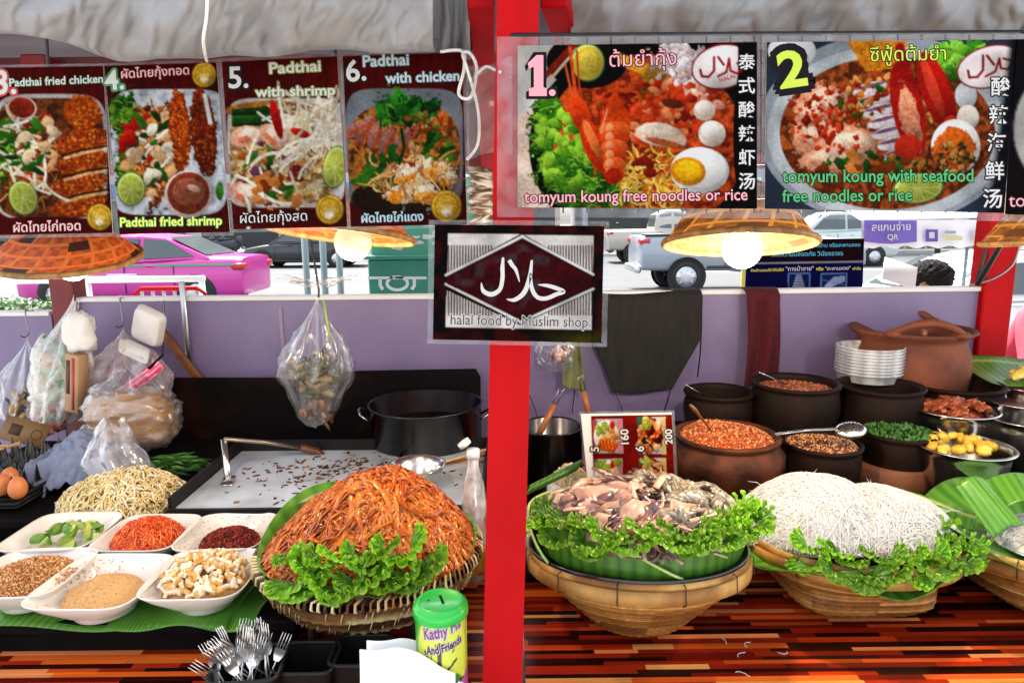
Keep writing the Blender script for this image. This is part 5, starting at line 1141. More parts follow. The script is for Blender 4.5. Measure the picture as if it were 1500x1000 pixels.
mb = MB(); mb.blob(c, (.125,.07,.088), None, 40, 26, .12, 3, 5, power=3.2); obj('noodle_block', mb, M('tan_noodles', hexc('c08c4a'), .5, col2=hexc('a06c34'), vscale=20, bump=.5, bscale=50, stretch=(1,1,5)), t, world=True)
mb = MB(); mb.blob(c, (.133,.078,.095), None, 60, 40, .16, 5, 6, power=3.4); obj('bag_film', mb, film('crinkled_film', milky=.10, gloss=.06, rough=.2, bump=.5, bscale=22), t, world=True)
obj('bag_neck', bag_mesh(c+Vector((-.01,.02,.165)), c+Vector((0,0,.02)), .11, .05, 4, ridges=9), m_bag, t, world=True)
# open bag by the sprouts
a, b = PY(166,618,1.78), PY(190,716,1.72); t = thing('plastic_bag', 'crumpled clear bag standing open behind the bean sprouts', 'plastic bag', b)
def fb(u, v):
    A = 2*pi*u; c_ = b.lerp(a, v)+Vector((-.02*math.sin(v*3),0,0)); q = .062*(1-v)**.7+.020+.012*noise.noise(Vector((math.cos(A)*2, math.sin(A)*2, v*5)))+.006*math.sin(6*A+v*4); return c_+Vector((q*math.cos(A)*1.2, q*math.sin(A), .012*math.sin(A*3)*v))
obj('bag_film', MB().sheet(fb, 60, 24), film('crumpled_film', milky=.16, gloss=.07, rough=.15, bump=.4, bscale=30), t, world=True)
# metal bar, wooden stick on the panel
tag(obj('metal_bar', MB().box((0,0,-.15), (.018,.006,.30), bev=.001), M('bar_steel', (.45,.45,.46), .35, metal=1), loc=PY(266,412,2.33)), 'narrow steel bar hanging down the lavender panel', 'metal bar')
a, b = PY(241,440,2.335), PY(238,520,2.335); tag(obj('metal_strip', MB().tube([a-b, (a-b)*.5, (0,0,0)], .006, 6, flat=.3), M('strip_steel', (.5,.48,.46), .4, metal=1), loc=b), 'thin metal strip hooked over the panel behind the foam box', 'metal strip')
a, b = PY(236,484,2.31), PY(292,556,2.30); mb = MB(); mb.box((0,0,0), ((b-a).length,.012,.030), (b-a).to_track_quat('X','Z').to_matrix(), bev=.002); tag(obj('wooden_stick', mb, M('stick_wood', hexc('8a5222'), .5, col2=hexc('6a3a16'), vscale=20, stretch=(.2,1,1)), loc=(a+b)/2), 'brown wooden stick leaning slantwise against the panel', 'stick')
# kraft card
c = PY(36,632,2.05); t = thing('kraft_card', 'brown kraft cardboard label leaning behind the egg tray', 'card', c, rot=(rad(-25),rad(20),rad(12)))
obj('card_sheet', MB().box((0,0,0), (.125,.003,.075)), M('kraft', hexc('8f6f4a'), .7, var=.1), t)
mb = MB(); mb.box((-.025,-.0022,0), (.032,.001,.034)); mb.lathe([(.013,-.0003),(.016,-.0003),(.016,.0003),(.013,.0003),(.013,-.0003)], (.035,-.0022,-.002), 24, mat=Matrix.Rotation(pi/2,3,'X')); obj('card_print', mb, M('card_ink', hexc('4f3a24'), .7), t)
# snack packets between poster and post
t0 = None
for k in range(6):
    c = PY(703+(k % 2)*2, 252+14*k, 1.9); m_ = MB(); m_.blob((0,0,0), (.036,.018,.014), Euler((r.uniform(-.3,.3), r.uniform(-.35,.35), 0)).to_matrix(), 14, 9, .3, 3, k, power=3); m_.c = [r.choice(HX('8a7a68','c9c4bc','6a4a30','b5aca0','4a3a2c')) for v in m_.v]
    tag(obj('snack_pack', m_, M('snack_foil', (1,1,1), .25, vcol=True) if k == 0 else bpy.data.materials['snack_foil'], loc=c), 'crinkled brown and silver snack pack in the hanging strip beside the post', 'snack pack', 'snack packs hanging in a strip')
# ================================================================ EGG TRAY, EGGS, TOWEL
ce = PZ(25,747,.852); ZE = .847; t = thing('egg_tray', 'stack of black plastic egg trays at the left edge', 'egg tray', (ce.x-.15,ce.y+.15,ZE))
NX, NY, CS = 8, 7, .046
def ef(u, v):
    x, y = u*NX*CS, v*NY*CS; px, py = x/CS*2*pi, y/CS*2*pi; pkk = max(0, math.cos(px))**3*max(0, math.cos(py))**3; return Vector((ce.x-.012-x, ce.y+.012+y, ZE+.034+.010*(math.cos(px)+math.cos(py))+.040*pkk))
obj('tray_cups', MB().sheet(ef, NX*12, NY*12), M('egg_tray_black', (.014,.012,.011), .3, bump=.1), t, world=True)
mb = MB()
for zz in (.012,.034): mb.tube([(ce.x,ce.y,ZE+zz),(ce.x,ce.y+NY*CS+.02,ZE+zz),(ce.x-NX*CS-.02,ce.y+NY*CS+.02,ZE+zz),(ce.x-NX*CS-.02,ce.y,ZE+zz)], .006, 6, closed=True, flat=.6)
obj('tray_rim', mb, m_plasticblk, t, world=True)
obj('lower_tray', MB().box((ce.x-.19,ce.y+.17,ZE+.012), (.37,.32,.024), bev=.006), m_plasticblk, t, world=True)
E0 = None
for k, (x, y) in enumerate(((14,700),(26,714),(1,710))):
    p = PZ(x, y, ZE+.072); pr = [(0,-.026)]+[(.0215*math.sin(pi*q/12)*(1-.10*math.cos(pi*q/12)*-1*.9), -.026*math.cos(pi*q/12)*(1.08)) for q in range(1,12)]+[(0,.030)]
    if E0 is None: e = E0 = obj('brown_egg', MB().lathe(pr, n=24), M('egg_shell', hexc('c9783f'), .4, sss=.1, bump=.05, bscale=300))
    else: e = E0.copy(); COL.objects.link(e)
    e.location = p; e.rotation_euler = (rad(8*k-8), rad(6), k)
    tag(e, ('brown egg furthest back of the three in the black egg tray','brown egg nearest the camera in the black egg tray','brown egg cut by the left edge of the photo')[k], 'egg', 'eggs in the black tray')
tc_ = PZ(100,672,.93)
def towel(u, v):
    x = tc_.x-.09+.20*u; y = tc_.y-.06+.17*v; b = math.exp(-((u-.55)/.33)**2-((v-.6)/.38)**2); rg = abs(noise.noise(Vector((u*3.1+1, v*2.6, 4)))); r2 = abs(noise.noise(Vector((u*7, v*7, 9))))
    z = .885+.07*b+.055*(1-rg*2.2)*.6+.018*(1-2*r2)-.06*max(0, u-.8)/.2-.05*max(0, .2-v)/.2; return Vector((x+.02*noise.noise(Vector((u*3, v*3, 2))), y, z))
tag(obj('towel', MB().sheet(towel, 60, 50), M('grey_blue_towel', hexc('7d86a0'), .9, var=.12, vscale=30, bump=.5, bscale=300), solid=.004, loc=None), 'crumpled grey blue cloth lying on the black egg tray', 'cloth')
for k in range(2):
    a, b = PY(-30,668-12*k,1.86), PY(30,648+3*k,1.90); tag(obj('wooden_chopstick', MB().tube([a-b, (0,0,0)], .005, 8), M('pale_wood', hexc('d0a878'), .5) if k == 0 else bpy.data.materials['pale_wood'], loc=b), 'pale wooden stick lying behind the eggs', 'stick', 'pale sticks behind the eggs')
# ================================================================ GRIDDLE AND TOOLS
ZG = .88; g = [PZ(248,748,ZG), PZ(706,744,ZG), PZ(692,660,ZG+.0), PZ(327,660,ZG)]
g = [g[0], Vector((g[1].x+.0,g[0].y,ZG)), Vector((g[1].x,g[3].y,ZG)), Vector((g[0].x,g[3].y,ZG))]
gc = (g[0]+g[2])/2; t = thing('griddle', 'wide steel griddle pan with black raised rim on the left counter', 'griddle', (gc.x,gc.y,ZT)); gw, gd = g[1].x-g[0].x, g[3].y-g[0].y
m_gr = M('griddle_steel', (.68,.80,.90), .28, metal=.3, fac=(.42,.70), detail=9, col2=(.26,.29,.31), vscale=5, bump=.12, bscale=14); m_grk = M('griddle_black', (.010,.009,.009), .45, bump=.2, spec=.15)  # bright street and sky reflection painted into the pale base; darker mottle is scorch
obj('cooking_plate', MB().box((gc.x,gc.y,ZG-.006), (gw-.012,gd-.012,.012)), m_gr, t, smooth=False, world=True)
mb = MB()
for a, b in ((0,1),(1,2),(2,3),(3,0)):
    d = g[b]-g[a]; mb.box((g[a]+g[b])/2+Vector((0,0,.010 if a else -.017)), (abs(d.x)+.012,.008,.045) if abs(d.x) > abs(d.y) else (.008,abs(d.y)-.008,.045), bev=.0015)
obj('raised_rim', mb, m_grk, t, smooth=False, world=True)
obj('griddle_base', MB().box((gc.x,gc.y,(ZT+ZG-.012)/2), (gw-.03,gd-.03,ZG-.012-ZT)), m_grk, t, smooth=False, world=True)
mb = MB()
for k in range(330):
    x = r.gauss(gc.x-.02,.14); y = r.gauss(gc.y+.02,.10)
    if abs(x-gc.x) > gw/2-.03 or abs(y-gc.y) > gd/2-.03: continue
    mb.blob((x,y,ZG+.001), (r.uniform(.002,.013), r.uniform(.0012,.005), r.uniform(.001,.003)), Euler((0,0,r.uniform(0,6))).to_matrix(), 7, 4, .4, 3, k, col=r.choice(HX('3a1c0c','1c0f08','6a3a18','8a5a2c','26140a')))
stuff('burnt_scraps', mb, m_vc, 'brown burnt scraps scattered on the griddle plate', 'scraps')
t = thing('scraper', 'steel scraper standing on the griddle, its bent handle ending in burnt food', 'scraper', PZ(334,703,ZG+.001))
P = [PZ(334,700,ZG+.004), PY(331,672,PZ(334,700,ZG).y+.03), PY(328,643,PZ(334,700,ZG).y+.05)]
e1 = PY(440,655,P[2].y+.12)
obj('upright', MB().tube(P, [.010,.008,.008], 8, flat=.35), m_steel, t, world=True); obj('handle_rod', MB().tube([P[2], P[2].lerp(e1,.5)+Vector((0,0,.004)), e1], .006, 8), M('worn_steel', (.32,.26,.2), .35, metal=.9), t, world=True)
obj('handle_wood', MB().tube([e1, PY(462,661,e1.y+.02), PY(478,672,e1.y+.02)], [.010,.014,.011], 8), M('burnt_wood', hexc('5a2e14'), .4, var=.3, vscale=40), t, world=True)
a = PZ(334,706,ZG+.002); obj('blade', MB().box(a+Vector((0,.0,.004)), (.03,.05,.003), Euler((rad(8),0,rad(10))), bev=.001), m_steel, t, world=True)
c = PZ(612,712,ZG+.0); t = thing('mixing_bowl', 'small shiny steel bowl on the griddle behind the orange noodles', 'bowl', c)
obj('bowl_body', MB().lathe([(0,.002),(.03,.001),(.05,.012),(.064,.04),(.069,.056),(.074,.058),(.074,.061),(.067,.060),(.062,.04),(.048,.014),(.03,.005),(0,.005)], n=48), m_steel, t)
m_skew = M('red_brown_wood', hexc('8a4420'), .4)
for k in range(4):
    a, b = PY(606+6*k,690-3*k,1.80+.02*k), PY(712+4*k,658+7*k,1.84); tag(obj('chopstick', MB().tube([a-b, (0,0,0)], .0035, 7), m_skew if k % 2 else bpy.data.materials['pale_wood'], loc=b), 'long wooden cooking chopstick resting across the steel bowl', 'chopstick', 'cooking chopsticks on the steel bowl')
# bottle
c = PY(693,668,1.50); c.z = ZT; t = thing('water_bottle', 'clear plastic bottle with an open white flip cap beside the red post', 'bottle', c)
zt_ = PY(693,668,c.y).z-ZT; rb = 19*mpp(c+Vector((0,0,.2)))
m_pet = film('clear_bottle', milky=.55, gloss=.25, rough=.08, bump=.2); pr = [(0,0),(rb,.002),(rb,zt_*.30),(rb*.94,zt_*.36),(rb,zt_*.42),(rb*.92,zt_*.52),(rb*.98,zt_*.6),(rb*.8,zt_*.78),(rb*.42,zt_*.92),(rb*.40,zt_)]
obj('bottle_body', MB().lathe(pr, n=32), m_pet, t)
obj('bottle_red_tint', MB().lathe([(0,.004),(rb*.93,.004),(rb*.93,zt_*.5),(0,zt_*.5)], n=24), M('reflected_red', hexc('b5391a'), .3), t)  # not sauce: red reflection in the clear bottle drawn as a coloured core
obj('bottle_label', MB().lathe([(rb*1.015,zt_*.06),(rb*1.015,zt_*.3)], n=32), M('bottle_label', hexc('d0a428'), .5, col2=hexc('b02a1c'), vscale=22), t)
obj('bottle_cap', MB().lathe([(0,zt_+.018),(rb*.5,zt_+.017),(rb*.52,zt_-.004),(0,zt_-.006)], n=24), M('white_cap', (.75,.74,.72), .4), t)
obj('flip_lid', MB().lathe([(0,0),(rb*.5,0),(rb*.5,.012),(0,.014)], (-.016,0,zt_+.026), 20, mat=Matrix.Rotation(rad(-35),3,'Y')), bpy.data.materials['white_cap'], t)
c = PY(668,700,1.47); t = thing('sauce_bottle', 'small bottle of red sauce partly hidden behind the orange noodles', 'bottle', (c.x,c.y+.05,ZT)); obj('bottle_body', MB().lathe([(0,0),(.024,.0),(.024,.09),(.012,.125),(.011,.15),(0,.15)], n=24), M('sauce_glass', hexc('8f2414'), .2, coat=.5), t); obj('cap', MB().lathe([(0,.168),(.013,.168),(.013,.148),(0,.148)], n=20), m_plasticblk, t)
# stock pot, black plate
def pot(lab, x, y, Y, rpx, zbase, handles=True):
    c = PY(x, y, Y); rr = rpx*mpp(c); t = thing('stock_pot', lab, 'pot', (c.x,c.y,zbase)); h = c.z-zbase
    obj('pot_body', MB().lathe([(0,.003),(rr*.93,.003),(rr*.97,.02),(rr*.97,h-.012),(rr*1.0,h-.008),(rr*1.015,h-.002),(rr,h),(rr*.95,h-.004),(rr*.945,.02),(0,.012)], n=64), M('dull_steel', (.06,.058,.058), .25, metal=1, var=.5, vscale=7, stretch=(1,1,.2)) if 'dull_steel' not in bpy.data.materials else bpy.data.materials['dull_steel'], t)
    obj('soup', MB().lathe([(0,h*.72),(rr*.94,h*.72)], n=48), M('dark_soup', (.015,.010,.008), .15), t)
    if handles:
        for s_ in (-1, 1): obj('handle', MB().tube([(s_*rr*.97,-.035,h-.05),(s_*(rr+.02),-.03,h-.035),(s_*(rr+.03),-.012,h-.022),(s_*(rr+.03),.012,h-.022),(s_*(rr+.02),.03,h-.035),(s_*rr*.97,.035,h-.05)], .004, 8), m_steel, t)
    return t
pot('wide dark steel stock pot behind the griddle', 623, 588, 2.06, 83, ZT)
t = thing('black_plate', 'rusty black steel splash plate behind the griddle', 'splash plate', PY(470,640,2.27)); q = [(-50,690),(-50,545),(243,553),(404,553),(412,545),(697,540),(704,552),(706,690)]
P_ = [PY(x, y, 2.27) for x, y in q]; n = len(P_); m_rust = M('rusty_plate', (.005,.004,.004), .6, spec=.06, col2=(.03,.008,.004), vscale=6, bump=.3, bscale=20, fac=(.5,.75))
q2 = [(243,700),(243,553),(404,553),(412,545),(697,540),(704,552),(706,700)]; P_ = [PY(x, y, 2.27) for x, y in q2]; n = len(P_)
obj('plate_sheet', MB().add(P_+[p+Vector((0,.004,0)) for p in P_], [tuple(range(n))[::-1], tuple(range(n,2*n))]+[(i, (i+1) % n, n+(i+1) % n, n+i) for i in range(n)]), m_rust, t, smooth=False, world=True)
mb = MB()
for x in (260,278): mb.lathe([(0,-.004),(.006,-.003),(.006,0)], PY(x,566,2.268), 12, mat=Matrix.Rotation(pi/2,3,'X'))
obj('rivets', mb, m_steel, t, world=True)
# ================================================================ CLAY POTS AND STEEL BOWLS, RIGHT BACK
r = random.Random(33)
def clay(lab, x, y, Y, rpx, zbase, mat, belly=1.06, foot=.72, fill_=None, n=56, lip=.010):
    c = PY(x, y, Y); rr = rpx*mpp(c); h = c.z-zbase; t = thing('clay_pot', lab, 'pot', (c.x,c.y,zbase), group='clay pots')
    pr = [(0,.002),(rr*foot,.001),(rr*foot*1.04,.008),(rr*.93,h*.30),(rr*belly,h*.58),(rr*belly*.99,h*.74),(rr*.95,h-.022),(rr*.94,h-.016),(rr*1.0,h-.010),(rr*1.01,h-.003),(rr*.97,h),(rr*.90,h-.002),(rr*.88,h-.015),(rr*.92,h*.6),(rr*.7,h*.3),(0,h*.28)]
    obj('pot_body', MB().lathe(pr, n=n, wob=.012, seed=x), mat, t); return Vector((c.x,c.y,c.z)), rr, h
c, rr, h = clay('wide brown clay pot of red crumbly topping with a wooden spoon', 1064, 634, 1.72, 76, .823, m_clayr, belly=1.10)
mo = Mound((c.x,c.y,c.z-.018), rr*.90, rr*.90, .035, p=.6, amp=.3, fr=7, seed=2, peak=(-.2,.2)); mb = disc(mo, .002, hexc('b5501f')); bits(mb, mo, 2300, r, (.0012,.0032), HX('c46a30','a8501f','d89258','bd5f2a','8a3a16','dca870'), lift=.004)
stuff('red_crumbs', mb, m_vc, 'orange red crumbly topping heaped in the wide brown clay pot', 'topping', smooth=False)
t = thing('wooden_spoon', 'brown wooden spoon standing in the red crumbly topping', 'spoon', c); a, b = PY(1040,628,1.69), PY(1012,593,1.66); m_spoon = M('spoon_wood', hexc('7a4a24'), .4, var=.15)
obj('spoon_handle', MB().tube([a, a.lerp(b,.6), a.lerp(b,.85), b], [.004,.0055,.010,.006], 10, flat=.5), m_spoon, t, world=True)
c, rr, h = clay('small dark clay pot standing behind the wide brown pot', 1053, 571, 2.02, 50, .887, m_clay, belly=1.0)
t = thing('dipper', 'thin metal spoon handle sticking over the rim of the small dark clay pot', 'spoon', c); obj('dipper_handle', MB().tube([PY(1004,563,2.0),PY(1022,574,2.02),PY(1035,583,2.03)], .004, 8, flat=.5), m_steel, t, world=True)
c, rr, h = clay('dark clay pot of brown ground spice with a steel spoon', 1165, 558, 1.98, 62, .887, m_clay, belly=1.0, foot=.8)
mo = Mound((c.x,c.y,c.z-.025), rr*.89, rr*.89, .015, seed=4); mb = disc(mo, 0, hexc('7a3a1a')); bits(mb, mo, 700, r, (.0014,.003), HX('9a4a20','6a2c12','b5683a','c98a5a')); stuff('ground_spice', mb, m_vc, 'brown ground spice filling a dark clay pot', 'spice', smooth=False)
t = thing('steel_spoon', 'steel spoon resting in the clay pot of brown ground spice', 'spoon', c); obj('spoon_handle', MB().tube([PY(1112,545,1.94),PY(1130,553,1.96),PY(1150,562,1.98)], [.005,.004,.007], 8, flat=.4), m_steel, t, world=True)
c, rr, h = clay('dark empty clay pot below the stack of clear plastic tubs', 1289, 562, 1.98, 60, .887, m_clay, belly=.98, foot=.78)
c, rr, h = clay('broad dark clay pot in front of the terracotta vessel', 1397, 559, 2.06, 66, .887, m_clay, belly=.98, foot=.78)
c, rr, h = clay('low clay dish of ground brown filling under the perforated ladle', 1204, 646, 1.74, 56, .823, m_clay, belly=.98, foot=.8)
mo = Mound((c.x,c.y,c.z-.010), rr*.9, rr*.9, .012, seed=6); mb = disc(mo, 0, hexc('6a3a1c')); bits(mb, mo, 900, r, (.0013,.0035), HX('b5713a','8a4a22','d09a60','5a2c14','e0b888')); stuff('ground_filling', mb, m_vc, 'brown ground filling in the low clay dish', 'filling', smooth=False)
c, rr, h = clay('low dark dish of chopped green herbs', 1316, 630, 1.82, 52, .823, m_clay, belly=.98, foot=.8)
mo = Mound((c.x,c.y,c.z-.008), rr*.9, rr*.9, .014, seed=7); mb = disc(mo, 0, hexc('1c3010')); bits(mb, mo, 420, r, (.003,.006), HX('2f5a1c','3f7a2c','1f4012','5a9040'), kind='flake', lift=.008); stuff('chopped_herbs', mb, m_vc, 'chopped dark green herbs in the low dish', 'herbs', smooth=False)
c = PZ(1303,671,.885); t = thing('chopping_block', 'round brown wooden block with a worn flat top', 'chopping block', (c.x,c.y,.823)); rr = 62*mpp(c)
obj('block_body', MB().lathe([(0,.001),(rr*.97,0),(rr,.004),(rr*1.0,.056),(rr*.97,.061),(0,.062)], n=56, wob=.01), M('block_wood', hexc('8a5638'), .7, col2=hexc('6e4029'), vscale=10, bump=.3, bscale=50), t)
# perforated ladle
c = PY(1240,630,1.68); t = thing('perforated_ladle', 'long steel perforated ladle lying across the low clay dish', 'ladle', c); p0 = PY(1136,636,1.66); p1 = PY(1225,628,1.68)
obj('ladle_handle', MB().tube([p0, p0.lerp(p1,.5)+Vector((0,0,.004)), p1], [.006,.005,.008], 10, flat=.5), m_steel, t, world=True)
b0 = PY(1246,630,1.685); mb = MB(); mb.blob(b0, (.042,.03,.017), Euler((rad(20),rad(-6),rad(10))).to_matrix(), 28, 14); obj('ladle_bowl', mb, m_steel, t, world=True)
mb = MB()
for i in range(-3, 4):
    for j in range(-2, 3):
        if (i/3.3)**2+(j/2.4)**2 < .8:
            q = Vector((i*.010, j*.009, 0)); zz = .0172*math.sqrt(max(0, 1-(q.x/.042)**2-(q.y/.03)**2)); w_ = b0+Euler((rad(20),rad(-6),rad(10))).to_matrix() @ Vector((q.x, q.y, zz+.0004)); mb.blob(w_, (.0024,.0024,.0008), Euler((rad(20),0,0)).to_matrix(), 8, 4)
obj('ladle_holes', mb, M('hole_black', (.01,.01,.01), .8), t, world=True)
# steel bowls
def sbowl(lab, x, y, Y, rpx, zbase):
    c = PY(x, y, Y); rr = rpx*mpp(c); h = c.z-zbase; t = thing('steel_bowl', lab, 'bowl', (c.x,c.y,zbase), group='steel bowls')
    pr = [(0,.001),(rr*.55,.0),(rr*.62,.005),(rr*.86,h*.45),(rr*.93,h*.85),(rr*.95,h-.004),(rr*1.02,h-.003),(rr*1.03,h),(rr*1.0,h+.002),(rr*.93,h),(rr*.90,h*.85),(rr*.82,h*.45),(rr*.5,.012),(0,.010)]
    obj('bowl_body', MB().lathe(pr, n=56), m_steel, t); return c, rr, h
c, rr, h = sbowl('deep steel bowl of cooked brown meat slices in front of the broad clay pot', 1397, 597, 1.90, 58, .887)
mo = Mound((c.x,c.y,c.z-.02), rr*.88, rr*.88, .03, seed=3, amp=.3); stuff('meat_juice', disc(mo, .004, hexc('6a2c1a')), m_vcg, 'dark red brown sauce under the meat slices in the steel bowl', 'sauce')
mt = []
for k in range(2):
    m_ = MB(); m_.blob((0,0,0), (.026,.015,.005), None, 14, 8, .4, 3, k+2); m_.c = [hexc(('b5683f','8a3a22')[i % 2]) for i in range(len(m_.v))]; mt.append(m_)
pile(mt, 'meat_slice', m_vcg, mo, 30, r, lambda x, y: True, 'glossy brown meat slice in the deep steel bowl', 'meat', 'meat slices in the steel bowl', .012, (.8,1.3), .8)
c, rr, h = sbowl('steel bowl of yellow chunks at the front of the bowls', 1412, 652, 1.72, 64, .823)
mo = Mound((c.x-.005,c.y,c.z-.022), rr*.80, rr*.80, .034, seed=5, amp=.3); m_ = MB(); m_.blob((0,0,0), (.015,.013,.011), None, 12, 8, .35, 3, 2, col=hexc('e8b437'), power=2.6); m_b = MB(); m_b.blob((0,0,0), (.018,.012,.010), None, 12, 8, .35, 3, 5, col=hexc('f0c650'), power=2.6)
pile([m_, m_b], 'yellow_chunk', m_vcg, mo, 32, r, lambda x, y: True, 'soft yellow chunk lying in the front steel bowl', 'food chunk', 'yellow chunks in the steel bowl', .010, (.85,1.25), 1, .9)
c, rr, h = sbowl('steel bowl at the right edge of the photo beside the yellow chunks', 1508, 612, 1.80, 54, .86)
c, rr, h = sbowl('steel bowl of dark red sauce behind two others at the right edge', 1500, 586, 1.92, 52, .887)
obj('bowl_contents', MB().lathe([(0,.0),(rr*.9,-.004)], c+Vector((0,0,-.012)), 40), M('red_sauce', hexc('5a2a22'), .4, var=.3, vscale=60), [o for o in COL.objects if o.get('label') == 'steel bowl of dark red sauce behind two others at the right edge'][0], world=True)
c, rr, h = sbowl('small steel bowl of dark red spice in front of the leaf plate', 1502, 566, 2.02, 32, .93)
t = [o for o in COL.objects if o.get('label') == 'small steel bowl of dark red spice in front of the leaf plate'][0]; obj('bowl_contents', MB().lathe([(0,.004),(rr*.9,-.002)], c+Vector((0,0,-.006)), 32), M('dark_spice', hexc('4a1a20'), .7, var=.4, vscale=90), t, world=True)
# leaf plate with yellow slices
c = PY(1482,545,2.12); 
def lp(u, v): 
    x = c.x-.13+.36*u; y = c.y-.10+.22*v; return Vector((x, y, c.z-.03+.055*v**1.6+.02*(1-min(1,u*4))**2+.008*math.sin(u*6)))
leaf_sheet('banana_leaf', 'banana leaf standing up behind the yellow slices at the right edge', lp, 40, 20, 14, 4, midrib=.85)
t = thing('leaf_stand', 'dark box holding up the banana leaf at the right edge', 'box', (c.x+.06,c.y,.887)); obj('box_body', MB().box((c.x+.06,c.y-.01,(.887+c.z-.036)/2), (.30,.18,c.z-.036-.887), bev=.004), m_blackst, t, world=True)
mo = Mound((c.x+.045,c.y-.045,c.z-.012), .085, .05, .035, seed=5, amp=.3); m_ = MB(); m_.blob((0,0,0), (.022,.014,.004), None, 12, 8, .4, 3, 2, col=hexc('e8c860')); m_b = MB(); m_b.blob((0,0,0), (.018,.016,.004), None, 12, 8, .4, 3, 7, col=hexc('d9b070'))
pile([m_, m_b], 'yellow_slice', m_vcg, mo, 30, r, lambda x, y: True, 'pale yellow slice heaped on the banana leaf at the right edge', 'food slice', 'yellow slices on the banana leaf', .01, (.8,1.2), .8)
# plastic tubs
for k in range(9):
    c = PY(1275,506,2.13); rr = 45*mpp(c); z = c.z-.010*k
    m_ = MB().lathe([(0,-.030),(rr*.90,-.030),(rr*.93,-.026),(rr*.985,-.003),(rr*1.03,-.002),(rr*1.03,.001),(rr*.97,.001)], n=40)
    tag(obj('plastic_tub', m_, film('tub_plastic', milky=.62, gloss=.10, rough=.2) if k == 0 else bpy.data.materials['tub_plastic'], loc=(c.x,c.y,z)), 'clear plastic food tub in the stack in front of the terracotta vessel', 'tub', 'stack of clear plastic tubs')
c = PY(1275,506,2.13); t = thing('upturned_pot', 'dark upturned pot under the stack of clear tubs', 'pot', (c.x,c.y,.887)); obj('pot_body', MB().lathe([(0,.001),(.085,.001),(.08,c.z-.10-.887-.03),(0,c.z-.10-.887-.028)], n=32), m_clay, t)
# terracotta vessel with two handles
c = PY(1335,482,2.22); rr = 80*mpp(c); zb_ = .887; h = c.z-zb_; t = thing('terracotta_vessel', 'wide terracotta vessel with flared rim and two arched handles', 'vessel', (c.x,c.y,zb_))
pr = [(0,.001),(rr*.55,.0),(rr*.82,h*.18),(rr*.96,h*.40),(rr*1.0,h*.60),(rr*.96,h*.77),(rr*.88,h*.88),(rr*.89,h*.92),(rr*.96,h*.96),(rr*1.04,h),(rr*1.03,h+.006),(rr*.98,h+.005),(rr*.86,h*.95),(rr*.74,h*.86),(rr*.80,h*.6),(rr*.6,h*.4),(0,h*.38)]
obj('vessel_body', MB().lathe(pr, n=64, wob=.006), m_terra, t)
for a0 in (-pi/2-.54+.28, pi/2-.54+.2):
    def hf(u, v, a0=a0):
        a = a0+(u-.5)*1.15; up = max(0, math.sin(u*pi))**.8; return Vector((rr*(1.02+.02*v)*math.cos(a), rr*(1.02+.02*v)*math.sin(a), h+.002+.044*up*v))
    obj('handle', MB().tube([hf(k/24, 1) for k in range(25)], [.014+.003*math.sin(k/24*pi) for k in range(25)], 10, flat=.75), m_terra, t)
    for k in (-1, 1): obj('handle_foot', MB().blob(hf(.5+.47*k,.2)+Vector((0,0,.004)), (.024,.024,.014), None, 14, 8), m_terra, t)
obj('spoon_tip', MB().tube([(-.05,-rr*.86,h-.005),(-.055,-rr*.9,h+.022)], .008, 8), m_spoon, t)
# ---- pot behind the post with two ladles, small things near it
pot('steel pot with wooden handled tools just right of the red post', 808, 622, 1.78, 46, ZT, False)
def tool(lab, a, b, m2):
    t = thing('ladle', lab, 'ladle', a); d = (b-a); obj('handle_wood', MB().tube([a, a+d*.7], .0085, 8), M('ladle_wood', hexc('8a5028'), .5) if 'ladle_wood' not in bpy.data.materials else bpy.data.materials['ladle_wood'], t, world=True)
    s_ = Vector((1,0,0))*.006; e = a+d*.7; obj('wire_loop', MB().tube([e-s_, e+d*.28-s_, e+d*.32-s_*1.5+Vector((0,0,.003)), e+d*.28, e+d*.32+s_*1.5+Vector((0,0,.003)), e+d*.28+s_, e+s_], .0018, 6), m_hook, t, world=True)
    obj('ladle_shaft', MB().tube([a-d*.5, a], .004, 7), m_steel, t, world=True)
tool('wooden handled ladle leaning left out of the steel pot', PY(788,640,1.75), PY(822,572,1.78), 0); tool('wooden handled ladle standing upright behind the menu booklet', PY(866,622,1.86), PY(850,552,1.86), 0)
c = PY(833,668,1.62); t = thing('white_tray', 'small white tray of pale sprouts behind the menu booklet', 'tray', (c.x,c.y,.80)); obj('tray_body', MB().box((0,0,.055), (.09,.09,.11), Euler((0,0,.2)), bev=.003), M('white_card', (.74,.73,.71), .6), t)
mo = Mound((c.x+.005,c.y,.91), .045, .045, .035, seed=4); mb = disc(mo, .003, hexc('c9c09a')); strands(mb, mo, 160, r, (.02,.045), (.0012,.0018), 2, 6, 4, 1, .98, .010, .006, SP); stuff('pale_sprouts', mb, bpy.data.materials['bean_sprouts'], 'small heap of pale sprouts on the white tray', 'bean sprouts')
c = PY(790,688,1.5); t = thing('plastic_bag', 'crumpled clear plastic bag holding a pale bun beside the red post', 'plastic bag', (c.x,c.y,.78)); mb = MB(); mb.blob((0,0,.05), (.055,.05,.06), None, 40, 24, .5, 4, 3); obj('bag_film', mb, bpy.data.materials['crumpled_film'], t); mb = MB(); mb.blob((-.005,-.01,.035), (.03,.03,.025), None, 16, 10, .15); obj('pale_bun', mb, M('bun', hexc('e8d8b0'), .6), t)
obj('bag_tray', MB().box((0,0,-.015), (.13,.12,.03), bev=.004), m_blackst, t)
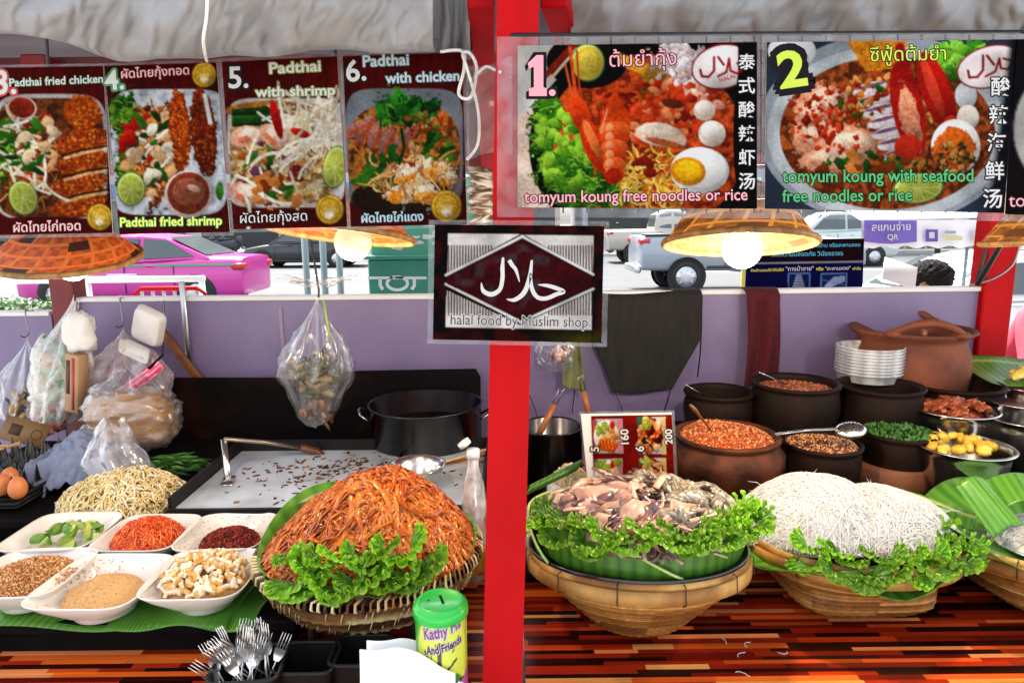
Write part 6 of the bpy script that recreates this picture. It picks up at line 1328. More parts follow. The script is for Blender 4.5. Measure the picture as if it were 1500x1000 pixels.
for k, (q, lab) in enumerate((([(772,715),(840,655),(850,690),(780,745)],'rolled dark banana leaf edge at the left of the squid'),)):
    mb = MB(); a, b = PY(770,712,1.50), PY(846,675,1.56)
    def fr_(u, v): A = v*1.6*pi; p = a.lerp(b, u); return p+Vector((.01*math.sin(A), .014*math.cos(A)*(1+.3*u), .014*math.sin(A)-.012))
    leaf_sheet('banana_leaf', lab, fr_, 24, 20, 8, 3, shade=.6)
# green cloth, clear bag, apron, towel
def cloth(name, lab, fn, nu, nv, m, cat, th=.003): return tag(obj(name, MB().sheet(fn, nu, nv), m, solid=th), lab, cat)
m_apron = M('apron_fabric', (.012,.010,.008), .9, var=.35, vscale=9, bump=.6, bscale=60, stretch=(3,1,.6)); Ya = 2.335
EL = [(425,862,1030),(430,862,1028),(490,865,1027),(500,868,1024),(535,884,1004),(572,897,983)]
def ap(u, v):
    y = 427+144.9*v; xl, xr = 897, 983
    for (y0,a0,b0),(y1,a1,b1) in zip(EL, EL[1:]):
        if y <= y1: k = (y-y0)/(y1-y0); xl, xr = a0+(a1-a0)*k, b0+(b1-b0)*k; break
    x = xl+(xr-xl)*u; p = PY(x, y+3*math.sin(u*5), Ya); f = .010*noise.noise(Vector((u*5+v, v*1.5, 3)))+.005*noise.noise(Vector((u*14, v*3, 8)))
    back = max(0, 1-v/.06); return p+Vector((0, -.012+f*min(1, v*5)+.05*back, .006*math.sin(pi*min(1, back))))
t = thing('apron', 'dark brown apron hanging over the lavender panel behind the menu booklet', 'apron', PY(945,573,Ya)); obj('apron_body', MB().sheet(ap, 60, 50), m_apron, t, world=True, solid=.003)
m_strap = M('apron_strap', (.008,.008,.012), .8)
for P_ in ([(1027,490),(1026,515),(1022,552)],[(899,570),(910,595),(922,640)],[(982,572),(974,600),(960,640)],[(848,525),(843,560),(838,605)],[(776,580),(784,600),(790,625)]): obj('apron_strap', MB().tube([PY(x,y,Ya-.008) for x, y in P_], .006, 6, flat=.3), m_strap, t, world=True)
def tw(u, v):
    x = 1090+49*u+3*math.sin(v*4)-2*v; y = 423+140*v; back = max(0, 1-v/.06); return PY(x, y, Ya)+Vector((0, -.022-.012*math.sin(u*11+v*1.5)*min(1, v*6)+.06*back, .01*math.sin(pi*min(1, back))))
cloth('towel', 'dark red towel hanging over the lavender panel', tw, 40, 50, M('dark_red_towel', hexc('4e0814'), .95, var=.25, vscale=40, bump=.8, bscale=200), 'towel', .006)
def gc_(u, v):
    x = 820+34*u+(1-v)*6*(1-2*u)+4*v; y = 490+80*v+8*(u-.5)*v; return PY(x, y, 2.28)+Vector((0, .010*math.sin(u*9+v*2), 0))
cloth('cloth', 'small olive green cloth hanging below the halal sign', gc_, 24, 24, M('olive_cloth', hexc('76784a'), .9, var=.15, vscale=20, bump=.5, bscale=200), 'cloth', .004)
bag('plastic_bag', 'clear plastic bag with something red hanging just below the halal sign', 813, 470, 545, 54, 2.2, 3.0, m_bag, lambda t, a, b, w0: veg_blob(t, a.lerp(b,.7)+Vector((.01,0,0)), w0*.5, .03, HX('b5302c','8a1c1c','c9a8a0'), 10, 2, sz=(.012,.03)))
# ---- menu booklet
YM = 1.50; q = [(851,607),(984,605),(990,735),(864,735)]
p = Pic((866,609),(984,607),(990,735),(872,735), hexc('8f2018'), res=1.2, seed=31); p.put(np.clip((p.n[1]-.4)*2,0,1)*.4, hexc('a83024'))
def dish(x0, y0, x1, y1, kind):
    p.poly([(x0,y0),(x1,y0-1),(x1+1,y1-1),(x0+1,y1)], hexc('c9cdd2')); cx, cy = (x0+x1)/2-2, (y0+y1)/2
    if kind == 0:
        p.poly([(x0,y0),(x0+6,y0),(x0+8,y1),(x0+1,y1)], hexc('b5606a')); p.poly([(x1-8,y0),(x1,y0),(x1+1,y1),(x1-7,y1)], hexc('e0a8b0')); p.ell(cx,cy,18,24,0,hexc('ece8e0')); p.bits(40,cx+3,cy-4,12,14,hx('e8c890','d8a060','f0e0c0'),(2,4)); p.bits(8,cx-6,cy-14,8,7,hx('8fae4a','a8c060'),(2,5),(1,2)); p.ell(cx+9,cy-17,4,6,0,hexc('d9363a')); 
        for k in range(5): p.ell(cx-8+5*k,cy+12+k,4,9,25,hexc('d9762a'),.25,.1); p.line([(cx-10+5*k,cy+6),(cx-7+5*k,cy+20)],1,hexc('8a3a14'))
    else:
        p.poly([(x0,y0),(x0+8,y0),(x0+9,y1),(x0+1,y1)], hexc('2c7a70')); p.poly([(x1-7,y0),(x1,y0),(x1+1,y1),(x1-6,y1)], hexc('d8c890')); p.ell(cx,cy,20,26,0,hexc('7a2a18'),.3,.1); p.bits(70,cx,cy,17,22,hx('e0702c','c9431c','f0a860','d8905a','5a2414','f2c8a0'),(1.5,4.5)); p.bits(8,cx-8,cy-18,8,7,hx('c8c870','a8b850'),(2,4),(1,2)); p.bits(5,cx,cy+5,10,10,hx('2c3a1c'),(1.5,3)); p.ell(x0+6,y1-8,6,6,0,hexc('c04860'))
dish(868,614,912,664,0); dish(933,611,975,665,1); dish(869,672,912,722,0); dish(936,671,976,722,1); p.ell(905,677,6,6,0,hexc('a8b83f'))
t = thing('menu_booklet', 'red menu booklet in a clear sleeve standing behind the seafood, priced 160 and 200', 'menu', PY(925,735,YM))
obj('booklet_board', backing(MB(), q, YM+.001, .006), M('booklet_edge', (.6,.58,.55), .4), t, smooth=False, world=True); obj('printed_picture', p.mesh(YM), m_print, t, world=True)
obj('clear_sleeve', backing(MB(), [(848,603),(988,601),(994,735),(861,735)], YM+.009, .001), m_sleeve, t, smooth=False, world=True)
mb = MB()
for s_, a, b in (("160",(921,650),(920,628)),("200",(985,650),(984,628))): write(mb, s_, a, b, Y=YM, fill=1, edge=0, ew=.08, bold=.02, k=1)
for s_, a, b in (("5",(877,661),(877,654)),("6",(943,661),(943,653))): write(mb, s_, a, b, Y=YM, fill=1, edge=0, ew=.1, bold=.02, k=1)
obj('lettering', mb, [m_black_ink, m_white_ink], t, smooth=False, world=True)
t = thing('booklet_stand', 'dark block behind the seafood that holds up the menu booklet', 'stand', PY(925,735,YM+.04)*1); zz = PY(925,735,YM).z; obj('block', MB().box((PY(925,735,YM).x, YM+.02, (ZT+zz)/2-.001), (.16,.06,zz-ZT-.002)), m_blackst, t, world=True)
# ================================================================ FRONT LEFT: FORKS, BASKETS, TIN, NAPKIN
def pbasket(lab, x, y, Y, w_, d_, h, rz=0):
    c = PY(x, y, Y); c.z = ZT+.001; t = thing('plastic_basket', lab, 'basket', c, rz, group='small black plastic baskets'); mb = MB(); n = 160
    def wall(k0, inner):
        for j in range(15):
            for i in range(n):
                a = 2*pi*i/n; pw = 7; q = (abs(math.cos(a))**pw+abs(math.sin(a))**pw)**(-1/pw); z = h*j/14; f = .86+.14*j/14; b = 0 if inner else .0014*math.sin(i*pi/2+(pi if j % 2 else 0))
                mb.v.append((math.cos(a)*q*(w_/2*f-inner+b), math.sin(a)*q*(d_/2*f-inner+b), z)); mb.c.append((1,1,1))
    wall(0, 0); wall(0, .004)
    for s_ in (0, 1):
        for j in range(14):
            for i in range(n): o = s_*15*n; qd = (o+j*n+i, o+j*n+(i+1) % n, o+(j+1)*n+(i+1) % n, o+(j+1)*n+i); mb.f.append(qd if not s_ else qd[::-1]); mb.mi.append(0)
    obj('basket_wall', mb, m_plasticblk, t); obj('basket_rim', MB().tube([((abs(math.cos(2*pi*k/64))**7+abs(math.sin(2*pi*k/64))**7)**(-1/7)*math.cos(2*pi*k/64)*w_/2, (abs(math.cos(2*pi*k/64))**7+abs(math.sin(2*pi*k/64))**7)**(-1/7)*math.sin(2*pi*k/64)*d_/2, h) for k in range(64)], .004, 7, closed=True), m_plasticblk, t)
    obj('basket_floor', MB().box((0,0,.003), (w_*.84,d_*.84,.004)), m_plasticblk, t); return c
cf = pbasket('small black woven plastic basket full of forks', 364, 968, 1.06, .115, .10, .085, .1)
def fork_mb():
    mb = MB(); L_ = .17; mb.tube([(0,0,-L_*.5),(0,.001,0),(0,0,L_*.28)], [.0045,.0028,.0032], 8, flat=.4); 
    def hd(u, v): x = (u-.5)*(.010+.012*math.sin(min(1,v*1.4)*pi/2)); return Vector((x, .004*math.sin(v*pi)+.02*x*x*100, L_*.28+.028*v))
    mb.sheet(hd, 8, 6); mb.sheet(lambda u, v: hd(u, v)+Vector((0,.0012,0)), 8, 6)
    for k in range(4): x = (k-1.5)*.0058; mb.tube([(x,.0006,L_*.28+.026),(x,.001,L_*.28+.05),(x*1.02,-.001,L_*.28+.066)], [.0017,.0015,.0008], 6, flat=.6)
    return mb
F0 = None
for k in range(26):
    if F0 is None: f = F0 = obj('fork', fork_mb(), M('fork_steel', (.8,.8,.79), .3, metal=.9))
    else: f = F0.copy(); COL.objects.link(f)
    left = k < 9; f.location = (cf.x+r.uniform(-.035,.035), cf.y+r.uniform(-.03,.03), ZT+.055+r.uniform(-.012,.010)); f.scale = (.86,.86,.86); f.rotation_euler = (r.uniform(-.25,.15), (r.uniform(-.75,-.35) if left else r.uniform(-.05,.42)), r.uniform(-.7,.7))
    if left: f.location.x -= .012; f.location.z -= .004
    tag(f, 'steel fork standing tines up in the small black plastic basket', 'fork', 'forks in the black basket')
pbasket('empty small black plastic basket beside the forks', 452, 972, 1.09, .10, .09, .075); pbasket('empty small black plastic basket behind the white napkin', 530, 965, 1.11, .10, .09, .075)
tag(obj('fine_print_block', MB().box((0,0,0),(.001,.001,.001)), m_black_ink), 'x', 'x') if False else None
c = PY(645,880,.985); rr = 39*mpp(c); t = thing('coin_tin', 'green lidded coin tin printed with a bare tree, beside the red post', 'tin', (c.x,c.y,ZT)); h = c.z-ZT
m_tin = M('tin_print', (1,1,1), .3, vcol=True, coat=.3); n = 150; m_ = 110; mb = MB(); RG = random.Random(4)
x_of = lambda a: a*rr/mpp(c)           # arc length in photo pixels from the front line
def seg(px, py, P_, w_):
    best = 9
    for (x0,y0),(x1,y1) in zip(P_, P_[1:]):
        vx, vy = x1-x0, y1-y0; tt = max(0, min(1, ((px-x0)*vx+(py-y0)*vy)/(vx*vx+vy*vy))); best = min(best, math.hypot(px-x0-tt*vx, py-y0-tt*vy))
    return best < w_/2
def tincol(a, z):
    x, y = 645+x_of(a), 903+(1-z/h)*150; cc = hexc('a9b832'); n_ = noise.noise(Vector((x*.05, y*.05, 2)))
    cc = tuple(q*(1+.15*n_) for q in cc)
    if x < 622+6*n_: cc = hexc('3f9a2c') if n_ > -.2 else hexc('1f5a1c')
    if math.hypot((x-650)/44, (y-948)/46) < 1: cc = hexc('c2cc40')
    if y > 972+6*math.sin(x*.12): cc = hexc('2f7a2c')
    if y > 982+8*math.sin(x*.07+1): cc = hexc('32382c')
    if x > 668 and y > 985-(x-668)*.5: cc = hexc('a8508a')
    for P_, w_ in (([(648,985),(646,955),(646,935)],6),([(647,962),(628,948),(622,942)],3),([(634,952),(634,940)],2),([(646,942),(640,934)],2),([(647,945),(654,934)],2.4),([(648,968),(662,958),(672,952)],3),([(666,944),(674,932)],2),([(658,940),(658,932)],2)):
        if seg(x, y, P_, w_): cc = hexc('3a2f2a')
    if math.hypot((x-676)/9, (y-985)/7) < 1 and seg(x, y, [(670,988),(682,982)], 2) is False: cc = hexc('efe8f0')
    return cc
for j in range(m_+1):
    z = (h-.014)*j/m_
    for i in range(n): a = -pi+2*pi*i/n; mb.v.append((rr*.965*math.sin(a), -rr*.965*math.cos(a), z+.001)); mb.c.append(tincol(a, z))
for j in range(m_):
    for i in range(n): mb.f.append((j*n+i, j*n+(i+1) % n, (j+1)*n+(i+1) % n, (j+1)*n+i)); mb.mi.append(0)
obj('tin_body', mb, m_tin, t)
obj('lid', MB().lathe([(rr*1.0,h-.020),(rr*1.03,h-.019),(rr*1.035,h-.008),(rr*1.01,h-.004),(rr*.93,h-.003),(rr*.90,h+.001),(rr*.80,h+.003),(rr*.76,h+.002),(0,h+.0035)], n=56), M('green_lid', hexc('12b23c'), .35, coat=.3), t)
obj('coin_slot', MB().box((.002,.0,h+.0032), (.004,.024,.0012), Euler((0,0,rad(18)))), m_black_ink, t); obj('lid_hole', MB().lathe([(0,.0004),(.0014,.0003),(.0014,-.001)], (-.018,-.002,h+.0036), 10), m_black_ink, t)
mb = MB()
def on_tin(x, y, l):
    a = (x-645)*mpp(c)/rr; z = h*(1-(y-903)/150); R_ = rr*.965+l; return Vector((c.x+R_*math.sin(a), c.y-R_*math.cos(a), ZT+z))
write(mb, "Kathy Ha", (623,929), (682,920), place=on_tin, fill=0, edge=1, ew=.09, bold=.03, lift=.0008)
write(mb, "And Friends", (626,944), (683,936), place=on_tin, fill=2, edge=1, ew=.09, bold=.03, lift=.0008)
obj('lettering', mb, [M('ink_violet', hexc('7a3a7a'), .5), m_white_ink, m_maroon], t, smooth=False, world=True)
na, nb = PY(530,962,.97), PY(664,1010,.95)
def nap(u, v):
    p = PY(527+140*u, 1045-94*v*(1-.62*max(0, u-.35)**1.3)-4*math.sin(u*3), .915+.03*v); return p+Vector((0, .004*math.sin(u*9+v*3), .004*noise.noise(Vector((u*4, v*4, 2)))))
t = thing('napkin_stack', 'white paper napkins standing at the bottom edge of the photo', 'napkins', (PY(595,1010,.97).x,.99,ZT)); obj('napkin_sheet', MB().sheet(nap, 30, 20), M('white_napkin', (.76,.76,.76), .8, bump=.3, bscale=25), t, world=True, solid=.003)
def nap2(u, v): return nap(u, v)+Vector((.004,.022+.01*v,-.006))
obj('napkin_sheet', MB().sheet(nap2, 30, 20), bpy.data.materials['white_napkin'], t, world=True, solid=.003); cc = PY(595,1040,.99); obj('napkin_holder', MB().box((cc.x,.955,(ZT+cc.z)/2-.006), (.12,.04,cc.z-ZT-.03)), m_plasticblk, t, world=True)

mb = MB()
for k in range(5):
    q = PZ(r.choice((r.uniform(980,1120), r.uniform(1060,1200), r.uniform(1250,1460))), r.uniform(915,992), ZT+.002); a = r.uniform(0,6); P_ = [q.copy()]
    for s_ in range(6): q = q+Vector((math.cos(a), math.sin(a), 0))*r.uniform(.002,.007); a += r.uniform(-.9,.9); P_.append(q.copy())
    mb.tube(P_, .0009, 5, col=(.7,.66,.55))
stuff('noodle_scraps', mb, m_vc, 'stray bits of white noodle fallen on the plank counter', 'scraps')
# ================================================================ STREET BEHIND THE STALL
ZR = -.12
m_glass = M('car_glass', (.05,.07,.07), .08, spec=.8); m_tyre = M('tyre', (.015,.015,.015), .8); m_rim2 = M('wheel_rim', (.55,.56,.58), .3, metal=.8); m_chrome = M('car_trim', (.02,.02,.02), .4)
m_tail = M('tail_light', (.45,.02,.02), .2); m_headl = M('head_light', (.8,.8,.8), .15)
def carpaint(n, c): return M(n, c, .28, coat=.5, var=.03, vscale=2)
def vehicle(name, lab, cat, loc, rz, paint, L_=4.6, W=1.76, H=1.48, kind='sedan', extra=None):
    """stations along x (front = +x): half length normalised; body loft, greenhouse loft, glass, wheels, lamps"""
    t = thing(name, lab, cat, loc, rz); h = H/1.48; hl = L_/2; rw = .33 if kind == 'sedan' else .38
    if kind == 'sedan':
        st = [(-1,.42,.90,.80),(-.985,.30,1.0,.90),(-.9,.24,1.02,.97),(-.62,.2,1.03,1),(-.3,.2,.97,1),(.1,.2,.94,1),(.38,.2,.94,1),(.6,.2,.88,.99),(.85,.22,.78,.95),(.96,.28,.66,.88),(1,.4,.55,.76)]
        gh = [(-.72,1.02,1.02),(-.55,1.02,1.20),(-.34,1.0,1.42),(-.1,.97,1.475),(.1,.96,1.46),(.22,.95,1.38),(.42,.93,1.10),(.5,.93,.93)]; ww = (-.60,.60)
        win = [[(-.60,1.05),(-.36,1.36),(-.16,1.40),(-.16,1.02)],[(-.12,1.02),(-.12,1.40),(.10,1.39),(.20,1.32),(.38,1.02)]]
    else:
        st = [(-1,.5,1.06,.90),(-.985,.45,1.09,.97),(-.6,.42,1.10,1),(-.22,.42,1.10,1),(-.1,.40,1.08,1),(.2,.40,1.07,1),(.42,.4,1.07,1),(.55,.42,1.06,.99),(.85,.44,.98,.96),(.96,.46,.90,.92),(1,.5,.76,.86)]
        gh = [(-.30,1.09,1.09),(-.26,1.09,1.60),(-.1,1.08,1.74),(.1,1.08,1.73),(.2,1.07,1.66),(.42,1.07,1.10),(.46,1.07,1.07)]; ww = (-.60,.62)
        win = [[(-.22,1.16),(-.21,1.58),(-.04,1.64),(-.04,1.14)],[(0,1.14),(0,1.64),(.13,1.62),(.34,1.14)]]
    hw = W/2; mb = MB(); rows = []
    for x, zb, zt, k in st:
        w_ = hw*k; zt *= h; zb *= h; m_ = (zb+zt)/2; rows.append([(x*hl,-w_*.9,zb),(x*hl,-w_*.985,zb+.10*(zt-zb)),(x*hl,-w_,m_),(x*hl,-w_*.985,zt-.12*(zt-zb)),(x*hl,-w_*.90,zt),(x*hl,-w_*.4,zt+.025*h),(x*hl,w_*.4,zt+.025*h),(x*hl,w_*.90,zt),(x*hl,w_*.985,zt-.12*(zt-zb)),(x*hl,w_,m_),(x*hl,w_*.985,zb+.10*(zt-zb)),(x*hl,w_*.9,zb)])
    vs = [p for r_ in rows for p in r_]; n = 12; fs = [(i*n+j, i*n+(j+1) % n, (i+1)*n+(j+1) % n, (i+1)*n+j) for i in range(len(rows)-1) for j in range(n)]
    fs += [tuple(range(n))[::-1], tuple((len(rows)-1)*n+j for j in range(n))]; mb.add(vs, fs)
    rows = []
    for x, z0, z1 in gh:
        z0 *= h; z1 *= h; f = (z1-z0)/(.5*h); wt = hw*(.93-.16*f); rows.append([(x*hl,-hw*.93,z0-.02),(x*hl,-(hw*.93+wt)/2,(z0+z1)/2+.02*f),(x*hl,-wt,z1-.03*f),(x*hl,-wt*.6,z1+.02*f),(x*hl,wt*.6,z1+.02*f),(x*hl,wt,z1-.03*f),(x*hl,(hw*.93+wt)/2,(z0+z1)/2+.02*f),(x*hl,hw*.93,z0-.02)])
    vs = [p for r_ in rows for p in r_]; n = 8; mb.add(vs, [(i*n+j, i*n+j+1, (i+1)*n+j+1, (i+1)*n+j) for i in range(len(rows)-1) for j in range(n-1)])
    b = obj('car_body', mb, paint, t, angle=50)
    def sidez(z, x):   # lateral place of the glass at height z
        f = (z/h-1.0)/.48; return hw*(.945-.155*max(0, f))+.012
    for s_ in (-1, 1):
        for P_ in win:
            m2 = MB(); m2.add([(x*hl, s_*sidez(z*h, x), z*h) for x, z in P_]+[(x*hl, s_*(sidez(z*h, x)-.02), z*h) for x, z in P_], [tuple(range(len(P_))), tuple(range(2*len(P_)-1, len(P_)-1, -1))]); obj('side_window', m2, m_glass, t, smooth=False)
    g = gh; 
    def screen(a, b_, nm):
        m2 = MB(); (x0,_,z0),(x1,_,z1) = a, b_; f0, f1 = max(0,(z0-1.0)/.48), max(0,(z1-1.0)/.48); w0, w1 = hw*(.90-.16*f0)*.93, hw*(.90-.16*f1)*.93; d = Vector((z1-z0, 0, -(x1-x0)*hl)).normalized()*(.02 if x1 < x0 else -.02); d = d if d.z > 0 else -d
        m2.add([Vector((x0*hl,-w0,z0*h))+d, Vector((x0*hl,w0,z0*h))+d, Vector((x1*hl,w1,z1*h))+d, Vector((x1*hl,-w1,z1*h))+d], [(0,1,2,3)]); obj(nm, m2, m_glass, t, smooth=False)
    if kind == 'sedan': screen((.46,0,1.0),(.2,0,1.40),'windscreen'); screen((-.68,0,1.06),(-.36,0,1.41),'rear_window')
    else: screen((.40,0,1.14),(.19,0,1.66),'windscreen'); screen((-.285,0,1.2),(-.262,0,1.58),'rear_window')
    for x in ww:
        for s_ in (-1, 1):
            wh = obj('wheel', MB().lathe([(rw*.62,-.10),(rw*.9,-.11),(rw,-.08),(rw,.08),(rw*.9,.11),(rw*.62,.10)], (x*hl, s_*(hw-.10), rw), 32, mat=Matrix.Rotation(pi/2,3,'X')), m_tyre, t)
            m2 = MB(); m2.lathe([(0,.02),(rw*.2,.03),(rw*.62,.0),(rw*.64,-.02)], (x*hl, s_*(hw+.005), rw), 32, mat=Matrix.Rotation(-s_*pi/2*-1*-1,3,'X'))
            for k in range(8):
                a = 2*pi*k/8; m2.box((x*hl+rw*.38*math.cos(a), s_*(hw+.008), rw+rw*.38*math.sin(a)), (rw*.44,.03,rw*.12), Euler((0,-a,0)))
            obj('wheel_rim', m2, m_rim2, wh)
            m3 = MB(); m3.lathe([(0,0),(rw*1.16,0),(rw*1.18,.02)], (x*hl, s_*(hw+.002), rw*1.03), 32, mat=Matrix.Rotation(pi/2,3,'X')); obj('wheel_arch', m3, m_tyre, t)
    for x in ((-.42,.0,.40) if kind == 'sedan' else (-.26,.03,.38)):
        for s_ in (-1, 1): obj('door_gap', MB().box((x*hl, s_*hw*.992, (.62 if kind == 'sedan' else .76)*h), (.014,.03,.52*h)), m_chrome, t)
    zb = .80*h if kind == 'sedan' else .95*h
    for s_ in (-1, 1):
        obj('tail_light', MB().box((-hl+.10, s_*hw*.80, zb+.05), (.26,.30,.13),bev=.03), m_tail, t); obj('head_light', MB().box((hl-.13, s_*hw*.76, .66*h if kind == 'sedan' else .86*h), (.28,.3,.13),bev=.03), m_headl, t)
        obj('bumper_trim', MB().box((0, s_*(hw+.002), .28*h if kind == 'sedan' else .5*h), (L_*.42,.02,.06),bev=.008), m_chrome, t)
        for dx in (-.13, .17): obj('door_handle', MB().box((dx*hl*1.2-.15, s_*(hw*.995), zb+.08), (.16,.03,.03),bev=.01), m_chrome if kind != 'sedan' else paint, t)
    if extra: extra(t, hl, hw, h)
    return t
m_pink = carpaint('pink_paint', hexc('c63296'))
def taxi_extra(t, hl, hw, h):
    for s_ in (-1, 1):
        mb = MB(); mb.add([(-hl*.93,s_*(hw*.975+.012),.93),(hl*.5,s_*(hw*.985+.012),.90),(hl*.5,s_*(hw*.985+.012),.865),(-hl*.93,s_*(hw*.99+.012),.89)], [(0,1,2,3)]); obj('green_stripe', mb, M('green_stripe', hexc('2f9a62'), .4) if 'green_stripe' not in bpy.data.materials else bpy.data.materials['green_stripe'], t, smooth=False)
        obj('side_panel_print', MB().box((.05,s_*(hw+.006),.70), (.6,.004,.10)), M('pale_print', (.7,.55,.66), .5) if 'pale_print' not in bpy.data.materials else bpy.data.materials['pale_print'], t)
    obj('roof_sign', MB().box((.1,0,1.55), (.22,.6,.16),bev=.05), M('roof_sign', (.75,.72,.74), .4), t)
def on_road(x, Y): p = PY(x, 430, Y); return (p.x, Y, ZR)
vehicle('taxi', 'bright pink taxi with a green side stripe driving on the street', 'taxi', on_road(220,14.3), pi, m_pink, 4.6, 1.76, 1.50, 'sedan', taxi_extra)
def pk_extra(t, hl, hw, h):
    obj('bed_lid', MB().box((-hl*.64,0,1.115*h), (hl*.66,hw*1.84,.06),bev=.02), m_chrome, t); obj('rear_bumper', MB().box((-hl-.04,0,.55), (.14,hw*1.7,.16),bev=.03), m_rim2, t)
vehicle('pickup_truck', 'silver pickup truck driving past behind the lamp', 'pickup truck', on_road(1084,16.6), 0, carpaint('silver_paint', (.28,.32,.37)), 5.2, 1.84, 1.78, 'pickup', pk_extra)
vehicle('pickup_truck', 'beige pickup truck parked across the street', 'pickup truck', on_road(978,28), 0, carpaint('beige_paint', (.42,.39,.33)), 5.2, 1.8, 1.76, 'pickup')
vehicle('car', 'black saloon car across the street behind the pink taxi', 'car', on_road(452,27.5), pi, carpaint('black_paint', (.012,.013,.016)), 4.8, 1.8, 1.46)
vehicle('car', 'white car on the near lane behind the blue board', 'car', on_road(1450,7.9), pi, carpaint('white_paint', (.72,.73,.74)), 4.5, 1.75, 1.27)
vehicle('car', 'pale green white car far across the street, seen above the blue board', 'car', on_road(1205,25), pi, carpaint('mint_paint', (.5,.58,.56)), 4.5, 1.75, 1.9)
# motorbikes parked across the street
m_mb = M('motorbike_body', (.03,.035,.05), .35, objrand=.9); m_seat = M('motorbike_seat', (.012,.012,.012), .6); mk = None
MBX = [12,40,66,178,200,224,246,270,296,318,340,800,822,842,862,880,1010,1040]
for k, x in enumerate(MBX):
    loc = on_road(x, 33.2); loc = (loc[0], loc[1]+.3*(k % 3), .03)
    if mk is None:
        mk = t = thing('motorbike', '', 'motorbike', loc, .9)
        for wx in (-.62,.62):
            wo = obj('wheel', MB().tube([(wx+.27*math.cos(a*pi/12), 0, .29+.27*math.sin(a*pi/12)) for a in range(24)], .05, 8, closed=True), m_tyre, t); obj('wheel_rim', MB().lathe([(0,.03),(.22,.02),(.22,-.02),(0,-.03)], (wx,0,.29), 20, mat=Matrix.Rotation(pi/2,3,'X')), m_rim2, wo)
        mb = MB(); mb.blob((-.15,0,.62), (.55,.16,.2), None, 16, 10, .1); mb.tube([(.62,0,.30),(.5,0,.62),(.40,0,.95)], .055, 8); mb.blob((.46,0,.80), (.14,.2,.22), None, 12, 8); obj('bike_body', mb, m_mb, t)
        obj('seat', MB().blob((-.28,0,.82), (.42,.13,.07), None, 14, 8), m_seat, t); obj('handlebar', MB().tube([(.30,-.33,1.02),(.40,-.1,1.0),(.40,.1,1.0),(.30,.33,1.02)], .02, 6), m_chrome, t)
    else: mk2 = dup(mk, loc, (0,0,.9+R.uniform(-.3,.3)))
for o in [o for o in COL.objects if o.name.split('.')[0] == 'motorbike']: tag(o, 'small dark motorbike in the row parked across the street', 'motorbike', 'motorbikes parked across the street')
# buildings, trees across the street
m_wallb = M('pale_render', hexc('b5b0a8'), .8, var=.12, vscale=.6); m_dark = M('dark_opening', (.02,.022,.025), .4)
for k, (x0, w_, h_, c_) in enumerate(((-44,14,14,'c2bbb0'),(-29,16,18,'a8a49c'),(-12,15,12,'b8aea0'),(4,16,20,'9fa3a6'),(21,15,13,'c5beb2'),(37,16,17,'aaa59c'))):
    t = thing('building', ('tan','tall grey','low beige','very tall blue grey','cream','brownish grey')[k]+' shop building beyond the street, '+('far left','left of the taxi','behind the black saloon car','right of the red post','behind the blue board','far right')[k], 'building', (x0+w_/2,44,0)); mw = M('building_wall', hexc(c_), .8, var=.12, vscale=.6)
    obj('wall', MB().box((x0+w_/2,44,h_/2+.02), (w_-.3,8,h_)), mw, t, smooth=False, world=True)
    for j in range(3): 
        wx = x0+w_*(j+.5)/3; sh = obj('shop_opening', MB().box((wx,39.99,1.5), (w_/3-.9,.06,2.9)), m_dark, t, smooth=False, world=True); obj('shop_sign', MB().box((wx,39.95,3.5), (w_/3-.7,.12,.8),bev=.02), M('shop_board', R.choice(HX('3a6a9a','a83a2a','d8c878','e0dcd4','2a7a5a')), .5), t, smooth=False, world=True)
        for fl in range(1, int(h_/3.4)):
            f = obj('window', MB().box((wx,39.98,2.6+fl*3.2), (w_/3-1.6,.06,1.5)), M('window_frame', (.5,.5,.5), .5) if 'window_frame' not in bpy.data.materials else bpy.data.materials['window_frame'], t, smooth=False, world=True); obj('pane', MB().box((wx,39.96,2.6+fl*3.2), (w_/3-1.8,.05,1.3)), m_glass, f, smooth=False, world=True)
m_bark = M('tree_bark', hexc('4f4234'), .9, var=.3); m_fol = leaf_mat('street_foliage', (.05,.11,.02), (.08,.16,.03), transl=.3, vcol=True)
def tree(lab, x, Y, hh, cr, n, seed, cat='tree', z0=.02):
    rr = random.Random(seed); p = PY(x, 400, Y); t = thing('street_tree', lab, cat, (p.x,Y,z0)); mb = MB(); mb.tube([(0,0,0),(.05,0,hh*.3),(-.05,.05,hh*.6),(0,0,hh*.85)], [.16*hh/6,.12*hh/6,.09*hh/6,.03], 10)
    for k in range(6): a = rr.uniform(0,6.3); mb.tube([(0,0,hh*rr.uniform(.35,.6)),(cr*.4*math.cos(a),cr*.4*math.sin(a),hh*.7),(cr*.75*math.cos(a),cr*.75*math.sin(a),hh*.82)], [.06*hh/6,.04*hh/6,.015], 6)
    obj('trunk', mb, m_bark, t); mb = MB(); cl = [(rr.gauss(0,cr*.5), rr.gauss(0,cr*.5), hh*.74+rr.gauss(0,cr*.38)) for _ in range(26)]
    for k in range(n):
        c = rr.choice(cl); q = Vector(c)+Vector((rr.gauss(0,cr*.17), rr.gauss(0,cr*.17), rr.gauss(0,cr*.14))); s_ = rr.uniform(.07,.16)*hh/6; e = Euler((rr.uniform(-1,1), rr.uniform(-1,1), rr.uniform(0,6))).to_matrix(); g_ = rr.uniform(.6,1.3)
        mb.add([q+e @ Vector(v)*s_ for v in ((-1,0,0),(0,-.45,.1),(1,0,0),(0,.45,.1))], [(0,1,2,3)], col=(.055*g_,.12*g_,.022*g_))
    obj('crown', mb, m_fol, t, smooth=False); return t
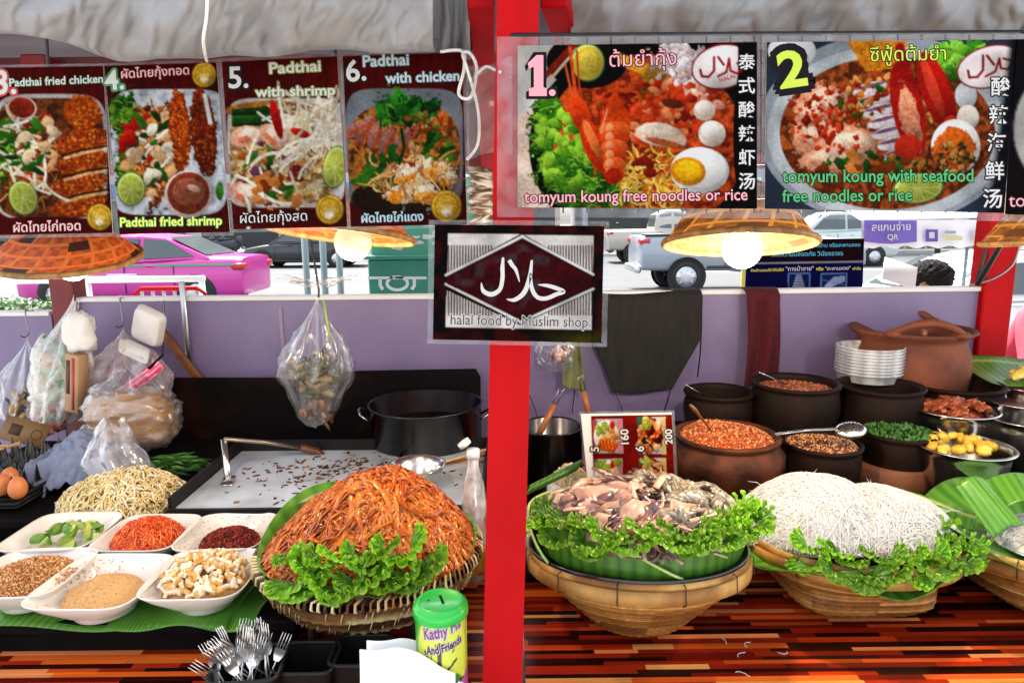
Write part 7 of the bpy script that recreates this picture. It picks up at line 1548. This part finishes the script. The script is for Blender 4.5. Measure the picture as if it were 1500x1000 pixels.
tree('leafy street tree across the street at the left', 60, 35, 6.5, 2.6, 2600, 1); tree('leafy street tree behind the red post across the street', 742, 36, 7, 2.8, 2600, 2); tree('green tree behind the purple banner across the street', 1370, 30, 4.4, 2.2, 3000, 3); tree('leafy street tree across the street left of the purple banner', 1240, 37, 6, 2.4, 2200, 4)
mb = MB(); rr = random.Random(3)
for k in range(5200):
    x, y, z = rr.uniform(3,26), 34.4+rr.gauss(0,.25), abs(rr.gauss(.45,.35)); s_ = rr.uniform(.05,.11); e = Euler((rr.uniform(-1,1), rr.uniform(-1,1), rr.uniform(0,6))).to_matrix(); g_ = rr.uniform(.6,1.3); mb.add([Vector((x,y,z))+e @ Vector(v)*s_ for v in ((-1,0,0),(0,-.45,.1),(1,0,0),(0,.45,.1))], [(0,1,2,3)], col=(.05*g_,.12*g_,.02*g_))
stuff('hedge', mb, m_fol, 'clipped green hedge along the far pavement', 'hedge', smooth=False)
# ---- teal telephone cabinet
YT = 3.75; a, b = PY(541,436,YT), PY(745,436,YT); cx = (a.x+b.x)/2; wd = b.x-a.x; zsp = PY(640,377,YT).z; t = thing('telephone_cabinet', 'teal street cabinet with white TOT letters behind the stall', 'cabinet', (cx,YT+.25,0)); m_teal = M('teal_paint', hexc('1f7a68'), .5, var=.12, vscale=5); m_teal2 = M('pale_teal_paint', hexc('4aa88c'), .5, col2=hexc('3f967c'), vscale=6)
obj('cabinet_body', MB().box((cx,YT+.25,zsp/2-.004), (wd,.5,zsp-.008),bev=.008), m_teal, t, smooth=False, world=True); obj('cabinet_top', MB().box((cx,YT+.27,zsp+.22), (wd-.02,.46,.44),bev=.01), m_teal2, t, smooth=False, world=True)
obj('cabinet_ledge', MB().box((cx,YT+.24,zsp+.004), (wd+.03,.54,.022),bev=.005), m_teal, t, smooth=False, world=True)
mb = MB(); rr = random.Random(2)
for k in range(26):
    x, z = cx+rr.uniform(-.32,.36)*wd, zsp+.05+rr.uniform(0,.13); n_ = 9; P_ = [(rr.uniform(.01,.035)*math.cos(2*pi*q/n_)*1.5, rr.uniform(.005,.018)*math.sin(2*pi*q/n_)) for q in range(n_)]; mb.prism(P_, .001, (Vector((x,YT+.0395-.0006*(k % 3),z)), Vector((1,0,0)), Vector((0,0,1))))
obj('torn_paper', mb, M('torn_paper', (.6,.66,.62), .8), t, smooth=False, world=True)
mb = MB(); Pt = lambda x, y: PY(x, y, YT-.003)
def strip(pts, w_):
    vs = []
    for k, (x, y) in enumerate(pts):
        p0, p1 = pts[max(0,k-1)], pts[min(len(pts)-1,k+1)]; dx, dy = p1[0]-p0[0], p1[1]-p0[1]; l = math.hypot(dx,dy) or 1; vs += [Pt(x-dy/l*w_/2, y+dx/l*w_/2), Pt(x+dy/l*w_/2, y-dx/l*w_/2)]
    mb.add(vs, [(2*k,2*k+1,2*k+3,2*k+2) for k in range(len(pts)-1)])
strip([(539,407),(625,407)], 4); strip([(557,408),(557,418),(561,424)], 5); strip([(607,408),(607,418),(603,424)], 5)
strip([(582+15*math.cos(k*pi/14), 415+9.5*math.sin(k*pi/14)) for k in range(29)], 4.5)
obj('lettering', mb, M('cabinet_white', (.55,.66,.62), .5), t, smooth=False, world=True)
# ---- railings, planter
m_pipe = M('grey_pipe', hexc('7d8a90'), .45, metal=.3); m_wrail = M('white_rail', (.7,.7,.7), .5)
t = thing('pipe_railing', 'grey pipe railing at the edge of the pavement, left of the teal cabinet', 'railing', PY(475,430,4.4)*1); t.location.z = 0
for x in (449,475,498): p = PY(x,400,4.4); obj('post', MB().tube([(p.x,4.4,.002),(p.x,4.4,1.86)], .021, 12), m_pipe, t, world=True)
a, b = PY(440,330,4.4), PY(505,330,4.4); obj('top_rail', MB().tube([(a.x,4.4,1.85),(b.x,4.4,1.85)], .021, 10), m_pipe, t, world=True)
t = thing('guard_rail', 'white guard rail along the pavement in front of the pink taxi', 'railing', (-3,4.5,0)); a, b = PY(-80,407,4.5), PY(300,416,4.5); zr = PY(110,410,4.5).z
obj('top_rail', MB().tube([(a.x-1.5,4.5,zr),(b.x,4.5,zr)], .022, 10), m_wrail, t, world=True); obj('lower_rail', MB().tube([(a.x-1.5,4.5,zr-.16),(b.x,4.5,zr-.16)], .018, 10), m_wrail, t, world=True)
for k in range(6): x = b.x-.02-k*.75; obj('post', MB().tube([(x,4.5,.002),(x,4.5,zr)], .02, 10), m_wrail, t, world=True)
t = thing('barrier', 'low barrier with red rail and white bars behind the hanging bags', 'barrier', (PY(250,430,3.6).x,3.6,0)); a, b = PY(196,423,3.6), PY(300,423,3.6)
obj('red_rail', MB().tube([(a.x,3.6,.002),(a.x,3.6,a.z-.03),(a.x+.04,3.6,a.z),(b.x-.04,3.6,a.z),(b.x,3.6,a.z-.03),(b.x,3.6,.002)], .012, 8), m_red, t, world=True)
for k in range(6): x = a.x+(b.x-a.x)*(k+.7)/6.5; obj('bar', MB().tube([(x,3.6,.10),(x,3.6,a.z-.012)], .009, 8), m_wrail, t, world=True)
obj('foot_rail', MB().tube([(a.x,3.6,.1),(b.x,3.6,.1)], .01, 8), m_red, t, world=True)
c = PY(35,455,3.0); t = thing('planter', 'long planter box behind the short panel', 'planter', (c.x,3.0,0)); obj('planter_box', MB().box((0,0,(c.z-.02)/2), (1.3,.34,c.z-.02),bev=.01), M('planter_conc', (.45,.44,.42), .8, var=.1), t)
mb = MB(); rr = random.Random(6)
for k in range(1500):
    p = Vector((rr.uniform(-.62,.62), rr.uniform(-.15,.15), rr.uniform(0,.055)+.02*rr.random())); s_ = rr.uniform(.008,.018); e = Euler((rr.uniform(-1,1), rr.uniform(-1,1), rr.uniform(0,6))).to_matrix(); g_ = rr.uniform(.6,1.4); mb.add([p+e @ Vector(v)*s_ for v in ((-1,0,0),(0,-.5,.1),(1,0,0),(0,.5,.1))], [(0,1,2,3)], col=(.07*g_,.17*g_,.03*g_))
mb.v = [(v[0]+c.x, v[1]+3.0, v[2]+c.z-.02) for v in mb.v]; stuff('ground_cover', mb, m_fol, 'small green leaves growing in the planter at the left edge', 'plants', smooth=False)
# ---- blue information board
YBd = 3.9; q = [(1094,352),(1266,349),(1263,440),(1090,442)]
p = Pic(*q, hexc('1c1d63'), res=.9, seed=41); p.put(np.clip((386-.02*(p.X-1090)-p.Y),0,1), hexc('3a1526')); p.put(np.clip((p.n[2]-.5)*2,0,1)*.3, hexc('2a2f8f')); p.line([(1092,386),(1264,383)],2,hexc('c9cfd6'))
for x in (1154,1202): p.poly([(x,400),(x+33+(6 if x > 1190 else 0),399),(x+33+(6 if x > 1190 else 0),424),(x,425)], hexc('7fa0d8')); p.poly([(x+2,402),(x+31+(6 if x > 1190 else 0),401),(x+31+(6 if x > 1190 else 0),422),(x+2,423)], hexc('2a3f78'))
p.poly([(1160,424),(1166,403),(1174,403),(1180,424)], hexc('c9d6ee'))
for k in range(5): p.line([(1159,405+4*k),(1181,405+4*k)],1.3,hexc('2a3f78'))
p.poly([(1206,421),(1222,405),(1238,404),(1238,412),(1214,422)], hexc('b8c8e8')); p.line([(1206,410),(1238,418)],1.2,hexc('8aa0d0'))
t = thing('information_board', 'blue and maroon information board with Thai writing behind the dark red towel', 'board', (PY(1180,430,YBd).x,YBd,0)); f_ = [PY(*k, YBd) for k in q]; bot = [Vector((f_[2].x,YBd,.3)), Vector((f_[3].x,YBd,.3))]
obj('printed_picture', p.mesh(YBd), m_print, t, world=True); obj('board_panel', backing(MB(), q, YBd, .02), M('board_frame', (.55,.55,.4), .5), t, smooth=False, world=True)
for s_ in (0, 1): obj('board_leg', MB().box((f_[3-s_].x+(-.04 if s_ else .04),YBd+.035,(f_[0].z-.05)/2), (.035,.03,f_[0].z-.06)), m_wrail, t, world=True)
obj('board_edge', MB().box((f_[0].x-.012,YBd-.003,(f_[0].z+f_[3].z)/2), (.02,.02,f_[0].z-f_[3].z)), M('yellow_edge', hexc('b8b050'), .5), t, smooth=False, world=True)
mb = MB()
for s_, a, b, fi, kw in (("เปลี่ยน",(1130,364),(1160,363),1,{}),("กรุณาใช้ทางข้าม หรือสะพานลอย",(1165,363),(1260,361),1,{}),("เพื่อความปลอดภัย วินัยจราจร",(1130,376),(1235,374),1,{}),("ห้ามข้ามถนนใต้ ให้ไปใช้ที่",(1100,398),(1148,397),0,{}),("\"ทางม้าลาย\"",(1151,397),(1192,396),2,{}),("หรือ",(1196,396),(1206,396),0,{}),("\"สะพานลอย\"",(1209,396),(1246,395),2,{}),("เท่านั้น",(1249,395),(1261,395),0,{})): write(mb, s_, a, b, Y=YBd, fill=fi, lift=.003, bold=.01)
obj('lettering', mb, [I_yellow, I_blue, m_white_ink], t, smooth=False, world=True)
# ---- white canopy with purple banner
YV = 4.35; t = thing('market_canopy', 'white canopy with a purple and white printed valance across the pavement', 'canopy', (PY(1360,400,YV).x,YV,0)); a, b, c_, d_ = PY(1262,326,YV), PY(1560,318,YV), PY(1560,362,YV), PY(1262,360,YV); m_can = M('canopy_white', (.7,.7,.72), .7)
def val(u, v): x = 1262+298*u; y = 322+(38+4*math.sin(u*29)**2)*v; return PY(x, y, YV+.012*math.sin(u*38)*v)
obj('valance', MB().sheet(val, 80, 6, colfn=lambda u, v: hexc('6a52a0') if .015 < u-.02 and .02+.0 < u < .02+.0 else ((.66,.66,.70))), M('valance_cloth', (1,1,1), .7, vcol=True), t, world=True)
def ban(u, v): x = 1266+77*u; y = 323+(31+3*math.sin(u*pi))*v; return PY(x, y, YV-.02+.006*math.sin(u*8))
obj('purple_banner', MB().sheet(ban, 20, 6), M('banner_purple', hexc('5f4aa0'), .6), t, world=True)
mb = MB(); write(mb, "ช่วยขายตลอด", (1334,337), (1277,338), Y=YV-.034, fill=0, bold=.01); mb.v = mb.v
write(mb, "QR แตะจ่าย", (1326,351), (1287,352), Y=YV-.034, fill=0, bold=.01)
for k in range(len(mb.v)): pass
mirr = MB(); write(mirr, "สแกนจ่าย", (1277,338), (1334,337), Y=YV-.034, bold=.01); write(mirr, "QR", (1300,351), (1316,351), Y=YV-.034, bold=.01)
obj('lettering', mirr, m_white_ink, t, smooth=False, world=True)
def card(x0, y0, x1, y1, l, m, nm): 
    P_ = [PY(x0,y1,YV-.022-l), PY(x1,y1,YV-.022-l), PY(x1,y0,YV-.022-l), PY(x0,y0,YV-.022-l)]; obj(nm, MB().add(P_, [(0,1,2,3)]), m, t, smooth=False, world=True)
card(1356,336,1374,354,.004,M('purple_logo', hexc('4a3590'),.5),'purple_emblem'); card(1361,340,1369,349,.006,m_white_ink,'emblem_mark'); card(1384,338,1400,342,.004,M('grey_print', hexc('8a8a94'),.6),'print_line'); card(1384,346,1410,352,.004,M('gold_print', hexc('b8b080'),.6),'print_line'); card(1426,338,1446,356,.004,M('pale_grey_print', hexc('a8acb4'),.6),'print_square')
mb = MB(); tp = [PY(1262,322,YV)+Vector((0,.01,0)), PY(1560,316,YV)+Vector((0,.01,0))]; mb.add([tp[0], tp[1], tp[1]+Vector((0,1.6,.5)), tp[0]+Vector((0,1.6,.5))], [(0,1,2,3)]); obj('canopy_top', mb, m_can, t, smooth=False, world=True, solid=.01)
for x in (1413, 1560): p_ = PY(x,400,YV+.03); obj('pole', MB().tube([(p_.x,YV+.03,.002),(p_.x,YV+.03,PY(x,330,YV).z)], .010, 8), m_pipe, t, world=True)
# black struts and cable by the right back post
t = thing('strut', 'two black cords tied from the lamp to the corner of the back panel', 'cord', PY(1432,414,2.3)); obj('cord_piece', MB().tube([PY(1432,416,2.30),PY(1470,352,2.2),PY(1483,330,2.1)], .009, 8), m_cord, t, world=True); obj('cord_piece', MB().tube([PY(1431,412,2.31),PY(1450,345,2.36),PY(1458,318,2.36)], .006, 8), m_cord, t, world=True)
rope('cable', 'thin grey cable sagging across the right back post', [PY(1420,418,2.31),PY(1455,408,2.29),PY(1485,385,2.28),PY(1497,345,2.27),PY(1500,320,2.26)], .004, m_hook, 'cable')
# ---- people
m_skin = M('skin', hexc('a8704c'), .5, sss=.15, var=.05); m_hair = M('black_hair', (.008,.007,.007), .75, spec=.2, bump=.8, bscale=90, stretch=(1,1,.1))
def skin_mesh(verts, edges, radii, root=0, lv=2):
    me = bpy.data.meshes.new('s'); me.from_pydata(verts, edges, []); o = bpy.data.objects.new('s', me); COL.objects.link(o); o.modifiers.new('k', 'SKIN'); 
    for i, q in enumerate(radii): d = me.skin_vertices[0].data[i]; d.radius = (q, q) if not isinstance(q, tuple) else q; d.use_root = i == root
    sb = o.modifiers.new('u', 'SUBSURF'); sb.levels = sb.render_levels = lv; dg = bpy.context.evaluated_depsgraph_get(); e = o.evaluated_get(dg); m2 = e.to_mesh(); mb = MB(); mb.add([v.co.copy() for v in m2.vertices], [tuple(p.vertices) for p in m2.polygons]); e.to_mesh_clear(); bpy.data.objects.remove(o); return mb
def seated(lab, loc, rz, shirt, trousers, stool_h=.45, headtilt=0):
    """seated figure facing +y locally, seat at stool_h"""
    z = stool_h; t = thing('person', lab, 'person', loc, rz)
    V = [(0,0,z+.10),(0,-.01,z+.28),(0,0,z+.44),(0,.01,z+.54),(0,.015,z+.60),(0,.03,z+.70),(0,.025,z+.80)]; E = [(0,1),(1,2),(2,3),(3,4),(4,5),(5,6)]; Rr = [(.15,.12),(.13,.10),(.15,.10),(.06,.06),(.05,.055),(.075,.09),(.06,.075)]
    for s_ in (-1, 1):
        b = len(V); V += [(s_*.10,.04,z+.08),(s_*.13,.42,z+.09),(s_*.13,.40,.10),(s_*.13,.50,.04)]; E += [(0,b),(b,b+1),(b+1,b+2),(b+2,b+3)]; Rr += [.085,.06,.042,.035]
        b = len(V); V += [(s_*.19,.0,z+.47),(s_*.24,.06,z+.22),(s_*.18,.30,z+.18),(s_*.15,.38,z+.17)]; E += [(2,b),(b,b+1),(b+1,b+2),(b+2,b+3)]; Rr += [.055,.042,.030,(.036,.018)]
        h0 = b+3
        for q in range(4): b = len(V); x = s_*.15+(q-1.5)*.020; V += [(x,.43,z+.168),(x,.46-.004*abs(q-1.5),z+.155)]; E += [(h0,b),(b,b+1)]; Rr += [.010,.008]
        b = len(V); V += [(s_*.115,.40,z+.17),(s_*.10,.425,z+.16)]; E += [(h0,b),(b,b+1)]; Rr += [.010,.008]
    mb = skin_mesh(V, E, Rr); hc = Vector((0,.03,z+.74)); mb.blob(hc+Vector((0,.092,-.01)), (.012,.016,.018), None, 10, 6)
    for s_ in (-1, 1): mb.blob(hc+Vector((s_*.082,.0,-.005)), (.010,.022,.030), None, 10, 6)
    obj('body', mb, m_skin, t)
    for s_ in (-1, 1): obj('eye', MB().blob(hc+Vector((s_*.032,.078,.012)), .011, None, 10, 6), m_white_ink, t); obj('pupil', MB().blob(hc+Vector((s_*.032,.087,.012)), .005, None, 8, 6), m_black_ink, t)
    obj('mouth', MB().tube([hc+Vector((-.022,.084,-.048)), hc+Vector((0,.092,-.050)), hc+Vector((.022,.084,-.048))], .005, 6), M('lips', hexc('8a4a3c'), .5) if 'lips' not in bpy.data.materials else bpy.data.materials['lips'], t)
    mb = MB(); mb.blob(hc+Vector((0,-.022,.040)), (.094,.102,.082), None, 60, 40, .16, 9, 2); mb.blob(hc+Vector((0,-.05,-.02)), (.082,.070,.085), None, 24, 14, .12, 6, 3); obj('hair', mb, m_hair, t)
    Vs = [(0,0,z+.06),(0,-.01,z+.28),(0,0,z+.45),(0,.01,z+.53)]; Es = [(0,1),(1,2),(2,3)]; Rs = [(.165,.135),(.145,.115),(.165,.115),(.07,.07)]
    for s_ in (-1, 1): b = len(Vs); Vs += [(s_*.19,.0,z+.475),(s_*.235,.05,z+.27)]; Es += [(2,b),(b,b+1)]; Rs += [.07,.058]
    obj('shirt', skin_mesh(Vs, Es, Rs), shirt, t)
    Vs = [(0,0,z+.09)]; Es = []; Rs = [(.15,.12)]
    for s_ in (-1, 1): b = len(Vs); Vs += [(s_*.10,.05,z+.085),(s_*.13,.42,z+.09),(s_*.13,.40,.14)]; Es += [(0,b),(b,b+1),(b+1,b+2)]; Rs += [.10,.075,.058]
    obj('trousers', skin_mesh(Vs, Es, Rs), trousers, t)
    s = thing('stool', 'red plastic stool under the person '+('with black hair' if 'hair' in lab else 'in the pink shirt'), 'stool', loc, rz); obj('seat', MB().box((0,0,z-.015), (.30,.30,.03),bev=.01), M('stool_red', hexc('8a1c20'), .4) if 'stool_red' not in bpy.data.materials else bpy.data.materials['stool_red'], s)
    for sx in (-1,1):
        for sy in (-1,1): obj('leg', MB().tube([(sx*.15,sy*.15,.002),(sx*.12,sy*.12,z-.03)], .016, 8), bpy.data.materials['stool_red'], s)
    return t
m_den = M('dark_trousers', (.03,.035,.06), .8, var=.2)
c = PY(1364,412,3.3); seated('person with black hair seated behind the lavender panel, only the head showing', (c.x,3.3,.001), rad(60), M('grey_shirt', (.35,.35,.38), .85, var=.15), m_den, c.z-.76)
c = PY(1516,470,2.9); seated('person in a pink shirt seated at the right edge of the photo', (c.x+.10,2.9,.001), rad(80), M('pink_shirt', hexc('d9566a'), .85, var=.1, vscale=15, bump=.3), m_den, .62)
c = PY(1352,393,3.1); tag(obj('white_menu_card', MB().box((0,0,0), (.16,.006,.11), Euler((rad(-25),rad(18),0)), bev=.001), M('white_card2', (.75,.75,.74), .6), loc=PY(1318,400,3.1)), 'white card held up behind the panel beside the black haired head', 'card')
